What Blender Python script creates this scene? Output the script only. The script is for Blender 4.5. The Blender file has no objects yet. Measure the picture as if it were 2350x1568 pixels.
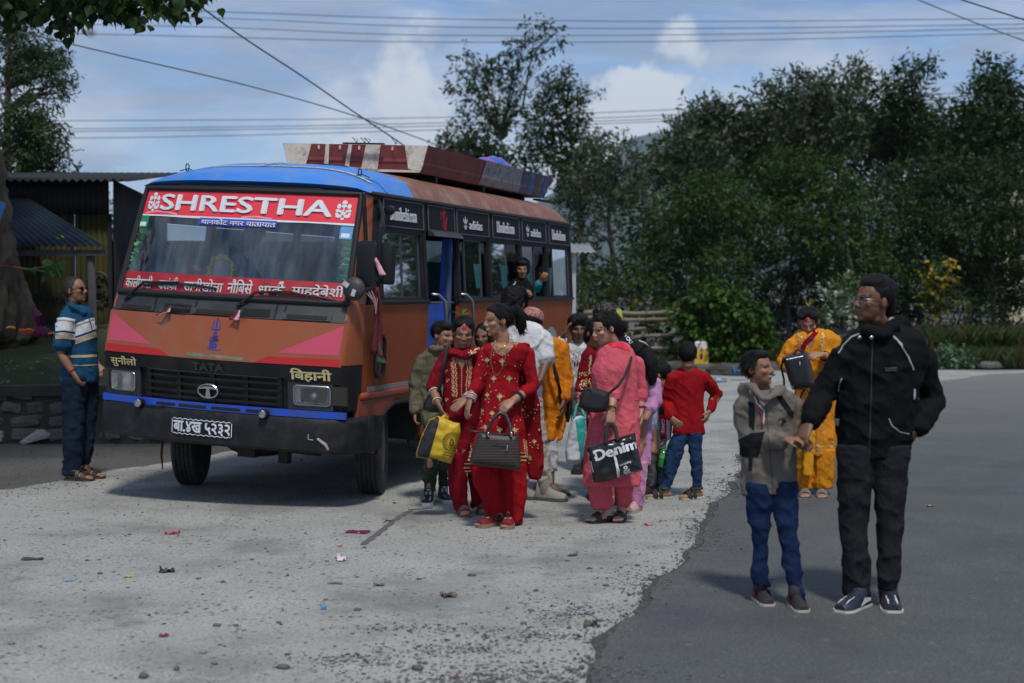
import bpy, bmesh, math, random
import numpy as np
from mathutils import Vector, Matrix, Euler
from mathutils.bvhtree import BVHTree
from mathutils.geometry import tessellate_polygon

random.seed(7); rng = np.random.default_rng(7)
sc = bpy.context.scene
PI = math.pi
R = math.radians

# ------------------------------------------------------------------ camera, sky, sun, exposure
TILT = math.atan(182/5111)
cam = bpy.data.cameras.new('camera')
camo = bpy.data.objects.new('camera', cam); sc.collection.objects.link(camo); sc.camera = camo
cam.lens = 50; cam.sensor_width = 36; cam.clip_start = .1; cam.clip_end = 20000
camo.location = (0, 0, 1.65); camo.rotation_euler = (PI/2 - TILT, 0, 0)
cam.dof.use_dof = True; cam.dof.focus_distance = 10.6; cam.dof.aperture_fstop = 2.2

SUN_EL, SUN_AZ = 60, 12            # azimuth: degrees towards +X from the camera's back (-Y)
sun_dir = Vector((math.sin(R(SUN_AZ))*math.cos(R(SUN_EL)), -math.cos(R(SUN_AZ))*math.cos(R(SUN_EL)), math.sin(R(SUN_EL))))
world = bpy.data.worlds.new('World'); sc.world = world; world.use_nodes = True
wn = world.node_tree; wl = wn.links; bg = wn.nodes['Background']
def N(nt, t, **kw):
    n = nt.nodes.new(t)
    for k, v in kw.items():
        if k in n.inputs.keys(): n.inputs[k].default_value = v
        else: setattr(n, k, v)
    return n
sky = N(wn, 'ShaderNodeTexSky'); sky.sky_type = 'NISHITA'; sky.sun_disc = False
sky.sun_elevation = R(SUN_EL); sky.sun_rotation = math.atan2(sun_dir.x, sun_dir.y)
sky.air_density = 1.0; sky.dust_density = .6; sky.ozone_density = 2.5; sky.altitude = 800
SKY_K = .13
def wmath(op, a, b=None, c=None):
    n = N(wn, 'ShaderNodeMath'); n.operation = op
    for i, x in enumerate((a, b, c)):
        if x is None: continue
        if isinstance(x, (int, float)): n.inputs[i].default_value = x
        else: wl.new(x, n.inputs[i])
    return n.outputs[0]
tc = N(wn, 'ShaderNodeTexCoord'); sp = N(wn, 'ShaderNodeSeparateXYZ'); wl.new(tc.outputs['Generated'], sp.inputs[0])
def wnoise(scale, vec_scale, detail=6, rough=.55, loc=(0, 0, 0), dist=0):
    mp = N(wn, 'ShaderNodeMapping'); mp.inputs['Scale'].default_value = vec_scale; mp.inputs['Location'].default_value = loc
    wl.new(tc.outputs['Generated'], mp.inputs[0])
    n = N(wn, 'ShaderNodeTexNoise', Scale=scale, Detail=detail, Roughness=rough, Distortion=dist); wl.new(mp.outputs[0], n.inputs['Vector'])
    return n.outputs['Fac']
def wramp(x, a, b):
    n = N(wn, 'ShaderNodeMapRange'); n.interpolation_type = 'SMOOTHSTEP'
    n.inputs[1].default_value = a; n.inputs[2].default_value = b; wl.new(x, n.inputs[0]); return n.outputs[0]
hz = wramp(sp.outputs['Z'], .16, .0)
veil = wramp(wnoise(4.2, (1, 1, 6.5), 9, .6, (3.1, .4, 1.2), .9), .36, .57)          # thin stretched cloud
puff = wramp(wnoise(5.0, (1, 1, 1.9), 8, .56, (.7, 2.2, .3), .3), .47, .70)             # heaps of cloud near the hills
low = wramp(sp.outputs['Z'], .27, .08)
puff = wmath('MULTIPLY', puff, low)
def cloud_at(dirv, r0, r1, sc_=9, th=(.30, .62), loc=(1, 2, 3)):
    mp = N(wn, 'ShaderNodeMapping'); mp.inputs['Location'].default_value = loc; wl.new(tc.outputs['Generated'], mp.inputs[0])
    nz = N(wn, 'ShaderNodeTexNoise', Scale=sc_*.9, Detail=6, Roughness=.6); wl.new(mp.outputs[0], nz.inputs['Vector'])
    wv = N(wn, 'ShaderNodeVectorMath'); wv.operation = 'MULTIPLY_ADD'; wl.new(nz.outputs['Color'], wv.inputs[0]); wv.inputs[1].default_value = (r1*1.5,)*3; wv.inputs[2].default_value = (-r1*.75,)*3
    av = N(wn, 'ShaderNodeVectorMath'); av.operation = 'ADD'; wl.new(tc.outputs['Generated'], av.inputs[0]); wl.new(wv.outputs[0], av.inputs[1])
    d = N(wn, 'ShaderNodeVectorMath'); d.operation = 'DISTANCE'; wl.new(av.outputs[0], d.inputs[0]); d.inputs[1].default_value = dirv
    m = wramp(d.outputs['Value'], r1, r0)
    n = wnoise(sc_, (1, 1, 1.2), 8, .55, loc, .2)
    return wramp(wmath('MULTIPLY', wmath('ADD', n, .12), m), *th)
def dir_px(px, py):
    v = Vector(((px-1174.5)/3262, math.cos(TILT)-(py-784)/3262*math.sin(TILT), -math.sin(TILT)-(py-784)/3262*math.cos(TILT)))
    return v.normalized()
c1 = cloud_at(dir_px(1470, 255), .015, .062, 22, (.28, .50))
c2 = cloud_at(dir_px(1590, 125), .005, .045, 22, (.30, .66), (4, 1, 1))
c3 = cloud_at(dir_px(1000, 330), .02, .13, 15, (.30, .62), (2, 7, 1))
c4 = cloud_at(dir_px(1380, 350), .02, .07, 18, (.28, .55), (5, 7, 1))
thick = wmath('MAXIMUM', wmath('MAXIMUM', c1, c2), wmath('MAXIMUM', c3, wmath('MAXIMUM', c4, puff)))
grey = wramp(wnoise(5, (1, 1, 5), 8, .6, (9, 3, 5), .7), .42, .57)
def wmix(f, a, b):
    n = N(wn, 'ShaderNodeMix'); n.data_type = 'RGBA'
    wl.new(f, n.inputs[0])
    for i, x in ((6, a), (7, b)):
        if isinstance(x, tuple): n.inputs[i].default_value = (*x, 1)
        else: wl.new(x, n.inputs[i])
    return n.outputs[2]
VEIL = tuple(x/SKY_K for x in (.58, .71, .95)); GREYC = tuple(x/SKY_K for x in (.36, .46, .64)); WHITE = tuple(x/SKY_K for x in (.92, .98, 1.08))
skyt = N(wn, 'ShaderNodeVectorMath'); skyt.operation = 'MULTIPLY'; skyt.inputs[1].default_value = (.78, .98, 1.2); wl.new(sky.outputs[0], skyt.inputs[0])
col = wmix(wmath('MAXIMUM', wmath('MULTIPLY', veil, .8), wmath('MULTIPLY', hz, .7)), skyt.outputs[0], VEIL)
col = wmix(wmath('MULTIPLY', grey, .6), col, GREYC)
col = wmix(wmath('MULTIPLY', thick, .9), col, WHITE)
wl.new(col, bg.inputs['Color']); bg.inputs['Strength'].default_value = SKY_K

sl = bpy.data.lights.new('sun', 'SUN'); sl.energy = 3.4; sl.angle = R(7); sl.color = (1, .95, .87)
suno = bpy.data.objects.new('sun', sl); sc.collection.objects.link(suno); suno.location = (0, 0, 30)
suno.rotation_euler = sun_dir.to_track_quat('Z', 'Y').to_euler()
vs = sc.view_settings; vs.view_transform = 'Standard'; vs.look = 'None'; vs.gamma = 1; vs.use_curve_mapping = False; vs.exposure = -.32
sc.cycles.use_denoising = True; sc.cycles.max_bounces = 8; sc.cycles.transparent_max_bounces = 16
sc.cycles.caustics_reflective = False; sc.cycles.caustics_refractive = False

# ------------------------------------------------------------------ helpers
def at(px, py, d):
    """World point seen at display pixel (2349 wide) at distance d along +Y."""
    r = (px-1174.5)/3262; u = -(py-784)/3262
    dy = math.cos(TILT)+u*math.sin(TILT); t = d/dy
    return Vector((r*t, d, 1.65+t*(-math.sin(TILT)+u*math.cos(TILT))))
def gnd(px, py, z=0):
    a = at(px, py, 1)-Vector((0, 0, 1.65)); t = (z-1.65)/a.z
    return Vector((a.x*t, a.y*t, z))
def S(*c):
    """sRGB 0-255 -> linear"""
    return tuple((x/255/12.92 if x/255 <= .04045 else ((x/255+.055)/1.055)**2.4) for x in c)

MATS = {}
def mat(name, col, rough=.6, var=.15, vs_=8, bump=0, bs=40, metal=0, spec=.5, attr=None, dirt=None, dirt_s=3, dirt_amt=.5, emit=None, trans=0, stretch=None, coat=0, island=0, crease=0):
    """Principled material: colour with noise variation, optional dirt patches, fine bump."""
    if name in MATS: return MATS[name]
    m = bpy.data.materials.new(name); m.use_nodes = True; nt = m.node_tree; L = nt.links
    b = nt.nodes['Principled BSDF']
    b.inputs['Roughness'].default_value = rough; b.inputs['Metallic'].default_value = metal
    b.inputs['Specular IOR Level'].default_value = spec
    if coat: b.inputs['Coat Weight'].default_value = coat; b.inputs['Coat Roughness'].default_value = .15
    t = N(nt, 'ShaderNodeTexCoord'); vec = t.outputs['Object']
    if stretch:
        mp = N(nt, 'ShaderNodeMapping'); mp.inputs['Scale'].default_value = stretch; L.new(vec, mp.inputs[0]); vec = mp.outputs[0]
    def mixc(f, a, c2, blend='MIX'):
        n = N(nt, 'ShaderNodeMix'); n.data_type = 'RGBA'; n.blend_type = blend
        if isinstance(f, float): n.inputs[0].default_value = f
        else: L.new(f, n.inputs[0])
        for i, x in ((6, a), (7, c2)):
            if isinstance(x, tuple): n.inputs[i].default_value = (*x[:3], 1)
            else: L.new(x, n.inputs[i])
        return n.outputs[2]
    if attr:
        an = N(nt, 'ShaderNodeAttribute'); an.attribute_name = attr; base = an.outputs['Color']
    else: base = tuple(col)
    if var:
        n = N(nt, 'ShaderNodeTexNoise', Scale=vs_, Detail=6, Roughness=.6); L.new(vec, n.inputs['Vector'])
        r = N(nt, 'ShaderNodeMapRange'); r.inputs[1].default_value = .25; r.inputs[2].default_value = .75; r.inputs[3].default_value = 1-var; r.inputs[4].default_value = 1+var
        L.new(n.outputs['Fac'], r.inputs[0])
        v = N(nt, 'ShaderNodeVectorMath'); v.operation = 'SCALE'
        if isinstance(base, tuple): v.inputs[0].default_value = base
        else: L.new(base, v.inputs[0])
        L.new(r.outputs[0], v.inputs['Scale']); base = v.outputs[0]
    if island:
        g = N(nt, 'ShaderNodeNewGeometry'); r = N(nt, 'ShaderNodeMapRange'); r.inputs[3].default_value = 1-island; r.inputs[4].default_value = 1+island
        L.new(g.outputs['Random Per Island'], r.inputs[0])
        v = N(nt, 'ShaderNodeVectorMath'); v.operation = 'SCALE'
        if isinstance(base, tuple): v.inputs[0].default_value = base
        else: L.new(base, v.inputs[0])
        L.new(r.outputs[0], v.inputs['Scale']); base = v.outputs[0]
    if dirt:
        n = N(nt, 'ShaderNodeTexNoise', Scale=dirt_s, Detail=9, Roughness=.68); L.new(vec, n.inputs['Vector'])
        r = N(nt, 'ShaderNodeMapRange'); r.inputs[1].default_value = .48; r.inputs[2].default_value = .68; r.inputs[4].default_value = dirt_amt
        L.new(n.outputs['Fac'], r.inputs[0]); base = mixc(r.outputs[0], base, dirt)
    if isinstance(base, tuple): b.inputs['Base Color'].default_value = (*base[:3], 1)
    else: L.new(base, b.inputs['Base Color'])
    if bump:
        n = N(nt, 'ShaderNodeTexNoise', Scale=bs, Detail=6, Roughness=.6); L.new(vec, n.inputs['Vector'])
        bn = N(nt, 'ShaderNodeBump', Strength=min(1, bump), Distance=.01); L.new(n.outputs['Fac'], bn.inputs['Height']); L.new(bn.outputs[0], b.inputs['Normal'])
        if crease:
            mp = N(nt, 'ShaderNodeMapping'); mp.inputs['Scale'].default_value = (1, 1, .45); mp.inputs['Rotation'].default_value = (.3, .5, .2); L.new(t.outputs['Object'], mp.inputs[0])
            n = N(nt, 'ShaderNodeTexNoise', Scale=17, Detail=3, Roughness=.5, Distortion=1.2); L.new(mp.outputs[0], n.inputs['Vector'])
            a = N(nt, 'ShaderNodeMath'); a.operation = 'ABSOLUTE'; sb = N(nt, 'ShaderNodeMath'); sb.operation = 'SUBTRACT'; sb.inputs[1].default_value = .5; L.new(n.outputs['Fac'], sb.inputs[0]); L.new(sb.outputs[0], a.inputs[0])
            b2 = N(nt, 'ShaderNodeBump', Strength=crease, Distance=.06); L.new(a.outputs[0], b2.inputs['Height']); L.new(b2.outputs[0], bn.inputs['Normal'])
    if emit: b.inputs['Emission Color'].default_value = (*emit[0], 1); b.inputs['Emission Strength'].default_value = emit[1]
    if trans:
        out = nt.nodes['Material Output']; tr = N(nt, 'ShaderNodeBsdfTranslucent'); ms = N(nt, 'ShaderNodeMixShader'); ms.inputs[0].default_value = trans
        if isinstance(base, tuple): tr.inputs[0].default_value = (*base[:3], 1)
        else: L.new(base, tr.inputs[0])
        L.new(b.outputs[0], ms.inputs[1]); L.new(tr.outputs[0], ms.inputs[2]); L.new(ms.outputs[0], out.inputs['Surface'])
    MATS[name] = m; return m

def glass_mat(name, tint, refl=.06, rough=.02, dust=None, dust_sheen_amt=.0):
    if name in MATS: return MATS[name]
    m = bpy.data.materials.new(name); m.use_nodes = True; nt = m.node_tree; L = nt.links
    nt.nodes.remove(nt.nodes['Principled BSDF']); out = nt.nodes['Material Output']
    t = N(nt, 'ShaderNodeBsdfTransparent'); t.inputs[0].default_value = (*tint, 1)
    g = N(nt, 'ShaderNodeBsdfGlossy'); g.inputs['Roughness'].default_value = rough; g.inputs[0].default_value = (1, 1, 1, 1)
    lw = N(nt, 'ShaderNodeFresnel', IOR=1.5); ad = N(nt, 'ShaderNodeMath'); ad.operation = 'ADD'; ad.inputs[1].default_value = refl; L.new(lw.outputs[0], ad.inputs[0])
    ms = N(nt, 'ShaderNodeMixShader'); L.new(ad.outputs[0], ms.inputs[0]); L.new(t.outputs[0], ms.inputs[1]); L.new(g.outputs[0], ms.inputs[2])
    last = ms.outputs[0]
    if dust:
        tx = N(nt, 'ShaderNodeTexCoord'); mp = N(nt, 'ShaderNodeMapping'); mp.inputs['Scale'].default_value = (5, 1, 1.2); L.new(tx.outputs['Object'], mp.inputs[0])
        n = N(nt, 'ShaderNodeTexNoise', Scale=2.2, Detail=7, Roughness=.6); L.new(mp.outputs[0], n.inputs['Vector'])
        r = N(nt, 'ShaderNodeMapRange'); r.inputs[1].default_value = .35; r.inputs[2].default_value = .75; r.inputs[4].default_value = dust_sheen_amt; L.new(n.outputs['Fac'], r.inputs[0])
        d = N(nt, 'ShaderNodeBsdfDiffuse'); d.inputs[0].default_value = (*dust, 1)
        m2 = N(nt, 'ShaderNodeMixShader'); L.new(r.outputs[0], m2.inputs[0]); L.new(last, m2.inputs[1]); L.new(d.outputs[0], m2.inputs[2]); last = m2.outputs[0]
    L.new(last, out.inputs['Surface']); MATS[name] = m; return m

def link_mesh(name, me, parent=None, loc=None):
    o = bpy.data.objects.new(name, me); sc.collection.objects.link(o)
    if parent: o.parent = parent
    if loc is not None: o.location = loc
    return o
def new_mesh(name, v, f, m=None, smooth=False, mi=None):
    me = bpy.data.meshes.new(name)
    if isinstance(v, np.ndarray) and isinstance(f, np.ndarray):
        k = f.shape[1]
        me.vertices.add(len(v)); me.vertices.foreach_set('co', v.astype(np.float32).ravel())
        me.loops.add(f.size); me.loops.foreach_set('vertex_index', f.astype(np.int32).ravel())
        me.polygons.add(len(f)); me.polygons.foreach_set('loop_start', np.arange(0, f.size, k, dtype=np.int32))
        me.update(calc_edges=True); me.validate()
    else:
        me.from_pydata([tuple(x) for x in v], [], [tuple(x) for x in f]); me.update()
    if m is not None:
        for mm in (m if isinstance(m, (list, tuple)) else [m]): me.materials.append(mm)
    if mi is not None: me.polygons.foreach_set('material_index', np.asarray(mi, dtype=np.int32))
    if smooth: me.polygons.foreach_set('use_smooth', [True]*len(me.polygons))
    return me
def tag(o, label=None, cat=None, group=None, kind=None):
    for k, v in (('label', label), ('category', cat), ('group', group), ('kind', kind)):
        if v: o[k] = v
    return o
def thing(name, label, cat, loc=(0, 0, 0), group=None):
    o = bpy.data.objects.new(name, None); sc.collection.objects.link(o); o.location = loc; o.empty_display_size = .1
    return tag(o, label, cat, group)

class MB:
    """Collects simple solids into one mesh."""
    def __init__(s): s.v = []; s.f = []; s.mi = []; s.k = 0
    def add(s, v, f):
        n = len(s.v); s.v += [Vector(x) for x in v]; s.f += [tuple(i+n for i in q) for q in f]; s.mi += [s.k]*len(f); return s
    def box(s, c, size, rot=None):
        x, y, z = (a/2 for a in size); M = rot.to_matrix() if rot is not None and not isinstance(rot, Matrix) else rot
        vs_ = [Vector((sx*x, sy*y, sz*z)) for sx in (-1, 1) for sy in (-1, 1) for sz in (-1, 1)]
        if M is not None: vs_ = [M @ q for q in vs_]
        c = Vector(c)
        return s.add([c+q for q in vs_], [(0, 1, 3, 2), (4, 6, 7, 5), (0, 4, 5, 1), (2, 3, 7, 6), (0, 2, 6, 4), (1, 5, 7, 3)])
    def bbox(s, a, b):
        a, b = Vector(a), Vector(b); return s.box((a+b)/2, [abs(q) for q in (b-a)])
    def tube(s, pts, r, n=8, caps=True, flat=None):
        """tube along pts, radius list or number; flat=(vector, factor) squashes the section along vector"""
        pts = [Vector(p) for p in pts]; m = len(pts)
        r = [r]*m if isinstance(r, (int, float)) else list(r)
        if len(r) != m: r = list(np.interp(np.linspace(0, 1, m), np.linspace(0, 1, len(r)), r))
        T = [(pts[min(i+1, m-1)]-pts[max(i-1, 0)]).normalized() for i in range(m)]
        u = T[0].orthogonal().normalized(); rings = []
        if flat is not None:
            u = (Vector(flat[0])-T[0]*T[0].dot(Vector(flat[0]))).normalized()
        if caps:
            pts = [pts[0]-T[0]*r[0]*.55]+pts+[pts[-1]+T[-1]*r[-1]*.55]; r = [r[0]*.55]+r+[r[-1]*.55]; T = [T[0]]+T+[T[-1]]
        for p, t, q in zip(pts, T, r):
            u = (u-t*u.dot(t)).normalized(); w = t.cross(u); fl = flat[1] if flat is not None else 1
            rings.append([p+(u*fl*math.cos(2*PI*k/n)+w*math.sin(2*PI*k/n))*q for k in range(n)])
        return s.loft(rings)
    def loft(s, rings, closed=True):
        n = len(rings[0]); v = [p for q in rings for p in q]; f = []
        for i in range(len(rings)-1):
            for k in range(n):
                a = i*n+k; b = i*n+(k+1) % n; f.append((a, b, b+n, a+n))
        if closed: f += [tuple(range(n-1, -1, -1)), tuple(range((len(rings)-1)*n, len(rings)*n))]
        return s.add(v, f)
    def ell(s, c, r, rot=None, n=14, m=10):
        c = Vector(c); v = []; f = []
        if isinstance(r, (int, float)): r = (r, r, r)
        for i in range(m+1):
            th = PI*i/m
            if i in (0, m): v.append(Vector((0, 0, r[2]*math.cos(th)))); continue
            for k in range(n): v.append(Vector((r[0]*math.sin(th)*math.cos(2*PI*k/n), r[1]*math.sin(th)*math.sin(2*PI*k/n), r[2]*math.cos(th))))
        ix = lambda i, k: 0 if i == 0 else (len(v)-1 if i == m else 1+(i-1)*n+k % n)
        for i in range(m):
            for k in range(n):
                q = [ix(i, k), ix(i+1, k), ix(i+1, k+1), ix(i, k+1)]
                q = list(dict.fromkeys(q)); f.append(tuple(q))
        if rot is not None: v = [rot @ q for q in v]
        return s.add([c+q for q in v], f)
    def disc(s, c, nrm, r, th=.004, n=20):
        nrm = Vector(nrm).normalized(); return s.tube([Vector(c)-nrm*th/2, Vector(c)+nrm*th/2], r, n, caps=False)
    def lathe(s, prof, c=(0, 0, 0), axis='Z', n=24, M=None):
        rings = []
        for r, z in prof:
            ring = []
            for k in range(n):
                a = 2*PI*k/n; p = Vector((r*math.cos(a), r*math.sin(a), z))
                if axis == 'X': p = Vector((p.z, p.x, p.y))
                if axis == 'Y': p = Vector((p.x, p.z, p.y))
                if M is not None: p = M @ p
                ring.append(Vector(c)+p)
            rings.append(ring)
        return s.loft(rings)
    def obj(s, name, m, parent=None, smooth=False, loc=None):
        off = Vector(loc) if loc is not None else Vector((0, 0, 0))
        if parent: loc = None
        me = new_mesh(name, [q-off for q in s.v], s.f, m, smooth, s.mi if isinstance(m, (list, tuple)) else None)
        bm = bmesh.new(); bm.from_mesh(me); bmesh.ops.recalc_face_normals(bm, faces=bm.faces); bm.to_mesh(me); bm.free()
        if smooth: me.set_sharp_from_angle(angle=R(40))
        return link_mesh(name, me, parent, loc)

# temporary scene in which modifiers and text are evaluated
tmp = bpy.data.scenes.new('tmp')
def evaluated(data, mods=()):
    o = bpy.data.objects.new('tmp', data); tmp.collection.objects.link(o)
    for t, kw in mods:
        md = o.modifiers.new('m', t)
        for k, v in kw.items(): setattr(md, k, v)
    with bpy.context.temp_override(scene=tmp, view_layer=tmp.view_layers[0]): dg = bpy.context.evaluated_depsgraph_get()
    me = bpy.data.meshes.new_from_object(o.evaluated_get(dg), depsgraph=dg)
    tmp.collection.objects.unlink(o); bpy.data.objects.remove(o)
    return me
def voxel(mb, size):
    me = bpy.data.meshes.new('t'); me.from_pydata([tuple(q) for q in mb.v], [], mb.f); me.update()
    bm = bmesh.new(); bm.from_mesh(me); bmesh.ops.recalc_face_normals(bm, faces=bm.faces); bm.to_mesh(me); bm.free()
    r = evaluated(me, [('REMESH', dict(mode='VOXEL', voxel_size=size, adaptivity=0))])
    v = np.empty(len(r.vertices)*3, np.float32); r.vertices.foreach_get('co', v); v = v.reshape(-1, 3).astype(np.float64)
    f = np.empty(len(r.loops), np.int32); r.loops.foreach_get('vertex_index', f); f = f.reshape(-1, 4)
    bpy.data.meshes.remove(me); bpy.data.meshes.remove(r)
    return v, f
def relax(v, f, n=2, lam=.5):
    e = np.concatenate([f[:, [0, 1]], f[:, [1, 2]], f[:, [2, 3]], f[:, [3, 0]]])
    a = np.concatenate([e[:, 0], e[:, 1]]); b = np.concatenate([e[:, 1], e[:, 0]])
    cnt = np.bincount(a, minlength=len(v))[:, None].clip(1)
    for _ in range(n):
        s_ = np.stack([np.bincount(a, weights=v[b, i], minlength=len(v)) for i in range(3)], 1)/cnt
        v = v+lam*(s_-v)
    return v
def vnormals(v, f):
    n = np.cross(v[f[:, 2]]-v[f[:, 0]], v[f[:, 3]]-v[f[:, 1]])
    out = np.zeros_like(v)
    for i in range(4): np.add.at(out, f[:, i], n)
    return out/np.linalg.norm(out, axis=1, keepdims=True).clip(1e-12)
def hash3(i, seed=0):
    h = (i[..., 0]*374761393+i[..., 1]*668265263+i[..., 2]*2147483647+seed*974711) & 0xffffffff
    h = ((h ^ (h >> 13))*1274126177) & 0xffffffff
    return ((h ^ (h >> 16)) & 0xffff)/65535.
def vnoise(p, seed=0):
    i = np.floor(p).astype(np.int64); t = p-i; t = t*t*(3-2*t); out = 0
    for dx in (0, 1):
        for dy in (0, 1):
            for dz in (0, 1):
                w = (t[:, 0] if dx else 1-t[:, 0])*(t[:, 1] if dy else 1-t[:, 1])*(t[:, 2] if dz else 1-t[:, 2])
                out = out+w*hash3(i+np.array([dx, dy, dz]), seed)
    return out
def fbm(p, seed=0, oct_=3):
    s_ = 0; a = .5
    for k in range(oct_): s_ = s_+a*vnoise(p*2**k, seed+k); a /= 2
    return s_/(1-.5**oct_)

TXT = {}
def text2d(s, bold=0):
    """Text as flat mesh in a 0..1 box: (verts Nx3 with tiny z per island, faces, aspect)."""
    key = (s, bold)
    if key in TXT: return TXT[key]
    cu = bpy.data.curves.new('t', 'FONT'); cu.body = s; cu.size = 1; cu.resolution_u = 3
    me = evaluated(cu); bpy.data.curves.remove(cu)
    v = np.array([tuple(q.co) for q in me.vertices]); f = [tuple(p.vertices) for p in me.polygons]; bpy.data.meshes.remove(me)
    par = list(range(len(v)))
    def find(a):
        while par[a] != a: par[a] = par[par[a]]; a = par[a]
        return a
    for q in f:
        for k in q[1:]: par[find(q[0])] = find(k)
    ids = {}; isl = np.array([ids.setdefault(find(i), len(ids)) for i in range(len(v))])
    v[:, 2] = isl % 5
    if bold:
        V = []; F = []; n = len(v)
        for j, (dx, dy) in enumerate(((0, 0), (bold, 0), (-bold, 0), (0, bold*.6), (0, -bold*.6))):
            w = v.copy(); w[:, 0] += dx; w[:, 1] += dy; w[:, 2] += j*5; V.append(w); F += [tuple(i+j*n for i in q) for q in f]
        v = np.concatenate(V); f = F
    lo, hi = v[:, :2].min(0), v[:, :2].max(0); asp = (hi-lo)[0]/(hi-lo)[1]
    v[:, :2] = (v[:, :2]-lo)/(hi-lo)
    TXT[key] = (v, f, asp); return TXT[key]
def grid_poly(poly, step):
    """Polygon triangulated and split so that it can follow a curved surface: list of (x, y), faces."""
    bm = bmesh.new(); vs_ = [bm.verts.new((x, y, 0)) for x, y in poly]; bm.faces.new(vs_)
    bmesh.ops.triangulate(bm, faces=bm.faces)
    for _ in range(4):
        es = [e for e in bm.edges if e.calc_length() > step]
        if not es: break
        bmesh.ops.subdivide_edges(bm, edges=es, cuts=1); bmesh.ops.triangulate(bm, faces=[q for q in bm.faces if len(q.verts) > 3])
    bm.verts.index_update()
    r = [(q.co.x, q.co.y) for q in bm.verts], [tuple(q.index for q in fc.verts) for fc in bm.faces]
    bm.free(); return r
def stroke(pts, w):
    """Polyline as a flat band: (x, y) list, faces; w width or list."""
    pts = [Vector((*p, 0)) for p in pts]; m = len(pts); w = [w]*m if isinstance(w, (int, float)) else w
    v = []; f = []
    for i, p in enumerate(pts):
        t = (pts[min(i+1, m-1)]-pts[max(i-1, 0)]); t = t.normalized() if t.length > 0 else Vector((1, 0, 0)); q = Vector((-t.y, t.x, 0))*w[i]/2
        v += [(p.x+q.x, p.y+q.y), (p.x-q.x, p.y-q.y)]
        if i: f.append((2*i-2, 2*i-1, 2*i+1, 2*i))
    return v, f
def densify(pts, k=6):
    out = []
    for a, b in zip(pts[:-1], pts[1:]):
        for i in range(k): out.append(tuple(x+(y-x)*i/k for x, y in zip(a, b)))
    out.append(tuple(pts[-1])); return out
def holed(outer, holes=()):
    """Triangulated flat polygon with holes: verts 2d, tris."""
    loops = [outer]+list(holes); tri = tessellate_polygon([[Vector((x, y, 0)) for x, y in l] for l in loops])
    v = [p for l in loops for p in l]
    return v, [tuple(t) for t in tri], loops
def slab(mb, outer, holes, fn, th):
    """Flat outline with holes mapped by fn(u, v, depth) -> point, given thickness th."""
    v, tri, loops = holed(outer, holes); n = len(v)
    mb.add([fn(x, y, 0) for x, y in v]+[fn(x, y, th) for x, y in v], list(tri)+[tuple(i+n for i in t[::-1]) for t in tri])
    k = len(mb.v)-2*n; st = 0
    for l in loops:
        m = len(l)
        for i in range(m):
            a, b = k+st+i, k+st+(i+1) % m; mb.f.append((a, b, b+n, a+n)); mb.mi.append(mb.k)
        st += m
    return mb
def rrect(x0, y0, x1, y1, r, n=4):
    out = []
    for cx, cy, a0 in ((x1-r, y1-r, 0), (x0+r, y1-r, 90), (x0+r, y0+r, 180), (x1-r, y0+r, 270)):
        for k in range(n+1):
            a = R(a0+90*k/n); out.append((cx+r*math.cos(a), cy+r*math.sin(a)))
    return out
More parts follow.
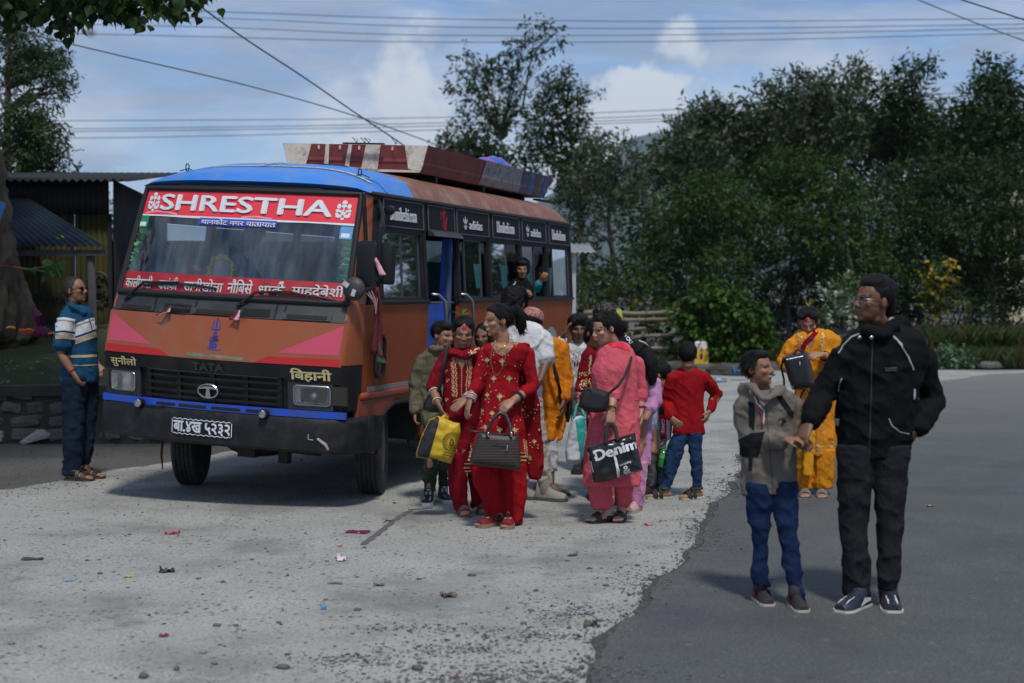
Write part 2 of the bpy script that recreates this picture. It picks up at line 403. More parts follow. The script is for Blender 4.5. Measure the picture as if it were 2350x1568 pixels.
# ------------------------------------------------------------------ ground
def rough_edge(pts, step, amp, seed, fr=1.3):
    out = []
    for a, b in zip(pts, pts[1:]+pts[:1]):
        k = max(1, int(math.dist(a, b)/step)) if min(math.dist(a, (0, 8)), math.dist(b, (0, 8))) < 26 else 1
        for i in range(k): out.append((a[0]+(b[0]-a[0])*i/k, a[1]+(b[1]-a[1])*i/k))
    P = np.array([(x*fr, y*fr, 0) for x, y in out])
    dx = (fbm(P, seed, 5)-.5)*2*amp; dy = (fbm(P+50, seed+3, 5)-.5)*2*amp
    return [(x+u, y+w) for (x, y), u, w in zip(out, dx, dy)]
def ground_mat(name, base, stone, scale, amt, bump, patch=None, patch_s=.5, spots=None, rough=.85, fine=90, fc=.72, dusty=0):
    m = bpy.data.materials.new(name); m.use_nodes = True; nt = m.node_tree; L = nt.links; b = nt.nodes['Principled BSDF']
    b.inputs['Roughness'].default_value = rough; b.inputs['Specular IOR Level'].default_value = .35
    t = N(nt, 'ShaderNodeTexCoord'); vec = t.outputs['Object']
    def noise(s, d=6, r=.6):
        n = N(nt, 'ShaderNodeTexNoise', Scale=s, Detail=d, Roughness=r); L.new(vec, n.inputs['Vector']); return n.outputs['Fac']
    def rmp(x, a, b_, c=0, d=1):
        n = N(nt, 'ShaderNodeMapRange'); n.inputs[1].default_value = a; n.inputs[2].default_value = b_; n.inputs[3].default_value = c; n.inputs[4].default_value = d; L.new(x, n.inputs[0]); return n.outputs[0]
    def mx(f, a, c):
        n = N(nt, 'ShaderNodeMix'); n.data_type = 'RGBA'; L.new(f, n.inputs[0])
        for i, x in ((6, a), (7, c)):
            if isinstance(x, tuple): n.inputs[i].default_value = (*x, 1)
            else: L.new(x, n.inputs[i])
        return n.outputs[2]
    def mul(a, c):
        n = N(nt, 'ShaderNodeMath'); n.operation = 'MULTIPLY'; L.new(a, n.inputs[0])
        if isinstance(c, float): n.inputs[1].default_value = c
        else: L.new(c, n.inputs[1])
        return n.outputs[0]
    col = mx(rmp(noise(1.1, 8), .3, .7), tuple(x*.8 for x in base), tuple(x*1.15 for x in base))
    col = mx(rmp(noise(fine, 3), .35, .7), col, tuple(x*fc for x in base))
    vo = N(nt, 'ShaderNodeTexVoronoi', Scale=scale); L.new(vec, vo.inputs['Vector'])
    sep = N(nt, 'ShaderNodeSeparateColor'); L.new(vo.outputs['Color'], sep.inputs[0])
    here = mul(rmp(vo.outputs['Distance'], .34, .22), rmp(sep.outputs[0], 1-amt, 1-amt+.02))
    here = mul(here, rmp(noise(2.4, 4), .38, .6))
    stc = mx(sep.outputs[1], stone, tuple(x*2.6 for x in stone))
    col = mx(here, col, stc)
    vo2 = N(nt, 'ShaderNodeTexVoronoi', Scale=scale*2.7); L.new(vec, vo2.inputs['Vector'])
    s2 = N(nt, 'ShaderNodeSeparateColor'); L.new(vo2.outputs['Color'], s2.inputs[0])
    h2 = mul(mul(rmp(vo2.outputs['Distance'], .4, .25), rmp(s2.outputs[0], .62, .66)), rmp(noise(3.7, 4), .4, .62))
    col = mx(mul(h2, .8), col, tuple(x*1.2 for x in stone))
    if patch: col = mx(mul(rmp(noise(patch_s, 9, .68), .49, .66), .85), col, patch)
    if spots: col = mx(mul(rmp(noise(spots[1], 8, .7), .6, .72), spots[2]), col, spots[0])
    if dusty:
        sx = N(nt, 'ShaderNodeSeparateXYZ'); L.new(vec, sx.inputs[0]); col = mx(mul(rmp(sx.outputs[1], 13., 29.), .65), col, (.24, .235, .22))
    L.new(col, b.inputs['Base Color'])
    ad = N(nt, 'ShaderNodeMath'); ad.operation = 'ADD'; L.new(noise(fine*.6, 6), ad.inputs[0]); L.new(rmp(vo2.outputs['Distance'], 0, .5, .6, 0), ad.inputs[1])
    bn = N(nt, 'ShaderNodeBump', Strength=bump, Distance=.012); L.new(ad.outputs[0], bn.inputs['Height']); L.new(bn.outputs[0], b.inputs['Normal'])
    return m
M_earth = ground_mat('earth', (.115, .11, .10), (.05, .05, .05), 26, .6, .9, (.05, .05, .035), .6, ((.12, .105, .08), 2.0, .6))
M_conc = ground_mat('concrete', (.40, .40, .37), (.05, .053, .06), 21, .5, .9, (.17, .17, .16), .9, ((.13, .12, .105), 1.9, .85), fine=55, fc=.62)
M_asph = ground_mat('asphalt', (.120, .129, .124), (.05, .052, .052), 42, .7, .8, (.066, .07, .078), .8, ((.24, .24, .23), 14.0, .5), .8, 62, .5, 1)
gm = MB(); gm.add([(-6000, -3000, -.03), (6000, -3000, -.03), (6000, 9000, -.03), (-6000, 9000, -.03)], [(0, 1, 2, 3)])
tag(gm.obj('ground', M_earth), kind='structure')
apron = rough_edge([(-16, -4), (6, -4), (5, 12), (6, 22), (14, 26), (40, 27), (40, 30.3), (9, 29.6), (3, 29.2), (-.8, 28), (-1.2, 17), (-2.9, 14.5), (-3.75, 12.9), (-4.15, 11.75), (-5.4, 11.1), (-16, 10.4)], .12, .16, 11)
mb = MB(); slab(mb, apron, [], lambda x, y, h: (x, y, h), -.08); tag(mb.obj('concrete_apron', M_conc), kind='structure')
road = rough_edge([(.22, -4), (.3, 3), (.38, 5.9), (.46, 6.7), (1.05, 8.5), (1.5, 10.3), (1.95, 12.1), (2.15, 13.2), (2.8, 16), (4.4, 20), (6.6, 24.2), (9.5, 28), (13, 29.9), (20, 30.2), (40, 30.2), (40, -4)], .06, .12, 5, 2.3)
r2_ = np.random.default_rng(3); tar = [(x-.015-.07*float(vnoise(np.array([[x*3, y*3, 4.]]))[0]), y) if x < 14 and i > 2 else (x, y) for i, (x, y) in enumerate(road)]
mb = MB(); slab(mb, tar, [], lambda x, y, h: (x, y, .007+h), -.02); tag(mb.obj('tar_edge', ground_mat('tar', (.075, .076, .074), (.03, .03, .03), 45, .7, 1, (.12, .12, .115), 6)), kind='structure')
mb = MB(); slab(mb, road, [], lambda x, y, h: (x, y, .016+h), -.03); tag(mb.obj('asphalt_road', M_asph), kind='structure')

def pebble_set(pts, sizes, seed):
    r_ = np.random.default_rng(seed); base = np.array([(1, 0, 0), (-1, 0, 0), (0, 1, 0), (0, -1, 0), (0, 0, .75), (0, 0, -.5), (.6, .6, .35), (-.6, .55, .3), (.55, -.6, .3), (-.6, -.6, .35)], float)
    F = np.array([(6, 4, 2), (6, 0, 4), (6, 2, 0), (7, 2, 4), (7, 4, 1), (7, 1, 2), (8, 4, 0), (8, 3, 4), (8, 0, 3), (9, 4, 3), (9, 1, 4), (9, 3, 1), (0, 2, 5), (2, 1, 5), (1, 3, 5), (3, 0, 5)])
    V = []; n = len(base)
    for (x, y, z), s_ in zip(pts, sizes):
        a = r_.uniform(0, 6.28); k = r_.uniform(.6, 1.3, 3)*s_*(1, 1, .75); w = base*r_.uniform(.75, 1.2, (n, 1))*k
        V.append(np.stack([w[:, 0]*math.cos(a)-w[:, 1]*math.sin(a)+x, w[:, 0]*math.sin(a)+w[:, 1]*math.cos(a)+y, w[:, 2]+z+k[2]*.25], 1))
    return np.concatenate(V), np.concatenate([F+i*n for i in range(len(V))])
M_peb = mat('pebble', (.13, .135, .14), .85, .2, 30, .3, 60, island=.55)
def inside(poly, x, y):
    c = False; j = len(poly)-1
    for i in range(len(poly)):
        if (poly[i][1] > y) != (poly[j][1] > y) and x < (poly[j][0]-poly[i][0])*(y-poly[i][1])/(poly[j][1]-poly[i][1])+poly[i][0]: c = not c
        j = i
    return c
pts = []; sz = []
while len(pts) < 900:                                     # loose grit on the concrete
    x, y = rng.uniform(-4.2, 2.2), rng.uniform(4.8, 14); x *= y/10
    if inside(road, x, y) and rng.random() > .12: continue
    z = .016 if inside(road, x, y) else 0
    pts.append((x, y, z)); sz.append(min(.022, .004+abs(rng.normal(0, .005))))
v, f = pebble_set(pts, sz, 3); tag(link_mesh('loose_grit', new_mesh('loose_grit', v, f, M_peb)), kind='stuff')
pts = []; sz = []
for x, y in road:
    if 4.5 < y < 17 and x < 4:
        for _ in range(9): pts.append((x-.03+rng.normal(0, .05), y+rng.normal(0, .05), .004)); sz.append(.004+abs(rng.normal(0, .005)))
for cx, cy, rx, ry, n in ((-.05, 5.95, .6, .28, 1700), (-.25, 6.5, .3, .14, 350), (.1, 6.75, .3, .12, 300), (-.7, 6.3, .3, .12, 250), (.3, 7.2, .25, .3, 350), (.75, 8.0, .18, .4, 300), (1.3, 9.6, .16, .7, 350), (1.8, 11.6, .2, .8, 300), (-.5, 6.9, .35, .1, 160), (-3.9, 12.2, .5, .8, 350), (-5, 13.5, 1.2, 1.6, 1200), (-2.4, 15.2, 1.2, .7, 400)):
    for _ in range(n):
        x, y = cx+rng.normal(0, rx*.6), cy+rng.normal(0, ry*.6)
        pts.append((x, y, .016 if inside(road, x, y) else 0)); sz.append(.003+abs(rng.normal(0, .004)))
v, f = pebble_set(pts, sz, 4); tag(link_mesh('gravel', new_mesh('gravel', v, f, mat('gravel_stone', (.10, .105, .105), .9, .2, 30, island=.6))), kind='stuff')
for i, (px, py, s_) in enumerate(((372, 1314, .03), (455, 1329, .026), (391, 1312, .022), (512, 1337, .02), (660, 1322, .024), (748, 1377, .022), (1082, 1322, .03), (962, 1330, .022), (640, 1430, .026), (540, 1436, .022), (330, 1556, .04), (498, 1436, .024), (820, 1400, .026), (1230, 1356, .022), (1300, 1288, .022), (1352, 1305, .026), (1390, 1345, .024), (1200, 1432, .032), (650, 1534, .034), (958, 1536, .036), (1345, 1410, .02), (1463, 1299, .022), (1424, 1303, .024), (405, 1538, .026))):
    g = gnd(px, py); v, f = pebble_set([(0, 0, 0)], [s_*.8], 50+i)
    tag(link_mesh('pebble', new_mesh('pebble', v, f, mat('pebble_big', (.09, .1, .11), .8, .25, 30, .4, 60), True), loc=g), 'dark grey pebble lying loose on the pale concrete', 'pebble', 'loose pebbles on the concrete')

v, f = stroke([tuple(gnd(x+2*math.sin(i*2.3), y))[:2] for i, (x, y) in enumerate(densify([(831, 1251), (867, 1225), (908, 1192), (945, 1170), (990, 1166)], 7))], [.03+.025*abs(math.sin(i*1.9)) for i in range(29)])
mb = MB(); mb.add([(x, y, .003) for x, y in v], f); tag(mb.obj('concrete_crack', mat('crack_dirt', (.10, .098, .09), .95, .4, 20)), kind='structure')
# litter
def scrap(name, label, cat, px, py, w, h, col, seed, lift=.012, z=0, metal=0, crease=.5):
    """small crumpled sheet lying on the ground"""
    r_ = np.random.default_rng(seed); g = gnd(px, py, z); n = 6; v = []; f = []; w *= .65; h *= .6; lift *= .55; col = tuple(c*.8 for c in col)
    a = r_.uniform(-.5, .5)
    for i in range(n):
        for j in range(n):
            x, y = (i/(n-1)-.5)*w*r_.uniform(.85, 1.1), (j/(n-1)-.5)*h*r_.uniform(.85, 1.1)
            v.append((x*math.cos(a)-y*math.sin(a), x*math.sin(a)+y*math.cos(a), .004+r_.uniform(0, 1)**2*lift*(1 if 0 < i < n-1 else 1.6)))
    for i in range(n-1):
        for j in range(n-1): q = i*n+j; f.append((q, q+1, q+n+1, q+n))
    o = link_mesh(name, new_mesh(name, v, f, mat('scrap_%d' % seed, col, .5, .25, 60, metal=metal)), loc=g)
    return tag(o, label, cat)
scrap('wrapper', 'crumpled red sweet wrapper lying alone ahead of the bus front wheel', 'wrapper', 395, 1226, .16, .06, S(170, 40, 55), 1, .03)
scrap('cloth_rag', 'flat magenta rag on the concrete before the bus', 'rag', 822, 1222, .26, .17, S(120, 35, 75), 2, .015)
scrap('paper_scrap', 'crumpled white and pink paper scrap on the concrete', 'paper', 783, 1287, .11, .1, S(225, 205, 215), 3, .05)
scrap('wrapper', 'small bright yellow wrapper on the concrete', 'wrapper', 294, 1325, .075, .05, S(205, 170, 40), 4, .02)
scrap('wrapper', 'pale blue plastic wrapper flat on the concrete', 'wrapper', 158, 1334, .09, .04, S(130, 165, 225), 5, .015)
scrap('wrapper', 'turquoise twist of plastic near the middle of the concrete', 'wrapper', 741, 1398, .05, .05, S(60, 140, 190), 6, .03)
scrap('wrapper', 'crumpled dark red foil wrapper close to the camera', 'wrapper', 376, 1461, .07, .05, S(150, 35, 50), 7, .03)
scrap('wrapper', 'tiny pinkish red scrap of wrapper beside a brown clod', 'wrapper', 779, 1255, .05, .03, S(190, 50, 70), 8, .012)
scrap('wrapper', 'red and white packet near the pink dressed woman\'s sandals', 'wrapper', 1487, 1206, .09, .06, S(200, 120, 110), 9, .03)
scrap('wrapper', 'torn crimson wrapper at the bottom of the gravel patch', 'wrapper', 1043, 1556, .06, .03, S(140, 40, 75), 10, .012)
scrap('dry_leaf', 'curled brown dead leaf at the pale concrete edge beside the road', 'leaf', 1353, 1436, .1, .08, S(90, 78, 60), 11, .05)
scrap('dry_leaf', 'pale yellow fallen leaf alone on the asphalt', 'leaf', 2133, 1163, .1, .05, S(140, 145, 85), 12, .02, .016)
scrap('dirt_clod', 'flattened brown clod of mud on the concrete, largest of the clods', 'clod', 1028, 1369, .12, .14, S(95, 78, 60), 13, .03)
scrap('dirt_clod', 'ochre clod of mud farther back between pebbles', 'clod', 870, 1344, .09, .07, S(105, 88, 66), 14, .02)
scrap('dung_lump', 'dark flattened lump on the pale concrete beside pebbles', 'lump', 384, 1313, .13, .1, S(58, 58, 52), 15, .05)
scrap('dirt_clod', 'flat dark patch of mud far at the edge of the frame', 'clod', 75, 1284, .2, .12, S(75, 72, 66), 16, .012)
scrap('dry_leaf', 'greyish dead leaf on the concrete left of the asphalt edge', 'leaf', 1314, 1276, .1, .06, S(80, 76, 66), 17, .03)
scrap('dry_leaf', 'olive green leaf lying beside the front tyre of the bus', 'leaf', 893, 1196, .09, .07, S(90, 88, 50), 18, .01)
scrap('wrapper', 'flattened crisp packet of faded red and blue on the concrete', 'wrapper', 770, 1340, .14, .05, S(120, 95, 100), 19, .01)

# ------------------------------------------------------------------ foliage
DENS = 4.0
def leaf_quads(clumps, dens, size, asp=.38, droop=.3, seed=0, tw=7, shell=2.6, var=.25, palette=((.05, .085, .025),), clamp=None):
    """Leaf-sized quads on short twigs inside ellipsoid clumps [(centre, radius)] -> verts, quads, tints."""
    r_ = np.random.default_rng(seed); O = []; D = []
    for c, r in clumps:
        n = max(3, int(DENS*dens*r*r)); d = r_.normal(size=(n, 3)); d /= np.linalg.norm(d, axis=1, keepdims=True)
        rad = r*r_.uniform(.06, 1, n)**(1/shell)*r_.uniform(.82, 1.12, n)
        O.append(np.array(c)+d*rad[:, None]*np.array((1, 1, .82))); D.append(d)
    O = np.concatenate(O); D = np.concatenate(D); n = len(O)
    tdir = D*.8+r_.normal(size=(n, 3))*.55+np.array((0, 0, .15)); tdir /= np.linalg.norm(tdir, axis=1, keepdims=True)
    L = size*tw*.34*r_.uniform(.7, 1.3, n)
    P = []; A = []; T = []
    pal = np.array(palette); tb = pal[r_.integers(0, len(pal), n)]*r_.uniform(1-var, 1+var, (n, 1))
    for k in range(tw):
        t = (k+.4)/tw; s_ = r_.normal(size=(n, 3)); s_ -= tdir*(s_*tdir).sum(1, keepdims=True); s_ /= np.linalg.norm(s_, axis=1, keepdims=True)
        ld = tdir*.55+s_*.85+np.array((0, 0, -droop)); ld /= np.linalg.norm(ld, axis=1, keepdims=True)
        P.append(O+tdir*(L*t)[:, None]); A.append(ld); T.append(tb*r_.uniform(.82, 1.2, (n, 1)))
    P = np.concatenate(P); A = np.concatenate(A); T = np.concatenate(T); m = len(P)
    if clamp is not None:
        ok = P[:, 2] > clamp; P, A, T = P[ok], A[ok], T[ok]; m = len(P)
    nn = r_.normal(size=(m, 3))+np.array((0, 0, 1.1)); w = np.cross(A, nn); w /= np.linalg.norm(w, axis=1, keepdims=True); up = np.cross(w, A)
    s_ = size*r_.uniform(.65, 1.25, (m, 1))
    V = np.stack([P, P+A*s_*.45+w*s_*asp*.5+up*s_*.05, P+A*s_, P+A*s_*.45-w*s_*asp*.5+up*s_*.05], 1).reshape(-1, 3)
    return V, np.arange(4*m).reshape(-1, 4), np.repeat(T, 4, 0)
def tint_mesh(me, T):
    a = me.color_attributes.new('tint', 'FLOAT_COLOR', 'POINT')
    a.data.foreach_set('color', np.concatenate([T, np.ones((len(T), 1))], 1).astype(np.float32).ravel())
M_leaf = mat('leaf', (1, 1, 1), .5, 0, attr='tint', spec=.16, trans=.2)
M_bark = mat('bark', (.09, .075, .06), .9, .35, 6, .9, 25, stretch=(1, 1, .3))
def branches(mb, base, clumps, r0, seed, main=None):
    r_ = random.Random(seed)
    cs = [Vector(c) for c, r in clumps]; top = max(cs, key=lambda q: q.z)
    if main is None:
        main = [Vector(base), Vector(base).lerp(top, .3)+Vector((r_.uniform(-.15, .15), 0, 0)), Vector(base).lerp(top, .62)+Vector((r_.uniform(-.2, .2), 0, 0)), top]
    mb.tube(densify([tuple(q) for q in main], 3), [r0, r0*.75, r0*.5, r0*.14], 7)
    for c in cs:
        if (c-top).length < .3: continue
        best = min((Vector(q) for q in densify([tuple(q) for q in main], 6)), key=lambda q: (q-c).length+(6 if q.z > c.z-.1 else 0)+(.6 if q.z < base[2]+1 else 0))
        d = (c-best); mid = best.lerp(c, .5)+Vector((r_.uniform(-.12, .12), r_.uniform(-.1, .1), d.length*.1))
        mb.tube([best, best.lerp(mid, .5), mid, c], [r0*.34, r0*.26, r0*.18, r0*.07], 5)
LEAFN = [0]
def plant(name, label, cat, base, clumps, dens, size, palette, seed, asp=.38, droop=.3, r0=.12, main=None, group=None, tw=7, shell=2.6, crown='crown', trunk='trunk', clamp=None, var=.25, extra=None):
    b = Vector(base); root = thing(name, label, cat, b, group)
    V, F, T = leaf_quads(clumps, dens, size, asp, droop, seed, tw, shell, var, palette, clamp)
    LEAFN[0] += len(F)
    me = new_mesh(crown, V-np.array(b), F, M_leaf); tint_mesh(me, T); link_mesh(crown, me, root)
    if r0:
        mb = MB(); branches(mb, b, clumps, r0, seed, main)
        if extra: extra(mb)
        mb.obj(trunk, M_bark, root, True, b)
    return root
def clumps_px(lst, K, d, dj=1.5, seed=0):
    r_ = random.Random(seed); x0, y0, k = K
    return [(at(x0+x*k, y0+y*k, d+r_.uniform(-dj, dj)), r*k*d/3262) for x, y, r in lst]
KT = (957.5, 0, .32567); KB = (1276.6, 127.7, .46807); KL = (0, 0, .36643)
G_DARK = ((.022, .048, .011), (.028, .056, .013), (.038, .068, .02), (.017, .036, .009))
G_PALE = ((.036, .062, .022), (.055, .08, .038), (.12, .14, .085), (.026, .048, .014))
G_BUSH = ((.030, .064, .010), (.038, .076, .012), (.021, .046, .008), (.056, .098, .017))
G_VINE = ((.034, .085, .010), (.045, .10, .013), (.026, .066, .009), (.06, .10, .015))

dT = 48
trunkA = [at(957.5+x*.32567, y*.32567, dT) for x, y in ((640, 1300), (625, 1170), (600, 1050), (590, 970))]
trunkA[0] = Vector((trunkA[0].x+.2, dT, 0))
def forkA(mb):
    q = lambda x, y: at(957.5+x*.32567, y*.32567, dT)
    mb.tube([q(590, 975), q(555, 945), q(545, 900), q(560, 780), q(480, 600), q(390, 540)], [.09, .07, .05, .04, .03, .02], 6)
    mb.tube([q(590, 975), q(625, 950), q(630, 900), q(650, 840), q(740, 760), q(790, 480), q(820, 300), q(810, 200)], [.09, .08, .06, .05, .04, .03, .02, .015], 6)
    mb.tube([q(545, 900), q(450, 690), q(400, 560), q(350, 490), q(340, 380)], [.05, .04, .03, .02, .015], 5)
    mb.tube([q(800, 420), q(880, 300), q(960, 250)], [.035, .03, .015], 5)
plant('tall_tree', 'tall slender tree with an open ragged crown standing highest, behind the bus roof', 'tree', (trunkA[0].x, dT, 0),
      clumps_px([(810, 175, 42), (790, 240, 45), (850, 200, 40), (930, 215, 45), (985, 270, 50), (1010, 325, 32), (690, 310, 45), (650, 370, 45), (720, 360, 60), (770, 440, 55), (850, 400, 55), (800, 330, 50), (320, 365, 42), (350, 410, 38), (262, 460, 28), (300, 520, 40), (430, 450, 55), (500, 470, 60), (270, 590, 50), (350, 570, 60), (300, 640, 40), (450, 560, 70), (600, 440, 60), (600, 540, 90), (690, 560, 75), (520, 640, 80), (400, 670, 75), (345, 760, 55), (400, 840, 55), (470, 860, 50), (520, 800, 70), (600, 770, 80), (590, 850, 50), (700, 680, 60), (330, 900, 45), (650, 920, 30), (560, 1000, 30), (690, 840, 45)], KT, dT, 1.0, 1), 40, .19, G_DARK, 1, .42, .55, .07, trunkA, tw=6, shell=2.2, extra=forkA)
dB = 45
bB = at(957.5+1200*.32567, 700, dB)
plant('leafy_tree', 'broad leafy tree with drooping branches beside the tall slender one', 'tree', (bB.x, dB, 0),
      clumps_px([(1010, 530, 55), (1090, 530, 40), (1060, 590, 70), (960, 600, 70), (880, 600, 50), (1150, 640, 40), (1210, 670, 45), (1235, 640, 20), (960, 690, 90), (1080, 690, 70), (870, 720, 70), (820, 790, 80), (930, 810, 100), (1050, 810, 90), (1140, 780, 50), (1190, 830, 35), (900, 920, 110), (1030, 930, 100), (1130, 900, 70), (1200, 960, 80), (790, 880, 60), (760, 980, 70), (850, 1040, 110), (980, 1060, 110), (1110, 1040, 100), (1230, 1060, 80), (720, 1060, 60), (700, 1140, 60), (820, 1150, 90), (950, 1180, 100), (1080, 1170, 110), (1200, 1170, 100), (1300, 1110, 60), (1300, 970, 40), (980, 1290, 70), (1100, 1300, 110), (1220, 1290, 100), (1060, 1390, 90), (1180, 1420, 110), (1290, 1230, 70)], KT, dB, 1.6, 2), 52, .18, G_DARK, 2, .40, .5, .17, tw=6, shell=2.3)
bC = at(957.5+330*.32567, 700, 52)
plant('small_tree', 'rounded green tree low behind the roof carrier of the bus', 'tree', (bC.x, 52, 0),
      clumps_px([(260, 940, 45), (230, 1000, 60), (300, 1020, 80), (180, 1050, 60), (350, 1080, 80), (440, 980, 70), (430, 1060, 90), (520, 1060, 80), (500, 1130, 80), (560, 1110, 60), (390, 1140, 90), (230, 1090, 70), (620, 1180, 60), (480, 1220, 90), (330, 1180, 80)], KT, 52, 1.2, 3), 62, .18, G_DARK, 3, .42, .3, .12)
def wood(name, label, base_px, d, cl, dens, size, pal, seed, group=None, cat='tree', **kw):
    b = at(1276.6+base_px*.46807, 700, d)
    return plant(name, label, cat, (b.x, d, 0), clumps_px(cl, KB, d, kw.pop('dj', 1.6), seed), dens, size, pal, seed, group=group, **kw)
wood('pale_tree', 'pale grey green tree with upright leaf tips and a rounded crown, beside the hill gap', 780, 43, [(700, 290, 60), (770, 280, 50), (650, 340, 60), (730, 370, 90), (830, 320, 80), (600, 430, 60), (680, 440, 90), (800, 420, 100), (900, 370, 80), (970, 320, 60), (560, 520, 60), (640, 540, 90), (760, 540, 100), (880, 490, 100), (980, 420, 90), (540, 600, 60), (660, 640, 90), (800, 640, 90)], 60, .215, G_PALE, 11, asp=.36, droop=-.15, shell=2.6)
wood('leafy_tree', 'broad grey green tree filling the thicket behind the pale trees', 800, 49, [(480, 540, 80), (560, 490, 100), (680, 430, 110), (800, 400, 110), (920, 430, 110), (1020, 390, 100), (1120, 350, 110), (620, 560, 120), (800, 520, 120), (960, 500, 120), (1100, 450, 120), (1000, 600, 110)], 48, .22, G_PALE[:2]+G_DARK, 16, asp=.4)
wood('leafy_tree', 'broad dark tree standing deepest in the middle of the thicket', 1500, 50, [(1240, 310, 100), (1370, 290, 100), (1480, 330, 90), (1590, 370, 90), (1680, 340, 80), (1300, 400, 120), (1450, 400, 120), (1600, 420, 120), (1520, 540, 120), (1350, 540, 110), (1700, 420, 110)], 48, .22, G_DARK, 17, asp=.4)
wood('leafy_tree', 'broad dark tree behind the forked limb near the frame edge', 2000, 49, [(1800, 370, 90), (1900, 450, 100), (2000, 420, 90), (2110, 350, 100), (2220, 350, 100), (2330, 310, 90), (1850, 480, 120), (2000, 490, 120), (2150, 450, 120), (2290, 450, 120), (2080, 590, 120), (1900, 590, 110)], 48, .22, G_DARK, 18, asp=.4)
wood('pale_tree', 'tallest pale tipped tree of the thicket, its leaning top against the cloud', 1250, 45, [(1040, 190, 55), (1080, 175, 30), (990, 225, 40), (1060, 250, 60), (1180, 160, 60), (1230, 140, 50), (1160, 220, 60), (1290, 150, 50), (1260, 220, 80), (1340, 200, 70), (1400, 110, 50), (1450, 70, 42), (1490, 65, 25), (1480, 130, 40), (1430, 180, 60), (1490, 190, 40), (1380, 260, 80), (1180, 300, 90), (1100, 320, 80), (1280, 320, 100), (1450, 290, 70), (1160, 410, 100), (1290, 430, 100), (1400, 380, 90), (1060, 420, 80), (1250, 520, 90), (1390, 480, 80)], 56, .215, G_PALE, 12, asp=.36, droop=-.05)
wood('dark_tree', 'dark tree with a narrow forked top standing clear above the thicket', 1720, 46, [(1790, 60, 42), (1740, 75, 40), (1810, 85, 30), (1690, 110, 50), (1640, 140, 40), (1660, 170, 35), (1790, 105, 30), (1570, 210, 50), (1620, 240, 50), (1680, 210, 60), (1750, 200, 50), (1800, 215, 45), (1720, 260, 60), (1590, 310, 80), (1700, 330, 80), (1800, 300, 50), (1840, 330, 60), (1880, 350, 50), (1780, 390, 90), (1650, 420, 90), (1560, 400, 70), (1860, 430, 80), (1720, 500, 90), (1600, 520, 80)], 56, .21, G_DARK, 13, droop=.2)
wood('dark_tree', 'dark spreading tree at the frame edge with a bare forked limb', 2200, 42, [(2110, 95, 45), (2170, 85, 45), (2080, 140, 45), (2150, 140, 60), (2210, 130, 50), (2190, 190, 60), (2060, 200, 50), (2110, 230, 60), (2220, 210, 40), (2050, 270, 60), (2010, 310, 60), (1960, 320, 50), (2090, 330, 70), (2270, 220, 45), (2290, 270, 50), (2260, 320, 55), (2180, 330, 60), (1990, 390, 80), (2100, 420, 80), (2210, 400, 60), (2290, 400, 60), (1940, 440, 80), (2050, 500, 90), (2170, 470, 70), (2330, 330, 60), (2270, 560, 60)], 58, .21, G_DARK, 14)
wood('pale_tree', 'thin pale leaved tree with crooked bare poles next to the bus', 260, 40, [(300, 430, 42), (330, 470, 50), (260, 490, 50), (200, 460, 60), (170, 520, 70), (340, 540, 60), (280, 570, 70), (430, 530, 50), (470, 580, 60), (400, 600, 70), (210, 610, 70), (120, 560, 70), (140, 650, 70), (330, 650, 80), (450, 660, 70), (240, 700, 70), (90, 640, 60), (70, 730, 70), (160, 760, 80), (280, 790, 70), (120, 860, 80), (90, 960, 70), (190, 900, 60), (150, 1040, 70)], 62, .16, G_PALE, 15, asp=.34, droop=0)
wood('green_bush', 'high bright green bush with a pointed top in the middle of the thicket', 1150, 37, [(1090, 500, 50), (1150, 520, 70), (1080, 560, 70), (1010, 610, 80), (1210, 530, 70), (1280, 550, 80), (1340, 570, 60), (1130, 620, 110), (1240, 640, 110), (1360, 650, 90), (1430, 680, 80), (1050, 720, 120), (1180, 750, 120), (1310, 760, 120), (1430, 770, 100), (1520, 850, 90), (1130, 880, 130), (1280, 880, 130), (1420, 890, 120), (1560, 900, 70), (1180, 1000, 130), (1330, 1010, 130), (1480, 1000, 120), (1600, 980, 90), (1250, 1110, 120), (1400, 1110, 110), (1540, 1110, 110)], 95, .15, G_BUSH, 21, asp=.32, droop=.35, cat='bush', r0=.08)
wood('green_bush', 'wide green bush arching from the bus tail to the fence', 600, 36, [(830, 640, 70), (750, 650, 80), (680, 690, 80), (890, 700, 80), (790, 730, 110), (610, 730, 90), (530, 770, 90), (700, 810, 120), (860, 830, 120), (960, 800, 100), (480, 840, 90), (580, 870, 120), (750, 930, 130), (930, 930, 130), (420, 930, 100), (520, 980, 120), (660, 1030, 130), (820, 1050, 130), (980, 1040, 120), (400, 1030, 90), (330, 1090, 90), (460, 1110, 110), (240, 1110, 80), (620, 1140, 120), (770, 1150, 110), (920, 1150, 110), (1080, 1150, 100), (370, 690, 60), (380, 760, 60), (340, 840, 60), (180, 1160, 60)], 95, .15, G_BUSH, 22, asp=.32, droop=.35, cat='bush', r0=.08)
wood('dark_bush', 'deep green shrub mass in the shade behind the man in the black jacket', 1750, 38, [(1620, 620, 90), (1720, 600, 100), (1830, 580, 100), (1600, 730, 100), (1720, 730, 120), (1850, 720, 120), (1680, 860, 110), (1800, 860, 130), (1920, 840, 110), (1700, 990, 110), (1830, 1000, 120), (1950, 980, 110), (1680, 1110, 110), (1800, 1130, 110), (1930, 1120, 110), (1900, 640, 90), (1640, 1220, 90), (1780, 1240, 90)], 100, .15, G_DARK, 23, droop=.3, cat='bush', r0=.08)
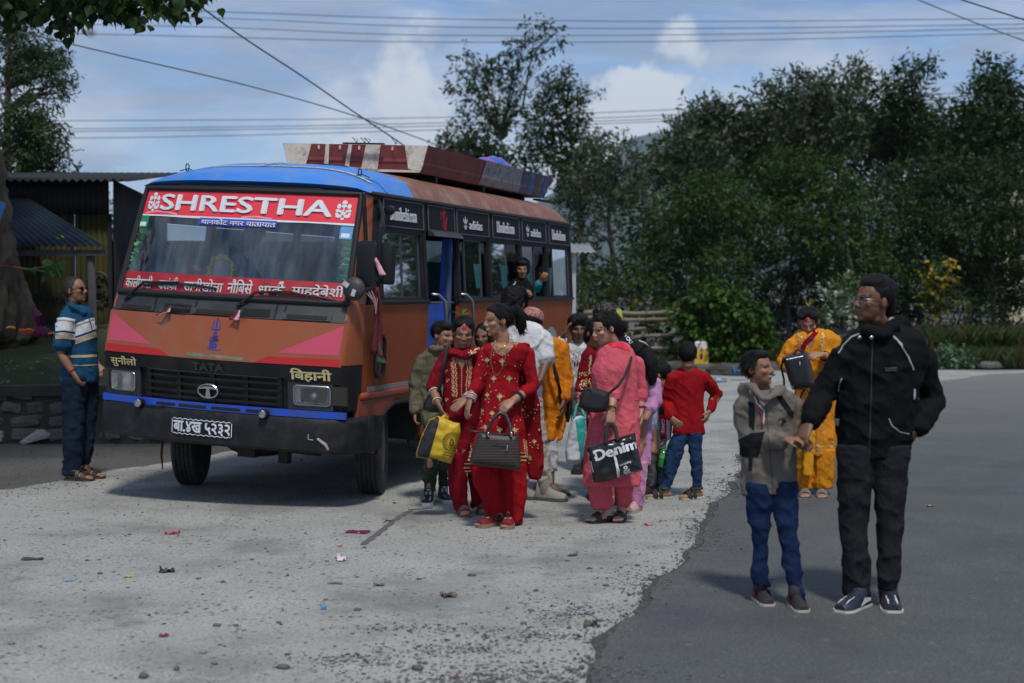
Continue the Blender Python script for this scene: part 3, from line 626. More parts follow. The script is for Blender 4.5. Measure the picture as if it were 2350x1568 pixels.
wood('dark_bush', 'dark undergrowth climbing to the frame edge above the roadside kerb', 2150, 37, [(1980, 600, 90), (2080, 600, 100), (2190, 580, 100), (2000, 730, 110), (2120, 730, 120), (2240, 700, 110), (2060, 870, 110), (2180, 870, 120), (2280, 850, 90), (2050, 1000, 110), (2170, 1010, 120), (2280, 990, 90), (2030, 1130, 110), (2150, 1150, 110), (2270, 1130, 100), (2000, 1240, 80), (2120, 1270, 80), (2250, 1250, 80), (2330, 780, 90), (2330, 1080, 90)], 100, .15, G_DARK, 24, droop=.3, cat='bush', r0=.08)
wood('dark_bush', 'low shadowed shrub filling the gap above the bamboo fence', 1000, 40, [(300, 1190, 90), (450, 1200, 100), (600, 1230, 100), (750, 1260, 100), (900, 1260, 100), (1050, 1250, 100), (1200, 1240, 100), (1350, 1230, 100), (1500, 1220, 90), (1100, 1350, 90), (1300, 1340, 90), (1480, 1330, 90), (120, 1200, 80), (60, 1080, 80)], 90, .15, G_DARK, 25, droop=.3, cat='bush', r0=.05)
wood('creeper_hedge', 'bright green creeper heaped over the far end of the bamboo fence', 850, 32.2, [(740, 1180, 40), (800, 1190, 45), (700, 1230, 50), (770, 1250, 60), (850, 1240, 60), (920, 1270, 60), (650, 1270, 50), (720, 1310, 60), (820, 1320, 70), (920, 1340, 70), (980, 1330, 50), (690, 1370, 55), (780, 1390, 65), (880, 1410, 70), (970, 1410, 60), (1020, 1400, 45), (720, 1440, 45), (830, 1470, 55), (940, 1480, 55), (1030, 1470, 45)], 260, .14, G_VINE, 31, asp=.7, droop=.7, cat='creeper', r0=.03, crown='foliage', trunk='stem', dj=.4)
wood('creeper_hedge', 'sparse creeper with yellowing leaves hanging on the bamboo rails', 450, 32.9, [(340, 1250, 35), (400, 1245, 35), (460, 1250, 40), (530, 1255, 40), (590, 1250, 40), (390, 1300, 40), (470, 1310, 45), (560, 1310, 45), (620, 1300, 40), (430, 1370, 40), (520, 1360, 45), (600, 1370, 50), (480, 1420, 45), (570, 1430, 50), (650, 1420, 40), (530, 1480, 40), (620, 1490, 45), (300, 1330, 35)], 60, .12, G_VINE+((.2, .14, .03),), 32, asp=.7, droop=.6, cat='creeper', r0=.02, crown='foliage', trunk='stem', dj=.3)
wood('yellow_vine', 'vine covered in yellow leaves hanging behind the tallest man', 1880, 33, [(1870, 1030, 32), (1900, 1060, 36), (1850, 1070, 40), (1930, 1090, 36), (1880, 1120, 42), (1840, 1130, 34), (1940, 1140, 30), (1900, 1180, 40), (1860, 1200, 42), (1930, 1190, 28), (1840, 1250, 34), (1880, 1270, 26), (1830, 1310, 24)], 70, .12, ((.26, .21, .02), (.30, .24, .03), (.05, .08, .02), (.04, .07, .02)), 33, asp=.8, droop=.6, cat='vine', r0=.03, crown='foliage', trunk='stem', dj=.3)
wood('silver_plant', 'tall weed with silvery white leaf tips beside the tallest man\'s head', 1400, 32, [(1410, 1110, 26), (1390, 1150, 34), (1440, 1150, 30), (1350, 1180, 30), (1420, 1200, 38), (1370, 1220, 36), (1440, 1240, 34), (1340, 1260, 34), (1400, 1280, 40), (1330, 1320, 32)], 210, .12, ((.10, .15, .06), (.45, .48, .40), (.07, .12, .04), (.08, .12, .04)), 34, asp=.4, droop=-.2, cat='weed', r0=.03, crown='foliage', trunk='stem', dj=.3)
# unseen tree copies added past the view's edge to darken the bus window reflections
def copy_plant(src, loc, label, s_=1):
    r = src.copy(); sc.collection.objects.link(r); r.location = loc; r['label'] = label; r['group'] = 'trees added out of view for the window reflections'; r.scale = (-s_, s_, s_)
    for ch in src.children: c = ch.copy(); sc.collection.objects.link(c); c.parent = r
src_ = [o for o in sc.objects if o.name.startswith(('dark_tree', 'dark_bush'))]
for i, (x, y) in enumerate(((19, 44), (22, 46.5), (25.5, 45), (28.5, 42), (31.5, 38), (23, 41), (27, 38), (20, 40.5), (34, 33), (30, 48), (33.5, 45), (37, 41))): copy_plant(src_[i % 3], (x, y, 0), 'dark tree copy added out of view to darken the bus window reflections', 1.3)
# trees at the other side, behind the shed
def leftwood(name, label, bx, d, cl, dens, size, pal, seed, **kw):
    b = at(bx, 700, d); return plant(name, label, 'tree', (b.x, d, 0), clumps_px(cl, KL, d, .8, seed), dens, size, pal, seed, **kw)
leftwood('broad_tree', 'tree with hanging sprays of narrow leaves rising behind the tin shed', 40, 26, [(60, 110, 45), (130, 140, 50), (180, 170, 45), (40, 190, 60), (110, 220, 55), (40, 280, 60), (130, 320, 60), (220, 300, 55), (300, 310, 55), (360, 340, 45), (390, 380, 40), (250, 370, 70), (170, 400, 70), (330, 410, 60), (60, 390, 70), (290, 470, 65), (370, 470, 45), (420, 530, 38), (390, 580, 35), (340, 570, 50), (350, 620, 30), (220, 480, 60), (130, 480, 55), (60, 500, 50), (30, 580, 40)], 330, .105, G_PALE[:2]+G_DARK[:2], 41, asp=.3, droop=.5, r0=.16, shell=2.2)
leftwood('broad_tree', 'lower dense tree whose crown meets the shed roof', 60, 24.5, [(180, 630, 45), (150, 690, 60), (90, 730, 60), (220, 740, 60), (300, 740, 45), (340, 760, 32), (170, 790, 80), (60, 820, 80), (250, 830, 70), (340, 850, 40), (380, 860, 28), (140, 900, 80), (260, 910, 75), (350, 930, 45), (390, 960, 38), (60, 940, 80), (180, 1000, 80), (290, 1000, 70), (370, 1050, 40), (90, 1050, 80), (220, 1080, 70), (330, 1090, 55), (480, 1120, 32), (400, 1120, 40)], 330, .105, G_PALE[:2]+G_DARK[:2], 42, asp=.3, droop=.5, r0=.16, shell=2.3)
leftwood('young_tree', 'small feathery tree seen between the tin shed and the bus', 275, 30, [(730, 1290, 28), (720, 1340, 32), (715, 1400, 30), (750, 1440, 42), (790, 1440, 40), (730, 1490, 45), (790, 1500, 50), (830, 1470, 36), (760, 1550, 60), (830, 1540, 50)], 300, .12, G_PALE[:2]+G_DARK[:2], 43, asp=.3, droop=.3, r0=.05)
plant('edge_shrub', 'leafy weed rooted at the foot of the stone wall behind the bumper', 'weed', gnd(640, 1018)+Vector((0, .6, 0)), [(gnd(x, 1010)+Vector((0, .8, z)), .16) for x, z in ((560, .1), (610, .15), (660, .12), (720, .1), (330, .06), (780, .14))], 700, .07, G_VINE, 44, asp=.5, r0=.01, crown='foliage', trunk='stem')

# grass on the far verge
def blades(boxes, n, h, seed, pal):
    r_ = np.random.default_rng(seed); V = []; T = []
    for (x0, x1, y0, y1, z, hh), w in boxes:
        m = int(n*w); p = np.stack([r_.uniform(x0, x1, m), r_.uniform(y0, y1, m), np.full(m, z)], 1)
        a = r_.uniform(0, 6.28, m); l = h*hh*r_.uniform(.5, 1.2, m); d = np.stack([np.cos(a)*.35, np.sin(a)*.35, np.ones(m)], 1)*l[:, None]
        s_ = np.stack([-np.sin(a), np.cos(a), np.zeros(m)], 1)*.006*r_.uniform(.6, 1.6, (m, 1))
        b2 = p+d*.6; b3 = p+d*np.array((1.7, 1.7, .95)); V.append(np.stack([p-s_, p+s_, b2+s_*.7, b3, ], 1).reshape(-1, 3))
        T.append(np.repeat(np.array(pal)[r_.integers(0, len(pal), m)]*r_.uniform(.7, 1.3, (m, 1)), 4, 0))
    V = np.concatenate(V); T = np.concatenate(T); return V, np.arange(len(V)).reshape(-1, 4), T
V, F, T = blades([((8.2, 16, 30.3, 33, 0, 1), 1), ((9, 16, 31.5, 34, .1, 1.7), .5), ((5.2, 9, 31.6, 33.5, 0, .8), .35), ((1.5, 6, 31.9, 33.8, 0, .5), .3)], 17000, .42, 6, ((.04, .07, .018), (.05, .075, .025), (.07, .08, .03), (.03, .06, .013), (.10, .09, .045)))
me = new_mesh('verge_grass', V, F, M_leaf); tint_mesh(me, T); tag(link_mesh('verge_grass', me), kind='stuff')
bank = []; n = 34
for i in range(n):
    for j in range(10):
        x = 1+i/(n-1)*22; y = 31+j*.7
        bank.append((x, y, -.02+.07*j*(1 if x > 7 else .4)+.12*float(vnoise(np.array([[x*1.1, y*1.1, 0]]))[0])*min(1, j)))
tag(link_mesh('earth_bank', new_mesh('earth_bank', bank, [(i*10+j, (i+1)*10+j, (i+1)*10+j+1, i*10+j+1) for i in range(n-1) for j in range(9)], M_earth, True)), kind='structure')

# far hill
hv = []; hf = []; hx = np.linspace(-1800, 2600, 70)
for i, x in enumerate(hx):
    px = 1174.5+x/3000*3262
    prof = np.interp(px, [-900, 200, 900, 1150, 1300, 1400, 1440, 1475, 1520, 1600, 1800, 2300, 4000], [660, 655, 640, 520, 430, 350, 318, 306, 316, 350, 420, 440, 500])
    zt = 1.65+(668-prof)/3262*3000
    for j in range(8):
        t = j/7; hv.append((x, 3000-1100*(1-t)**1.0, -30+(zt+30)*t**.8+10*math.sin(x*.021+j)+6*math.sin(x*.057+2*j)))
for i in range(len(hx)-1):
    for j in range(7): q = i*8+j; hf.append((q, q+8, q+9, q+1))
tag(link_mesh('hill', new_mesh('hill', hv, hf, mat('far_forest', (.03, .05, .035), .9, .5, .03), True)), kind='structure')

# air: far things fade to blue
hz_ = MB(); hz_.bbox((-2500, -40, -60), (3200, 3600, 420)); m = bpy.data.materials.new('air'); m.use_nodes = True; nt = m.node_tree; nt.nodes.remove(nt.nodes['Principled BSDF'])
v = N(nt, 'ShaderNodeVolumePrincipled'); v.inputs['Color'].default_value = (.72, .85, 1, 1); v.inputs['Density'].default_value = .00013; nt.links.new(v.outputs[0], nt.nodes['Material Output'].inputs['Volume'])
tag(hz_.obj('haze', m), kind='stuff')
# cables against the sky
M_cable = mat('cable', (.05, .055, .065), .6, 0)
def cable(label, pts, ds, r, grp=None):
    P = [at(x, y, d) for (x, y), d in zip(pts, ds)]; o = []
    n = len(P)
    for i in range(n-1):
        p0, p1, p2, p3 = P[max(0, i-1)], P[i], P[i+1], P[min(n-1, i+2)]
        for k in range(8):
            t = k/8; o.append(.5*((2*p1)+(p2-p0)*t+(2*p0-5*p1+4*p2-p3)*t*t+(3*p1-p0-3*p2+p3)*t**3))
    o.append(P[-1]); mb = MB(); mb.tube(o, r, 5); c = mb.obj('power_cable', M_cable, None, True); tag(c, label, 'cable', grp)
U = 'upper bundle of far power lines'; D_ = 'lower bundle of far power lines'
for y, w in (((10, 27, 43, 50, 43, 38), 'topmost'), ((28, 42, 61, 66, 56, 50), 'second from the top'), ((50, 63, 81, 80, 66, 60), 'third from the top'), ((70, 85, 97, 95, 77, 70), 'fourth from the top')):
    cable('thin grey power line, %s of the four high in the sky' % w, list(zip((-200, 480, 957, 1596, 2349, 2700), y)), [70]*6, .02, U)
for y, w in (((279, 277, 271, 250, 205, 190), 'topmost'), ((298, 295, 284, 262, 217, 200), 'second from the top'), ((305, 301, 291, 270, 229, 214), 'third from the top'), ((318, 316, 300, 276, 240, 226), 'lowest')):
    cable('thin grey power line, %s of the four that pass behind the trees' % w, list(zip((-200, 300, 957, 1590, 2349, 2700), y)), [75]*6, .02, D_)
cable('thick dark cable slanting steeply down to the roof carrier', [(380, -45), (455, 12), (560, 88), (700, 180), (820, 263), (930, 337), (1100, 460)], [20, 20.5, 21.5, 23, 24, 25, 27], .0125)
cable('thin dark cable slanting gently from the fig tree down behind the carrier', [(-60, 52), (70, 80), (300, 134), (560, 195), (800, 262), (1000, 332), (1150, 390)], [24, 24, 25, 27, 29, 31, 33], .0115)
cable('dark cable crossing the top corner of the sky, the lower of two', [(2060, -18), (2110, 2), (2250, 58), (2349, 94), (2500, 150)], [30]*5, .012)
cable('thick dark cable crossing the top corner of the sky, the upper of two', [(2150, -18), (2205, 0), (2349, 46), (2500, 96)], [22]*4, .0125)
# ------------------------------------------------------------------ mossy bank, stone wall, fig tree, sheds
M_moss = ground_mat('moss', (.035, .05, .012), (.10, .095, .08), 16, .3, .9, (.06, .052, .035), 1.1, ((.14, .13, .10), 2.2, .5))
n, k = 40, 22; bv = []
for i in range(n):
    for j in range(k):
        x = -13+i/(n-1)*9.6; t = j/(k-1); y = 15.75+t*3.6
        z = .60+.62*(1-(1-t)**1.8)-max(0, x+4.6)*.55*t
        z += .16*(float(fbm(np.array([[x*1.3, y*1.3, 0]]), 2)[0])-.5)*min(1, 3*t)
        bv.append((x, y, max(z, -.05)))
tag(link_mesh('mossy_bank', new_mesh('mossy_bank', bv, [(i*k+j, (i+1)*k+j, (i+1)*k+j+1, i*k+j+1) for i in range(n-1) for j in range(k-1)], M_moss, True)), kind='structure')
M_mortar = ground_mat('mortar', (.06, .058, .05), (.03, .03, .03), 30, .4, 1, (.03, .035, .02), 1.4)
M_stone = mat('wall_stone', (.10, .10, .095), .85, .35, 9, .6, 35, dirt=(.028, .035, .014), dirt_s=5, dirt_amt=.8, island=.4)
M_stoneL = mat('wall_stone_pale', (.36, .36, .33), .85, .3, 12, .6, 40, dirt=(.12, .11, .09), dirt_s=7, dirt_amt=.7)
wall = thing('stone_wall', 'low mossy rubble stone retaining wall behind the man in the striped polo shirt', 'wall', (-8, 15.6, 0))
mb = MB(); mb.bbox((-13, 15.585, -.1), (-3.55, 15.95, .5)); mb.bbox((-3.55, 15.75, -.1), (-2.5, 16.2, .28)); mb.obj('mortar', M_mortar, wall, loc=wall.location)
mb = MB(); x = -13.
while x < -3.7:
    l = random.uniform(.7, 1.3); mb.box((x+l/2, 15.76+random.uniform(-.02, .02), .55+random.uniform(-.015, .015)), (l-.02, .46, .11), Euler((random.uniform(-.03, .03), random.uniform(-.02, .02), 0))); x += l
mb.obj('coping', M_mortar, wall, loc=wall.location)
rs = random.Random(4); z = .0
while z < .45:
    h = rs.uniform(.13, .2); x = -9.4+rs.uniform(0, .2)
    while x < -3.6:
        w = rs.uniform(.16, .44); m2 = MB(); m2.ell((0, 0, 0), (1, 1, 1), n=8, m=6)
        v = np.array([tuple(q) for q in m2.v]); v = np.sign(v)*np.abs(v)**.45*np.array((w*.46, .07, h*.46))
        v *= 1+.5*(vnoise(v*11+x*7+z*31)[:, None]-.5); v[:, 1] += .035*np.sign(v[:, 1])*(vnoise(v*16+x*3)-.5)
        o = link_mesh('stone', new_mesh('stone', v, [tuple(q) for q in m2.f], M_stoneL if rs.random() < .05 else M_stone, False), wall, (x+w/2-wall.location.x, 15.63-wall.location.y+rs.uniform(-.02, .03), z+h/2))
        o.rotation_euler = (rs.uniform(-.15, .15), rs.uniform(-.2, .2), rs.uniform(-.1, .1))
        x += w+rs.uniform(.0, .04)
    z += h+.01
g = gnd(85, 1012)
m2 = MB(); m2.ell((0, 0, 0), (1, 1, 1), n=12, m=8); m2.v = [Vector((p.x*.19*(1-.5*max(0, p.z)), p.y*.08, (p.z*.085+.05*p.x if p.z > -.4 else -.03+.02*p.x)))*(1+.3*(float(vnoise(np.array([tuple(p*2.3)]))[0])-.5)) for p in m2.v]
tag(m2.obj('stone_slab', M_stoneL, loc=(0, 0, 0)), 'pale broken slab of stone leaning at the foot of the rubble wall', 'stone').location = g+Vector((0, -.02, .04))

# sacred fig: fused stems, threads, offerings at its foot
M_fig = mat('fig_bark', (.12, .095, .068), .95, .7, 7, 1, 18, spec=.08, dirt=(.03, .03, .022), dirt_s=4, dirt_amt=.8, stretch=(1, 1, .35))
D0 = 17.0
fig = thing('fig_tree', 'old sacred fig tree with a thick fused trunk and heart shaped leaves hanging overhead', 'tree', at(5, 760, D0))
mb = MB(); q = lambda x, y, dy=0: at(x, y, D0+dy)
for pts, rr in (([(-70, 330), (-38, 470), (-8, 600), (15, 690), (36, 765)], [.16, .14, .13, .14, .22]), ([(-80, 300), (-50, 480), (-30, 620), (-25, 760)], [.35, .33, .33, .42]), ([(-25, 480), (-26, 560), (-12, 660), (12, 760)], [.08, .10, .11, .18]), ([(2, 570), (34, 645), (52, 700), (64, 760)], [.06, .07, .08, .13]), ([(-10, 640), (-20, 700), (-10, 770)], [.1, .16, .25]), ([(-80, 320), (-110, 100), (-60, -150)], [.34, .3, .24])):
    mb.tube([q(x, y, -.25*i % .3) for i, (x, y) in enumerate(pts)], rr, 10)
mb.tube([at(-60, -150, 17), at(20, -190, 15.5), at(200, -150, 14.2), at(430, -90, 13.4)], [.2, .15, .09, .03], 8)
mb.tube([at(20, -190, 15.5), at(60, -60, 14.6), at(120, -20, 14)], [.1, .06, .02], 7)
v, f = voxel(mb, .035); v = relax(v, f, 2); nv = vnormals(v, f); v += nv*(((1-np.abs(2*fbm(v*(8, 8, 1.3), 3)-1))**2-.5)*.15)[:, None]
link_mesh('trunk', new_mesh('trunk', v-np.array(fig.location), f, M_fig, True), fig)
def heart_leaves(tw, seed, size=.105, pal=G_DARK):
    """(point, n) -> drooping heart shaped leaves with drip tips"""
    r_ = random.Random(seed); V = []; F = []; T = []
    prof = [(0, 0), (.30, .02), (.48, .22), (.42, .45), (.20, .72), (.05, .92), (0, 1.25)]
    out = prof+[(-x, y) for x, y in prof[-2:0:-1]]
    for p, n, sp in tw:
        for _ in range(n):
            o = Vector(p)+Vector((r_.gauss(0, sp), r_.gauss(0, sp*.8), r_.gauss(0, sp*.6))); s_ = size*r_.uniform(.7, 1.25)
            M = Euler((r_.uniform(-.7, .7), r_.uniform(-.7, .7), r_.uniform(0, 6.28))).to_matrix(); b = len(V); t = Vector(pal[r_.randrange(len(pal))])*r_.uniform(.8, 1.2)
            V.append(tuple(o+M @ Vector((0, 0, 0)))); T.append(tuple(t))
            for x, y in out: V.append(tuple(o+M @ Vector((x*s_, .12*s_*math.cos(x*4)*y, -y*s_)))); T.append(tuple(t))
            m = len(out); F += [(b, b+1+i, b+1+(i+1) % m) for i in range(m)]
    return np.array(V), F, np.array(T)
Hp = lambda x, y, d=13.6: at(x*.36643, y*.36643, d)
tw = [(Hp(x, y, 13.2+((x*7+y*3) % 10)*.12), nn, sp) for x, y, nn, sp in (
    (40, 10, 26, .16), (140, 10, 26, .16), (20, 60, 22, .14), (100, 55, 18, .12), (230, 10, 24, .15), (180, 50, 6, .07), (290, 40, 10, .09), (350, 15, 22, .13), (345, 130, 4, .05), (345, 190, 5, .05), (385, 90, 9, .08), (405, 190, 5, .05), (420, 220, 3, .03), (395, 130, 6, .06), (460, 20, 22, .13), (450, 110, 7, .06), (470, 160, 4, .04), (550, 20, 20, .13), (555, 85, 6, .05), (620, 60, 4, .04), (640, 10, 15, .11), (700, 20, 24, .13), (760, 40, 16, .09), (770, 90, 14, .08), (800, 10, 18, .11), (830, 60, 5, .05), (890, 5, 14, .1), (960, 10, 15, .1), (985, 60, 5, .05), (1040, 20, 12, .09), (1100, 70, 4, .04), (1105, 95, 2, .03), (1130, 30, 9, .07), (1190, 15, 7, .06), (1200, 75, 2, .03), (1260, 5, 4, .05))]
tw += [(Hp(rng.uniform(-150, 1250), rng.uniform(-420, -20), rng.uniform(12.6, 15)), 16, .2) for _ in range(60)]
V, F, T = heart_leaves(tw, 5)
me = new_mesh('crown', V-np.array(fig.location), F, M_leaf); tint_mesh(me, T); link_mesh('crown', me, fig)
V, F, T = leaf_quads([((x, y, z), 1.3) for x, y, z in ((-6.2, 12.2, 6.6), (-8, 12.6, 7), (-10, 13, 6.6), (-6.4, 14.2, 7.2), (-8.4, 14.6, 7.8), (-10.4, 15, 7.2), (-7, 16.2, 7.4), (-9, 16.6, 7.6), (-5.2, 13.2, 7), (-11.5, 13.5, 6.4), (-6, 15.4, 7), (-8, 11.4, 6.4), (-10, 11.4, 6.2), (-5, 11.6, 6.6), (-11.8, 16.5, 7))], 22, .2, .8, .5, 77, 6, palette=G_DARK)
me = new_mesh('canopy', V-np.array(fig.location), F, M_leaf); tint_mesh(me, T); link_mesh('canopy', me, fig)
mb = MB()
for i in range(26):
    a = Hp(rng.uniform(0, 1200), -40); b = Hp(*[(345, 150), (405, 190), (450, 110), (555, 80), (770, 90), (985, 60), (1105, 90), (1200, 70), (620, 60), (290, 40)][i % 10]); mb.tube([a, a.lerp(b, .5)+Vector((0, 0, .05)), b], [.008, .005, .002], 5)
mb.obj('twig', M_fig, fig, loc=fig.location)
mb = MB(); q = lambda X, Y, dy=0: at(X*.17105, 561.7+Y*.17105, 16.2+dy)       # fine zoom of the shrine corner
mb.tube([q(430, 330), q(560, 300), q(650, 250)], .007, 5); mb.tube([q(470, 340), q(600, 360)], .006, 5); mb.tube([q(550, 300), q(700, 300)], .006, 5); mb.tube([q(200, 300), q(430, 335)], .01, 5)
sap = thing('fig_shoot', 'leafy green shoot growing out of the fig trunk before the shed', 'plant', q(430, 335)); mb.obj('stem', mat('green_stem', (.12, .15, .05), .6, .1), sap, loc=sap.location)
V, F, T = heart_leaves([(q(740, 270), 3, .03), (q(660, 350), 4, .05), (q(680, 215), 2, .03), (q(400, 330), 2, .03), (q(760, 300), 2, .03)], 9, .11, ((.05, .13, .03), (.07, .17, .05)))
me = new_mesh('leaf', V-np.array(sap.location), F, M_leaf); tint_mesh(me, T); link_mesh('leaf', me, sap)
mb = MB(); mb.tube([q(-100, 270, -.3), q(100, 285, -.3), q(350, 345, -.1)], .008, 5); mb.tube([q(-100, 500, -.4), q(60, 495, -.4)], .008, 5)
tag(mb.obj('thread', mat('red_thread', S(150, 40, 30), .8, .1)), 'red ritual thread wound round the fig trunk', 'thread')
mb = MB()
for i in range(9): mb.tube([q(430+i*8, 830+i*6, -.1), q(470+i*9, 960, -.1-.02*i), q(500+i*10, 1080+i*5, -.15), q(480+i*26, 1180+(i % 3)*18, -.3)], [.012, .03, .035, .03], 6)
tag(mb.obj('cloth_strip', mat('magenta_cloth', S(85, 14, 52), .8, .3, 20), smooth=True), 'magenta cloth hanging from the fig trunk onto the mossy bank', 'cloth')
for lab, x, y, c in (('bright orange marigold lying nearest the magenta cloth on the bank', 705, 1195, S(230, 130, 20)), ('yellow marigold below the fig trunk', 145, 1115, S(220, 180, 40)), ('small orange marigold beside the red packet under the fig', 388, 1145, S(225, 120, 30))):
    mb = MB(); c0 = q(x, y, -.3)
    for i in range(22): a = i*2.4; r_ = .006*math.sqrt(i)*1.6; mb.ell(c0+Vector((r_*math.cos(a), r_*math.sin(a), .012-.0006*i)), (.014, .014, .009), n=5, m=3)
    tag(mb.obj('marigold', mat('marigold%d' % x, c, .7, .2), loc=None), lab, 'flower', 'offerings under the fig')
mb = MB(); mb.box(q(355, 1158, -.3), (.16, .09, .02), Euler((.2, .1, .2))); mb.box(q(355, 1158, -.3)+Vector((0, 0, .012)), (.15, .03, .012), Euler((.2, .1, .2)))
tag(mb.obj('offering_packet', mat('red_packet', S(210, 60, 35), .4, .2)), 'red orange packet of offerings on the bank below the fig', 'packet')
for i, (x, y) in enumerate(((260, 1235), (410, 1375), (255, 1430), (395, 1420), (60, 1250), (285, 1295))):
    m2 = MB(); c0 = q(x, y, -.55+y*-.0002); m2.add([c0+Vector((-.06, 0, 0)), c0+Vector((0, .03, .012)), c0+Vector((.07, 0, .03)), c0+Vector((0, -.035, .015))], [(0, 1, 2, 3)])
    tag(m2.obj('dry_leaf', mat('dead_leaf', S(150, 120, 90), .8, .2)), 'tan dead leaf lying on the mossy bank', 'leaf', 'dead leaves on the mossy bank')

def corrugated(name, A, B, C, D, pitch, amp, m, parent, nrm, vn=3, tear=0):
    """corrugated sheet between corners A-B (edge along the waves' march) and D-C"""
    A, B, C, D, nrm = (Vector(q_) for q_ in (A, B, C, D, nrm)); n_ = max(8, int((B-A).length/pitch*6)); V = []; F = []
    for i in range(n_+1):
        u = i/n_; s_ = amp*math.sin(u*(B-A).length/pitch*2*PI)
        for j in range(vn+1): V.append(A.lerp(B, u).lerp(D.lerp(C, u), j/vn)+nrm*s_+nrm*tear*math.sin(u*37+j))
    for i in range(n_):
        for j in range(vn): a = i*(vn+1)+j; F.append((a, a+vn+1, a+vn+2, a+1))
    o = link_mesh(name, new_mesh(name, [p-parent.location for p in V], F, m, True), parent)
    md = o.modifiers.new('s', 'SOLIDIFY'); md.thickness = .004; return o
M_tin = mat('dark_tin', (.022, .024, .026), .7, .4, 3, .15, 30, spec=.2, dirt=(.05, .035, .02), dirt_s=2.5, dirt_amt=.6)
M_tinB = mat('blue_tin', (.022, .034, .055), .7, .4, 3, .1, 30, spec=.2, dirt=(.04, .04, .04), dirt_s=2.2, dirt_amt=.9)
M_tinY = mat('olive_tin', (.065, .058, .018), .7, .35, 2.5, .1, 30, spec=.2, dirt=(.03, .03, .02), dirt_s=2, dirt_amt=.7, stretch=(1, 1, .4))
M_post = mat('old_timber', (.09, .085, .08), .9, .4, 6, .6, 25, stretch=(1, 1, .2))
shed = thing('tin_shed', 'dark corrugated tin shed with a lean-to roof and painted olive walls beside the fig tree', 'shed', (-7, 19.4, 0))
Z = lambda y, d: 1.65+(668-y)/3262*d
corrugated('wall_panel', (-10, 19.5, .7), (-7.5, 19.5, .7), (-7.5, 19.5, Z(478, 19.5)), (-10, 19.5, Z(478, 19.5)), .076, .012, M_tinY, shed, (0, -1, 0))
corrugated('wall_panel', (-7.46, 19.49, .7), (-6.02, 19.49, .7), (-6.02, 19.49, Z(478, 19.5)), (-7.46, 19.49, Z(478, 19.5)), .076, .012, M_tinY, shed, (0, -1, 0))
corrugated('wall_panel', (-5.98, 19.5, .7), (-5.52, 19.5, .7), (-5.52, 19.5, Z(478, 19.5)), (-5.98, 19.5, Z(478, 19.5)), .076, .012, M_tinY, shed, (0, -1, 0))
corrugated('gable_panel', (-10, 19.47, Z(498, 19.5)), (-5.5, 19.47, Z(492, 19.5)), (-5.5, 19.47, Z(412, 19.5)), (-10, 19.47, Z(412, 19.5)), .076, .012, M_tin, shed, (0, -1, 0))
corrugated('side_wall', (-5.45, 19.5, .5), (-5.45, 22.5, .5), (-5.45, 22.5, 3), (-5.45, 19.5, Z(414, 19.5)), .076, .012, M_tin, shed, (1, 0, 0))
corrugated('roof', (-10.2, 19.1, Z(417, 19.1)), (-5.16, 19.1, Z(415, 19.1)), (-5.3, 22.8, Z(400, 22.8)), (-10.2, 22.8, Z(400, 22.8)), .11, .022, M_tin, shed, (0, 0, 1))
corrugated('lean_to_roof', (-9.6, 17.8, Z(571, 17.8)), (-5.07, 17.8, Z(564, 17.8)), (-6.62, 19.36, Z(450, 19.36)), (-9.6, 19.36, Z(449, 19.36)), .095, .016, M_tinB, shed, (0, -.4, 1), 6)
mb = MB(); mb.bbox((-9.6, 17.86, Z(578, 17.8)-.05), (-5.1, 17.98, Z(574, 17.8)))
mb.obj('eaves_beam', M_post, shed, loc=shed.location)
for x, w in ((-5.31, .10), (-8.2, .1)):
    mb = MB(); mb.tube([(x, 17.95, .5), (x+.02, 17.95, 1.3), (x, 17.95, 2.14)], [w*.55, w*.5, w*.5], 8); mb.obj('post', M_post, shed, True, shed.location)
for x in (-7.48, -6.0, -5.49):
    mb = MB(); mb.bbox((x-.025, 19.43, .7), (x+.025, 19.475, 2.7)); mb.obj('batten', M_tin, shed, loc=shed.location)
mb = MB(); mb.bbox((-5.98, 19.43, Z(672, 19.5)), (-5.52, 19.46, Z(669, 19.5))); mb.bbox((-9, 19.43, Z(684, 19.5)), (-6.05, 19.46, Z(681, 19.5))); mb.obj('rail', M_tin, shed, loc=shed.location)
M_black = mat('black_paint', (.012, .012, .012), .6, .1)
def wall_text(s, x0, x1, y0, y1, d, parent, name='painted_lettering', bold=.03, m=None):
    v, f, a = text2d(s, bold); A = at(x0, y1, d); B = at(x1, y0, d)
    return link_mesh(name, new_mesh(name, [(A.x+(B.x-A.x)*p[0]-parent.location.x, d-parent.location.y-.0004*p[2], A.z+(B.z-A.z)*p[1]-parent.location.z) for p in v], f, m or M_black), parent)
wall_text('पान्त', 78, 142, 672, 703, 19.45, shed); wall_text('सेवा', 100, 140, 728, 748, 19.45, shed)
mb = MB(); c0 = at(227, 659, 19.45)
mb.tube([c0+Vector((.16*math.cos(a*PI/14), -.005, .2*math.sin(a*PI/14))) for a in range(29)], .017, 5); mb.bbox(c0+Vector((-.025, -.008, -.1)), c0+Vector((.025, 0, .1))); mb.bbox(c0+Vector((-.08, -.008, -.02)), c0+Vector((.08, 0, .02)))
mb.obj('painted_emblem', M_black, shed, loc=shed.location)
m2 = MB(); c0 = at(138, 548, 18.05); m2.add([c0+Vector(p) for p in ((-.09, 0, .0), (0, .08, .05), (.1, .04, .03), (.02, -.05, 0))], [(0, 1, 2, 3)])
tag(m2.obj('fallen_leaf', mat('yellow_leaf', S(150, 165, 40), .6, .2)), 'yellow green leaf fallen on the lean-to roof of the shed', 'leaf')
mb = MB(); A = at(-30, 420, 15.5); mb.box(at(-8, 482, 15.5), (.16, .03, .2), Euler((0, .35, 0)))
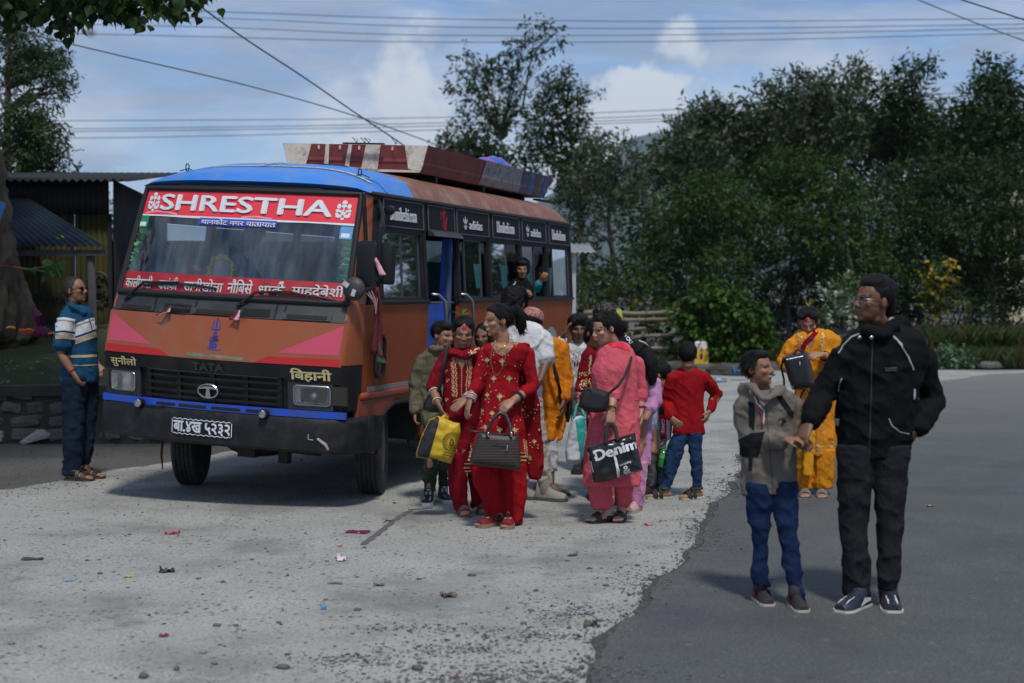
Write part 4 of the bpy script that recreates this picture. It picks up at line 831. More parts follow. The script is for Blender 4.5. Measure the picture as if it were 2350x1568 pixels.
tag(mb.obj('tin_plate', mat('blue_plate', S(50, 105, 165), .5, .2)), 'small blue tin plate on the fig trunk at the frame edge', 'plate')
lowf = thing('tin_fence', 'dark low tin fence beyond the shed, reaching behind the bus', 'fence', (-4.8, 23, 0))
corrugated('panel', (-6.6, 23, 0), (-2.5, 23, 0), (-2.5, 23, Z(556, 23)), (-6.6, 23, Z(552, 23)), .09, .014, M_tin, lowf, (0, -1, 0))

# little roadside shelter seen past the bus tail
shel = thing('tin_shelter', 'small tin roofed shelter with pale metal posts seen past the tail of the bus', 'shelter', (1.1, 24, 0))
corrugated('roof', (-1.2, 23.4, Z(575, 23.4)), (at(1368, 580, 23.4).x, 23.4, Z(580, 23.4)), (at(1368, 580, 23.4).x, 25.6, 2.5), (-1.2, 25.6, 2.5), .09, .012, mat('grey_tin', (.3, .3, .3), .5, .3, metal=.4), shel, (0, 0, 1))
for x in (at(1317, 650, 23.6).x, -.9):
    mb = MB(); mb.bbox((x-.03, 23.6, 0), (x+.03, 23.66, 2.3)); mb.obj('post', mat('pale_steel', (.45, .46, .47), .5, .2, metal=.3), shel, loc=shel.location)
mb = MB(); mb.bbox((-1.1, 25.5, 0), (1.0, 25.55, 2.3)); mb.obj('back_wall', M_tin, shel, loc=shel.location)

# bamboo fence
KF = (1289.4, 689.4, .19014); DF = 32.5
fence = thing('bamboo_fence', 'rickety fence of bamboo poles half covered by creeper', 'fence', at(1500, 840, DF))
M_bam = mat('bamboo', (.17, .14, .10), .75, .35, 6, .3, 30, stretch=(.4, 1, 1))
def fp(x, y, dy=0): return at(KF[0]+KF[2]*x, KF[1]+KF[2]*y, DF+dy)
for a, b, r_ in (((270, 150), (1450, 158), .05), ((290, 212), (1460, 250), .045), ((880, 452), (1680, 378), .045), ((1050, 590), (2060, 580), .045), ((1050, 745), (2080, 745), .04), ((250, 330), (1000, 352), .04), ((240, 470), (900, 500), .04), ((260, 600), (1060, 640), .04), ((300, 700), (1080, 745), .035)):
    mb = MB(); P = [fp(*a).lerp(fp(*b), t)+Vector((0, 0, .018*math.sin(t*9+a[0]))) for t in np.linspace(0, 1, 12)]; mb.tube(P, [r_*(1+.12*(i % 2)) for i in range(12)], 8); mb.obj('rail', M_bam, fence, True, fence.location)
for a, b, r_ in (((1900, 520), (1905, 880), .05), ((1800, 600), (1720, 760), .035), ((1130, 500), (1135, 880), .045), ((620, 130), (640, 880), .05), ((1520, 300), (1530, 860), .045), ((330, 140), (330, 880), .05), ((1000, 390), (1150, 270), .03), ((2050, 520), (2060, 870), .045)):
    mb = MB(); mb.tube([fp(*a, .08), fp(*b, .08)], r_, 8); mb.obj('post', M_bam, fence, True, fence.location)
# things lying by the fence
g = fp(1670, 800, -.9); jc = thing('jerrycan', 'yellow box shaped can with a white cap by the bamboo fence', 'can', (g.x, g.y, 0))
zb = .18; mb = MB(); w = .10*DF/33
pts_ = lambda z, k_: [(g.x+sx*.155*k_, g.y+sy*.11*k_, z) for sx, sy in ((-1, -1), (1, -1), (1, 1), (-1, 1))]
mb.loft([[Vector(p) for p in pts_(z, k_)] for z, k_ in ((.02, 1), (.3, 1), (.36, .96))]); mb.obj('body', mat('yellow_plastic', S(200, 165, 40), .5, .2), jc, loc=jc.location)
mb = MB(); mb.loft([[Vector(p) for p in pts_(z, k_)] for z, k_ in ((.36, .9), (.5, .86), (.53, .7))]); mb.obj('cap', mat('white_plastic', S(215, 205, 195), .5, .1), jc, loc=jc.location)
mb = MB(); mb.bbox((g.x-.03, g.y-.118, .14), (g.x+.03, g.y-.112, .26)); mb.obj('mark', M_black, jc, loc=jc.location)
heap = MB(); c0 = gnd(1660, 862)
for i in range(14): heap.ell(c0+Vector((rng.uniform(-.9, .8), rng.uniform(-.2, .5), rng.uniform(-.05, .12))), (rng.uniform(.15, .35), .2, rng.uniform(.06, .16)), n=8, m=5)
tag(heap.obj('rubble_heap', M_mortar, smooth=False), 'low heap of grey rubble between the fence and the road', 'heap')
scrap('plastic_sheet', 'crumpled blue plastic sheet on the rubble heap', 'plastic sheet', 1698, 858, .5, .35, S(60, 95, 140), 31, .3, .12)
scrap('wrapper', 'bright blue scrap of plastic lying alone beyond the boys', 'wrapper', 1706, 883, .22, .1, S(110, 160, 220), 32, .06)
bt = thing('plastic_bottle', 'empty clear plastic bottle with a pale blue label lying by the rubble', 'bottle', gnd(1650, 878))
mb = MB(); mb.lathe([(.012, -.17), (.014, -.14), (.035, -.1), (.036, .12), (.03, .13)], bt.location+Vector((0, 0, .04)), 'X', 14); mb.obj('shell', glass_mat('clear_pet', (.8, .82, .82), .12), bt, True, bt.location)
mb = MB(); mb.lathe([(.038, -.06), (.038, .03)], bt.location+Vector((0, 0, .04)), 'X', 14); mb.obj('label', mat('bottle_label', S(120, 165, 205), .5), bt, True, bt.location)

# painted kerb blocks and rock on the far side of the road
KK = (2042.6, 766, .13038)
M_kerb = mat('kerb_stone', (.10, .10, .10), .85, .4, 6, .5, 25); M_yel = mat('worn_yellow', (.42, .22, .035), .8, .3, 8, .3, 30, dirt=(.09, .09, .085), dirt_s=9, dirt_amt=.95)
def kerb(label, x0, x1, ytop, ybot, d, paint):
    A = at(KK[0]+x0*KK[2], KK[1]+ybot*KK[2], d); B = at(KK[0]+x1*KK[2], KK[1]+ytop*KK[2], d); h = B.z; t = thing('kerb_block', label, 'kerb block', (A.x, d, 0), 'kerb blocks on the far side of the road')
    mb = MB(); mb.loft([[Vector((x, y, z)) for x, y in ((A.x-i, d-i), (B.x+i, d-i), (B.x+i, d+.45+i), (A.x-i, d+.45+i))] for z, i in ((-.03, .02), (h*.93, 0), (h, -.03))]); mb.obj('block', M_kerb, t, loc=t.location)
    if paint:
        mb = MB(); mb.bbox((A.x+.02, d-.006, h*.62), (B.x, d-.002, h*.9)); mb.bbox((B.x-.16, d, h+.002), (B.x-.03, d+.4, h+.006)); mb.obj('yellow_band', M_yel, t, loc=t.location)
kerb('grey kerb block with a worn yellow painted band next to the tallest man\'s elbow', -200, 1240, 330, 605, 30.6, True)
kerb('plain grey kerb block at the frame edge behind the tuft of grass', 2080, 3000, 280, 520, 31.2, False)
m2 = MB(); m2.ell((0, 0, .05), (.26, .2, .13), n=10, m=7); v = np.array([tuple(q_) for q_ in m2.v]); v *= 1+.5*(vnoise(v*7)[:, None]-.5)
g = at(KK[0]+1740*KK[2], KK[1]+560*KK[2], 30.3); tag(link_mesh('boulder', new_mesh('boulder', v, [tuple(q_) for q_ in m2.f], M_stone), loc=(g.x, g.y, 0)), 'grey boulder in the grass between the two kerb blocks', 'boulder')
plant('leafy_weed', 'broad leaved weed sprouting in front of the yellow banded kerb block', 'weed', (at(2170, 843, 30.2).x, 30.2, 0), [(at(2155+i*9, 838-(i % 3)*8, 30.2), .12) for i in range(7)], 330, .11, ((.09, .16, .08), (.12, .19, .10)), 51, asp=.6, r0=.008, crown='foliage', trunk='stem')

# far house glimpsed through the leaves
hs = thing('house', 'cream walled house glimpsed through the trees at the frame edge', 'house', (26, 78, 0))
mb = MB(); zb_, zt_ = -.03, Z(362, 78); mb.bbox((26.6, 78, zb_), (36, 86, zt_)); mb.obj('wall', mat('cream_wall', (.55, .47, .34), .8, .1), hs, loc=hs.location)
mb = MB(); mb.bbox((26.2, 77.5, zt_), (36.4, 86.5, zt_+.25)); mb.bbox((26.4, 77.8, zt_-3.1), (36.2, 78.02, zt_-2.85)); mb.obj('roof_slab', mat('plum_band', (.18, .10, .11), .8, .1), hs, loc=hs.location)
for i in range(3):
    for j in range(2):
        mb = MB(); x = 27.6+i*2.8; z = zt_-2.2-j*3.1; mb.bbox((x, 77.95, z), (x+1.2, 77.99, z+1.3)); o = mb.obj('window', mat('dark_pane', (.03, .04, .05), .15), hs, loc=hs.location)

# insect blurred in the air near the lens
fl = thing('flying_insect', 'blurred brown insect in flight below the overhanging fig leaves', 'insect', at(207, 77, 3.0))
c0 = Vector((0, 0, 0)); mb = MB(); mb.ell(c0, (.010, .0045, .0045), Euler((0, .5, 0)).to_matrix()); mb.ell(c0+Vector((-.01, 0, .004)), (.005, .004, .004)); mb.obj('body', mat('insect_brown', (.10, .06, .02), .6), fl, True)
mb = MB(); mb.add([(0, 0, .003), (.004, .012, .008), (.014, .016, .006), (.012, .004, .003)], [(0, 1, 2, 3)]); mb.add([(0, 0, .003), (.004, -.012, .006), (.014, -.016, .003), (.012, -.004, .001)], [(0, 1, 2, 3)]); mb.obj('wing', mat('insect_wing', (.3, .22, .12), .4), fl)
# ------------------------------------------------------------------ the bus
PSI, RHO = R(18.707), R(2.825)
bus = thing('bus', 'orange and blue passenger minibus with a red banner across its windscreen and its door open', 'bus', (-2.252, 10.905, 0))
bus.rotation_euler = (0, 0, -PSI)
BW = Matrix.Translation(bus.location) @ Matrix.Rotation(-PSI, 4, 'Z')
BR_ = Matrix.Translation((0, 0, .5)) @ Matrix.Rotation(RHO, 4, 'Y') @ Matrix.Translation((0, 0, -.5))     # body leans on its springs
BL = BW @ BR_                                                                                            # bus body frame -> world
def bpart(name, o, lean=True):
    o.parent = bus
    if lean: o.matrix_local = BR_
    o.name = name; return o
def bmb(mb, name, m, smooth=False, lean=True, sub=None):
    if sub is not None: o = mb.obj(name, m, None, smooth); o.parent = sub; return o
    return bpart(name, mb.obj(name, m, None, smooth), lean)
def YF(z): return float(np.interp(z, [.44, .80, 1.0, 1.13, 1.46, 1.60, 2.43, 2.5], [0, 0, -.02, -.045, .033, .10, .38, .41]))
def BOW(x): return -.13*(1-min(1, abs(x)/1.02)**2)
def F(x, z, off=0): return Vector((x, YF(z)+BOW(x)-off, z))        # point on the front, off metres proud
def XS(z): return 1.07 if z < 1.6 else 1.07-.083*(z-1.6)/.87
def SD(y, z, off=0): return Vector((XS(z)+off, y, z))              # door side
def SO(y, z, off=0): return Vector((-XS(z)-off, y, z))             # far side
def front_quad(mb, x0, x1, z0, z1, off, th=.02, nx=14, nz=4, top=None, bot=None):
    """curved panel on the front; top/bot optional (x0,x1) for trapezoids"""
    V = []; Fc = []
    bot = bot or (x0, x1); top = top or (x0, x1)
    for o in (off, off-th):
        for j in range(nz+1):
            t = j/nz; z = z0+(z1-z0)*t; a = bot[0]+(top[0]-bot[0])*t; b = bot[1]+(top[1]-bot[1])*t
            for i in range(nx+1): V.append(F(a+(b-a)*i/nx, z, o))
    n = (nx+1)*(nz+1); w = nx+1
    for k in (0, 1):
        for j in range(nz):
            for i in range(nx): q = k*n+j*w+i; Fc.append((q, q+1, q+w+1, q+w) if k == 0 else (q, q+w, q+w+1, q+1))
    for i in range(nx): Fc += [(i, i+n, i+1+n, i+1), (nz*w+i, nz*w+i+1, nz*w+i+1+n, nz*w+i+n)]
    for j in range(nz): Fc += [(j*w, (j+1)*w, (j+1)*w+n, j*w+n), (j*w+nx, j*w+nx+n, (j+1)*w+nx+n, (j+1)*w+nx)]
    return mb.add(V, Fc)
def front_flat(poly, off, step=.09):
    """flat outline laid on the curved front as a sheet"""
    v, f = grid_poly(poly, step); mb = MB(); mb.add([F(x, z, off) for x, z in v], f); return mb
def front_text(s, x0, x1, z0, z1, off, m, name, sub, bold=.03, dz=0, nm=None):
    v, f, a = text2d(s, bold); mb = MB()
    mb.add([F(x0+(x1-x0)*p[0], z0+(z1-z0)*p[1]+dz*p[0], off+.0004*p[2]) for p in v], f); return bmb(mb, name, m, sub=sub)

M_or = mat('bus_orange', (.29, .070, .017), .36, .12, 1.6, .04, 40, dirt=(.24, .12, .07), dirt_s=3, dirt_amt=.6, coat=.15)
M_ord = mat('bus_orange_shaded', (.24, .050, .009), .5, .16, 2.2, .06, 40, spec=.3, dirt=(.14, .04, .018), dirt_s=2.4, dirt_amt=.6)  # same orange paint as the front, darkened because the sides catch less light
M_red_br = mat('bus_mudguard', (.27, .055, .032), .5, .2, 3, .08, 40, dirt=(.10, .05, .04), dirt_s=4, dirt_amt=.6)
M_roofb = mat('roof_blue', (.045, .22, .68), .42, .12, 1.6, .05, 30, dirt=(.16, .25, .40), dirt_s=3.2, dirt_amt=.7, coat=.15)
M_roofr = mat('roof_brown', (.20, .082, .052), .6, .2, 2.5, .1, 30, dirt=(.30, .19, .15), dirt_s=3.5, dirt_amt=.9)
M_seam = mat('seam_cream', (.50, .46, .36), .7, .2, 8, .3, 30, dirt=(.2, .2, .2), dirt_s=14, dirt_amt=.8)
M_blk = mat('bus_black', (.011, .012, .014), .5, .25, 5, .06, 60, spec=.25, dirt=(.03, .03, .031), dirt_s=5, dirt_amt=.5)
M_plast = mat('grey_plastic', (.022, .025, .029), .5, .2, 6, .05, 60, dirt=(.08, .08, .08), dirt_s=5, dirt_amt=.45)
M_bump = mat('bumper_black', (.009, .0095, .011), .55, .25, 6, .25, 30, spec=.3, dirt=(.034, .035, .037), dirt_s=9, dirt_amt=.6)
M_rub = mat('rubber', (.012, .012, .013), .7, .1)
M_blue = mat('bus_blue', (.014, .07, .46), .4, .12, 4, .05, 40, dirt=(.05, .07, .15), dirt_s=7, dirt_amt=.6)
M_dblue = mat('door_blue', (.012, .085, .50), .45, .15, 3, .05, 40, dirt=(.03, .06, .2), dirt_s=5, dirt_amt=.7)
M_chrome = mat('chrome', (.55, .56, .58), .2, .1, metal=1)
M_steel = mat('worn_steel', (.32, .33, .35), .35, .2, metal=.9)
M_white = mat('print_white', (.68, .70, .74), .5, .06, 10)
M_banner = mat('banner_red', (.78, .045, .065), .35, .08, 4)
M_routered = mat('route_red', (.40, .018, .028), .45, .25, 7, dirt=(.13, .01, .015), dirt_s=9, dirt_amt=.7)
M_pink = mat('decal_pink', (.52, .06, .11), .42, .1, 3)
M_redst = mat('decal_red', (.42, .010, .008), .4, .12, 4)
M_navy = mat('decal_blue', (.03, .04, .26), .5, .1)
M_cream = mat('letter_cream', (.62, .54, .27), .5, .15, 12)
M_darkint = mat('interior_dark', (.03, .032, .036), .8, .2)

# front: bonnet panel with painted triangles and emblem
mb = MB(); front_quad(mb, -1.02, 1.02, 1.132, 1.455, 0, .03, 18, 5, bot=(-1.022, 1.021), top=(-1.03, 1.012)); bonnet = bmb(mb, 'bonnet_panel', M_or, True)
for nm, poly in (('pink_triangle', [(-1.015, 1.44), (-1.01, 1.217), (-.545, 1.211)]), ('pink_triangle', [(1.005, 1.44), (.995, 1.218), (.525, 1.215)])):
    bmb(front_flat(poly, .0015), nm, M_pink, sub=bonnet)
for poly in ([(-1.018, 1.193), (-1.016, 1.134), (-.37, 1.134), (-.48, 1.186)], [(.465, 1.186), (.36, 1.134), (1.014, 1.134), (1.005, 1.19)]):
    bmb(front_flat(poly, .0015), 'red_stripe', M_redst, sub=bonnet)
pl = [(-.22, 1.175), (-.215, 1.15), (-.15, 1.145), (-.12, 1.153), (-.09, 1.142), (-.05, 1.154), (-.01, 1.143), (.02, 1.153), (.06, 1.143), (.12, 1.148), (.26, 1.139), (.275, 1.165), (.1, 1.166), (-.05, 1.172)]
bmb(front_flat(pl, .0015, .2), 'peeled_patch', mat('peeled_grey', (.15, .18, .13), .7, .4, 10), sub=bonnet)
em = []
def emb(pts, w): v, f = stroke(densify(pts, 3), w); mb = MB(); mb.add([F(x, z, .0022) for x, z in v], f); em.append(mb)
for sx in (-1, 1): emb([(.008+sx*.004, 1.358), (.008+sx*.028, 1.362), (.008+sx*.030, 1.395), (.008+sx*.022, 1.43)], .007)
emb([(.008, 1.335), (.008, 1.37), (.010, 1.445)], .015); emb([(.005, 1.33), (.004, 1.25), (.002, 1.21)], .008)
emb([(-.028, 1.358), (.044, 1.36)], .012); emb([(-.012, 1.332), (.024, 1.334)], .012)
for sx in (-1, 1): emb([(.002, 1.246), (.002+sx*.026, 1.252), (.002+sx*.026, 1.222), (.002, 1.228)], .016)
emb([(-.05, 1.222), (-.03, 1.208), (.02, 1.206), (.06, 1.208), (.075, 1.216)], .005)
allm = MB(); [allm.add(q.v, q.f) for q in em]; v, f, a = text2d('ॐ', .01); allm.add([F(-.035+.078*p[0], 1.268+.05*p[1], .0025+.0003*p[2]) for p in v], f)
bmb(allm, 'trident_emblem', M_navy, sub=bonnet)

# cowl under the windscreen
mb = MB(); front_quad(mb, -1.02, 1.02, 1.46, 1.585, -.004, .04, 18, 3, top=(-1.01, 1.0)); cowl = bmb(mb, 'cowl', M_plast, True)
for x0, x1 in ((-.93, -.62), (-.19, .135), (.56, .87)):
    mb = MB(); front_quad(mb, x0-.03, x1+.03, 1.468, 1.515, .004, .012, 6, 1); bmb(mb, 'vent_frame', M_plast, sub=cowl)
    mb = MB(); front_quad(mb, x0, x1, 1.477, 1.504, .008, .006, 6, 1); bmb(mb, 'vent', mat('vent_dark', (.012, .008, .007), .8), sub=cowl)
for x0, x1 in ((-.5, -.25), (.2, .42)):
    mb = MB(); front_quad(mb, x0, x1, 1.475, 1.53, .001, .006, 6, 1); bmb(mb, 'recess', M_blk, sub=cowl)
mb = MB(); mb.tube([F(-.44, 1.505, .005), F(-.43, 1.508, .04), F(-.27, 1.50, .04), F(-.26, 1.497, .005)], .009, 6); bmb(mb, 'grab_handle', M_plast, True, sub=cowl)
for x in (-.6, -.22, .46, .53): mb = MB(); front_quad(mb, x, x+.012, 1.462, 1.58, .002, .008, 1, 3); bmb(mb, 'seam', M_blk, sub=cowl)

# grille, lamps, lettering
mb = MB(); front_quad(mb, -1.03, 1.03, .80, 1.128, -.03, .05, 18, 4, top=(-1.025, 1.02)); bmb(mb, 'grille_back', M_blk, True)
mb = MB(); front_quad(mb, -.66, .62, 1.03, 1.128, 0, .03, 14, 2); grille = bmb(mb, 'grille', M_blk, True)
for z in (.985, .93, .875, .828):
    mb = MB(); front_quad(mb, -.60, .56, z-.012, z+.008, -.004, .02, 14, 1); bmb(mb, 'slat', M_blk, sub=grille)
mb = MB(); front_quad(mb, -.58, .55, 1.022, 1.03, .004, .01, 12, 1); bmb(mb, 'slat', M_plast, sub=grille)
for x in (-.58, -.3, 0, .28, .55): mb = MB(); front_quad(mb, x-.02, x+.02, .80, 1.03, -.012, .02, 1, 3); bmb(mb, 'grille_bar', M_blk, sub=grille)
for x0, x1 in ((-1.025, -.66), (.62, 1.02)):
    mb = MB(); front_quad(mb, x0, x1, 1.0, 1.126, .001, .03, 6, 2); bmb(mb, 'lamp_fascia', M_blk, True)
for a, b in ((-1.03, -.96), (-.71, -.66), (.62, .665), (.945, .962)):
    mb = MB(); front_quad(mb, a, b, .80, 1.0, 0, .03, 2, 2); bmb(mb, 'lamp_surround', M_plast, True)
for a, b in ((-.96, -.71), (.665, .945)):
    for z0, z1 in ((.80, .835), (.98, 1.0)): mb = MB(); front_quad(mb, a, b, z0, z1, 0, .03, 4, 1); bmb(mb, 'lamp_surround', M_plast, True)
letters = front_text('TATA', -.155, .118, 1.042, 1.106, .008, mat('badge_grey', (.05, .06, .068), .3, .1, metal=.4), 'badge_lettering', grille, .05)
mb = MB(); c0 = (-.025, .89)
mb.tube([F(c0[0]+.085*math.cos(a*PI/16), c0[1]+.052*math.sin(a*PI/16), .012) for a in range(33)], .0075, 6); mb2 = mb
v, f = stroke([(-.10, .905), (-.06, .915), (-.025, .917), (.01, .915), (.05, .905)], [.006, .016, .02, .016, .006]); mb.add([F(x, z, .014) for x, z in v], f)
v, f = stroke([(-.025, .91), (-.025, .842)], [.022, .046]); mb.add([F(x, z, .014) for x, z in v], f)
bmb(mb, 'badge', M_chrome, sub=grille)
M_refl = mat('lamp_reflector', (.75, .76, .78), .12, .25, 60, .6, 70, metal=1)
M_lens = glass_mat('lamp_lens', (.93, .95, .95), .10, .04); M_lensf = glass_mat('lamp_lens_fogged', (.85, .87, .85), .08, .25, (.5, .52, .5), .75)
for x0, x1, lens in ((-.958, -.712, M_lensf), (.667, .943, M_lens)):
    mb = MB(); V = []
    nx, nz = 12, 8
    for j in range(nz+1):
        for i in range(nx+1):
            u, w = i/nx*2-1, j/nz*2-1; dpt = .05*(1-max(abs(u), abs(w))**3); V.append(F(x0+(x1-x0)*i/nx, .838+.14*j/nz, -dpt+.003*math.sin(i*2.6)))
    mb.add(V, [(j*(nx+1)+i, j*(nx+1)+i+1, (j+1)*(nx+1)+i+1, (j+1)*(nx+1)+i) for j in range(nz) for i in range(nx)])
    hl = bmb(mb, 'headlight', M_refl, True)
    mb = MB(); mb.ell(F((x0+x1)/2, .908, -.02), (.03, .012, .03)); bmb(mb, 'bulb', M_chrome, True, sub=hl)
    o_ = [(F(x, z, .006)) for x, z in rrect(x0, .836, x1, .98, .025)]; mb = MB(); mb.tube(o_+[o_[0]], .006, 6); bmb(mb, 'rim', M_steel, True, sub=hl)
    mb = MB(); mb.add([F(x, z, .009) for x, z in grid_poly(rrect(x0, .836, x1, .98, .025), .08)[0]], grid_poly(rrect(x0, .836, x1, .98, .025), .08)[1]); bmb(mb, 'lens', lens, sub=hl)
for x0, x1 in ((-1.045, -.985), (.965, 1.075)):
    V = [(x0, .845), (x1, .845), (x1, .985), (x0, .985)]
    mb = MB(); mb.loft([[F(min(1.02, max(-1.02, x)) if 0 else x, z, o_) for x, z in V] for o_ in (-.01, .012)]); ind = bmb(mb, 'indicator', mat('smoked_lens', (.035, .028, .024), .2, .3, 8))
    mb = MB(); ii = .015; mb.loft([[F(x, z, o_) for x, z in ((x0+ii, .90), (x1-ii, .90), (x1-ii, .972), (x0+ii, .972))] for o_ in (.008, .0135)]); bmb(mb, 'lens', mat('dim_lens', (.14, .14, .13), .12, .4, 14), sub=ind)
gold = [front_text('सुनौलो', -.955, -.685, 1.018, 1.105, .006, M_cream, 'lettering', None, .02), front_text('िबहानी', .645, .958, 1.012, 1.112, .006, M_cream, 'lettering', None, .035)]

# blue valance, bumper, plate, spot lamps
mb = MB(); front_quad(mb, -1.05, 1.06, .742, .795, .01, .03, 18, 2); val = bmb(mb, 'valance', M_blue, True)
for x0, x1 in ((-.50, -.32), (-.29, -.04), (.0, .25), (.29, .42)):
    mb = MB(); v, f = grid_poly(rrect(x0, .752, x1, .775, .011), .08); mb.add([F(x, z, .0115) for x, z in v], f); bmb(mb, 'slot', mat('vent_dark', (.012, .008, .007), .8), sub=val)
mb = MB()
rings = []
xs = [-1.115, -1.11, -1.085, -1.04]+list(np.linspace(-.95, .95, 15))+[1.05, 1.10, 1.13, 1.145]
def bsec(x):
    back = max(0, abs(x)-1.0); y0 = BOW(x)-.035+back*back*11
    dent = .012*math.sin(x*5)+.004*math.sin(x*23)+(.03*max(0, 1-abs(x-.85)/.25))
    return [Vector((x, y0+o_, z)) for o_, z in ((.30, .485), (.02, .478), (0, .50), (.004-dent*.3, .60), (0, .70), (.02, .735), (.06, .745-dent*.3), (.30, .745))]
mb.loft([bsec(x) for x in xs]); bumper = bmb(mb, 'bumper', M_bump, True)
bp = lambda x, z, off=0: Vector((x, BOW(x)-.036-off, z))
mb = MB(); v, f = grid_poly(rrect(-.325, .545, .205, .672, .02), .1); n_ = len(v); mb.add([bp(x, z, .006) for x, z in v], f); plate = bmb(mb, 'number_plate', M_blk)
v, f, a = text2d('बा.४ख ५२३२', .035); mb = MB(); mb.add([bp(-.305+.495*p[0], .560+.092*p[1], .008+.0004*p[2]) for p in v], f); bmb(mb, 'plate_number', M_white, sub=plate)
mb = MB()
for z, x0, x1 in ((.665, -.31, .19), (.552, -.31, .19)):
    v, f = stroke([(x0+(x1-x0)*i/60, z+.004*math.sin(i*1.1)) for i in range(61)], .006); mb.add([bp(x, z2, .0075) for x, z2 in v], f)
for x in (-.319, .199): v, f = stroke([(x, .556+.105*i/6) for i in range(7)], .006); mb.add([bp(a_, z2, .0075) for a_, z2 in v], f)
bmb(mb, 'plate_border', M_white, sub=plate)
for x in (-.64, .455):
    mb = MB(); c0 = F(x, .752, .03); mb.lathe([(.005, .03), (.032, .02), (.036, 0), (.036, -.028), (.03, -.036)], c0, 'Y', 14); sl_ = bmb(mb, 'spot_lamp', M_blk, True)
    mb = MB(); mb.disc(c0+Vector((0, -.034, 0)), (0, 1, 0), .027, .006, 14); bmb(mb, 'lens', M_chrome, sub=sl_)
    mb = MB(); mb.tube([c0+Vector((.027*math.cos(a*PI/4), -.039, .027*math.sin(a*PI/4))) for a in range(9)], .005, 5); bmb(mb, 'guard', M_steel, sub=sl_)
mb = MB(); mb.tube([F(-.62, .745, .03), F(-.5, .735, .03), F(-.42, .75, .025), F(-.36, .768, .02)], .004, 4); bmb(mb, 'wire', M_blk)
mb = MB(); mb.tube([bp(.80, .62, .0), bp(.80, .585, .0), bp(.835, .58, 0)], .005, 4); mb.tube([bp(.87, .59, -.005), bp(.93, .55, -.004), bp(.95, .515, -.003)], [.012, .016, .01], 5); bmb(mb, 'scratch', mat('bare_scratch', (.34, .31, .27), .8, .3))

# windscreen, rubber, banners
WS = [(-1.0, 1.602), (.99, 1.602), (.945, 2.43), (-.945, 2.445)]
def wsx(u, z):
    t = (z-1.602)/(2.44-1.602); a = -1.0+.055*t; b = .99-.045*t; return a+(b-a)*u
V = []; Fc = []
nu, nz = 18, 8
for j in range(nz+1):
    for i in range(nu+1): z = 1.605+.83*j/nz; V.append(F(wsx(i/nu, z), z, -.004))
Fc = [(j*(nu+1)+i, j*(nu+1)+i+1, (j+1)*(nu+1)+i+1, (j+1)*(nu+1)+i) for j in range(nz) for i in range(nu)]
mb = MB(); mb.add(V, Fc); ws = bmb(mb, 'windscreen', glass_mat('windscreen_glass', (.82, .85, .87), .05, .015, (.40, .47, .58), .17), True)  # bluish dust film also stands in for the pale sky reflection
per = [(u/12, 1.604) for u in range(13)]+[(1, 1.604+.83*k/6) for k in range(1, 7)]+[(1-u/12, 2.436) for u in range(1, 13)]+[(0, 2.436-.83*k/6) for k in range(1, 7)]
P = [F(wsx(u, z), z, .004) for u, z in per]; mb = MB(); mb.tube(P+[P[0]], .024, 8, False); bmb(mb, 'windscreen_rubber', M_rub, True)
def ws_sheet(u0, u1, zl0, zr0, zl1, zr1, off, nx=16, nz_=3, wav=0):
    V = []
    for j in range(nz_+1):
        for i in range(nx+1):
            u = i/nx; zb_ = zl0+(zr0-zl0)*u+wav*math.sin(u*17); zt_ = zl1+(zr1-zl1)*u; z = zb_+(zt_-zb_)*j/nz_; V.append(F(wsx(u0+(u1-u0)*u, z), z, off))
    mb = MB(); mb.add(V, [(j*(nx+1)+i, j*(nx+1)+i+1, (j+1)*(nx+1)+i+1, (j+1)*(nx+1)+i) for j in range(nz_) for i in range(nx)]); return mb
bmb(ws_sheet(.012, .988, 2.222, 2.205, 2.42, 2.415, .002, wav=.003), 'banner', M_banner, sub=ws)
bmb(ws_sheet(.012, .988, 2.210, 2.193, 2.224, 2.207, .0022, wav=.003), 'banner_edge', M_white, sub=ws)
front_text('SHRESTHA', -.765, .755, 2.262, 2.392, .006, M_white, 'banner_lettering', ws, .03, -.012)
def ganesh(cx, cz, h):
    """seated elephant headed figure in a few white shapes"""
    mb = MB(); k = h/2
    def P_(pts): v, f = grid_poly([(cx+x*k, cz+y*k) for x, y in pts], .05); mb.add([F(x, z, .006) for x, z in v], f)
    def E_(x, y, a, b, n=12): P_([(x+a*math.cos(2*PI*i/n), y+b*math.sin(2*PI*i/n)) for i in range(n)])
    P_([(-.3, .62), (-.22, .86), (0, 1), (.22, .86), (.3, .62)]); E_(0, .40, .26, .19)
    for s_ in (-1, 1):
        E_(s_*.50, .36, .2, .26); E_(s_*.58, -.08, .2, .16); E_(s_*.40, -.62, .32, .17); E_(s_*.62, -.40, .16, .13); E_(s_*.3, -.14, .12, .15)
    v, f = stroke(densify([(cx+x*k, cz+y*k) for x, y in ((0, .18), (.02, -.02), (-.12, -.16), (-.2, -.06))], 4), .13*k); mb.add([F(x, z, .0068) for x, z in v], f)
    E_(.02, -.36, .26, .18); E_(0, -.88, .18, .12); return mb
for cx, cz in ((-.838, 2.327), (.835, 2.310)): bmb(ganesh(cx, cz, .155), 'banner_emblem', M_white, sub=ws)
for pts in ([(-.9, 2.235), (-.8, 2.25), (-.68, 2.245), (-.58, 2.228)], [(.02, 2.222), (.14, 2.233), (.28, 2.22)]):
    v, f = stroke(densify(pts, 4), [.004]+[.016]*(len(pts)*4-5)+[.004] if 0 else .012); mb = MB(); mb.add([F(x, z, .0035) for x, z in v], f); bmb(mb, 'banner_swoosh', mat('swoosh_pink', (.72, .35, .42), .4), sub=ws)
bmb(ws_sheet(.318, .672, 2.155, 2.150, 2.208, 2.203, .003, 8, 1), 'name_strip', mat('strip_blue', (.035, .07, .50), .4, .1), sub=ws)
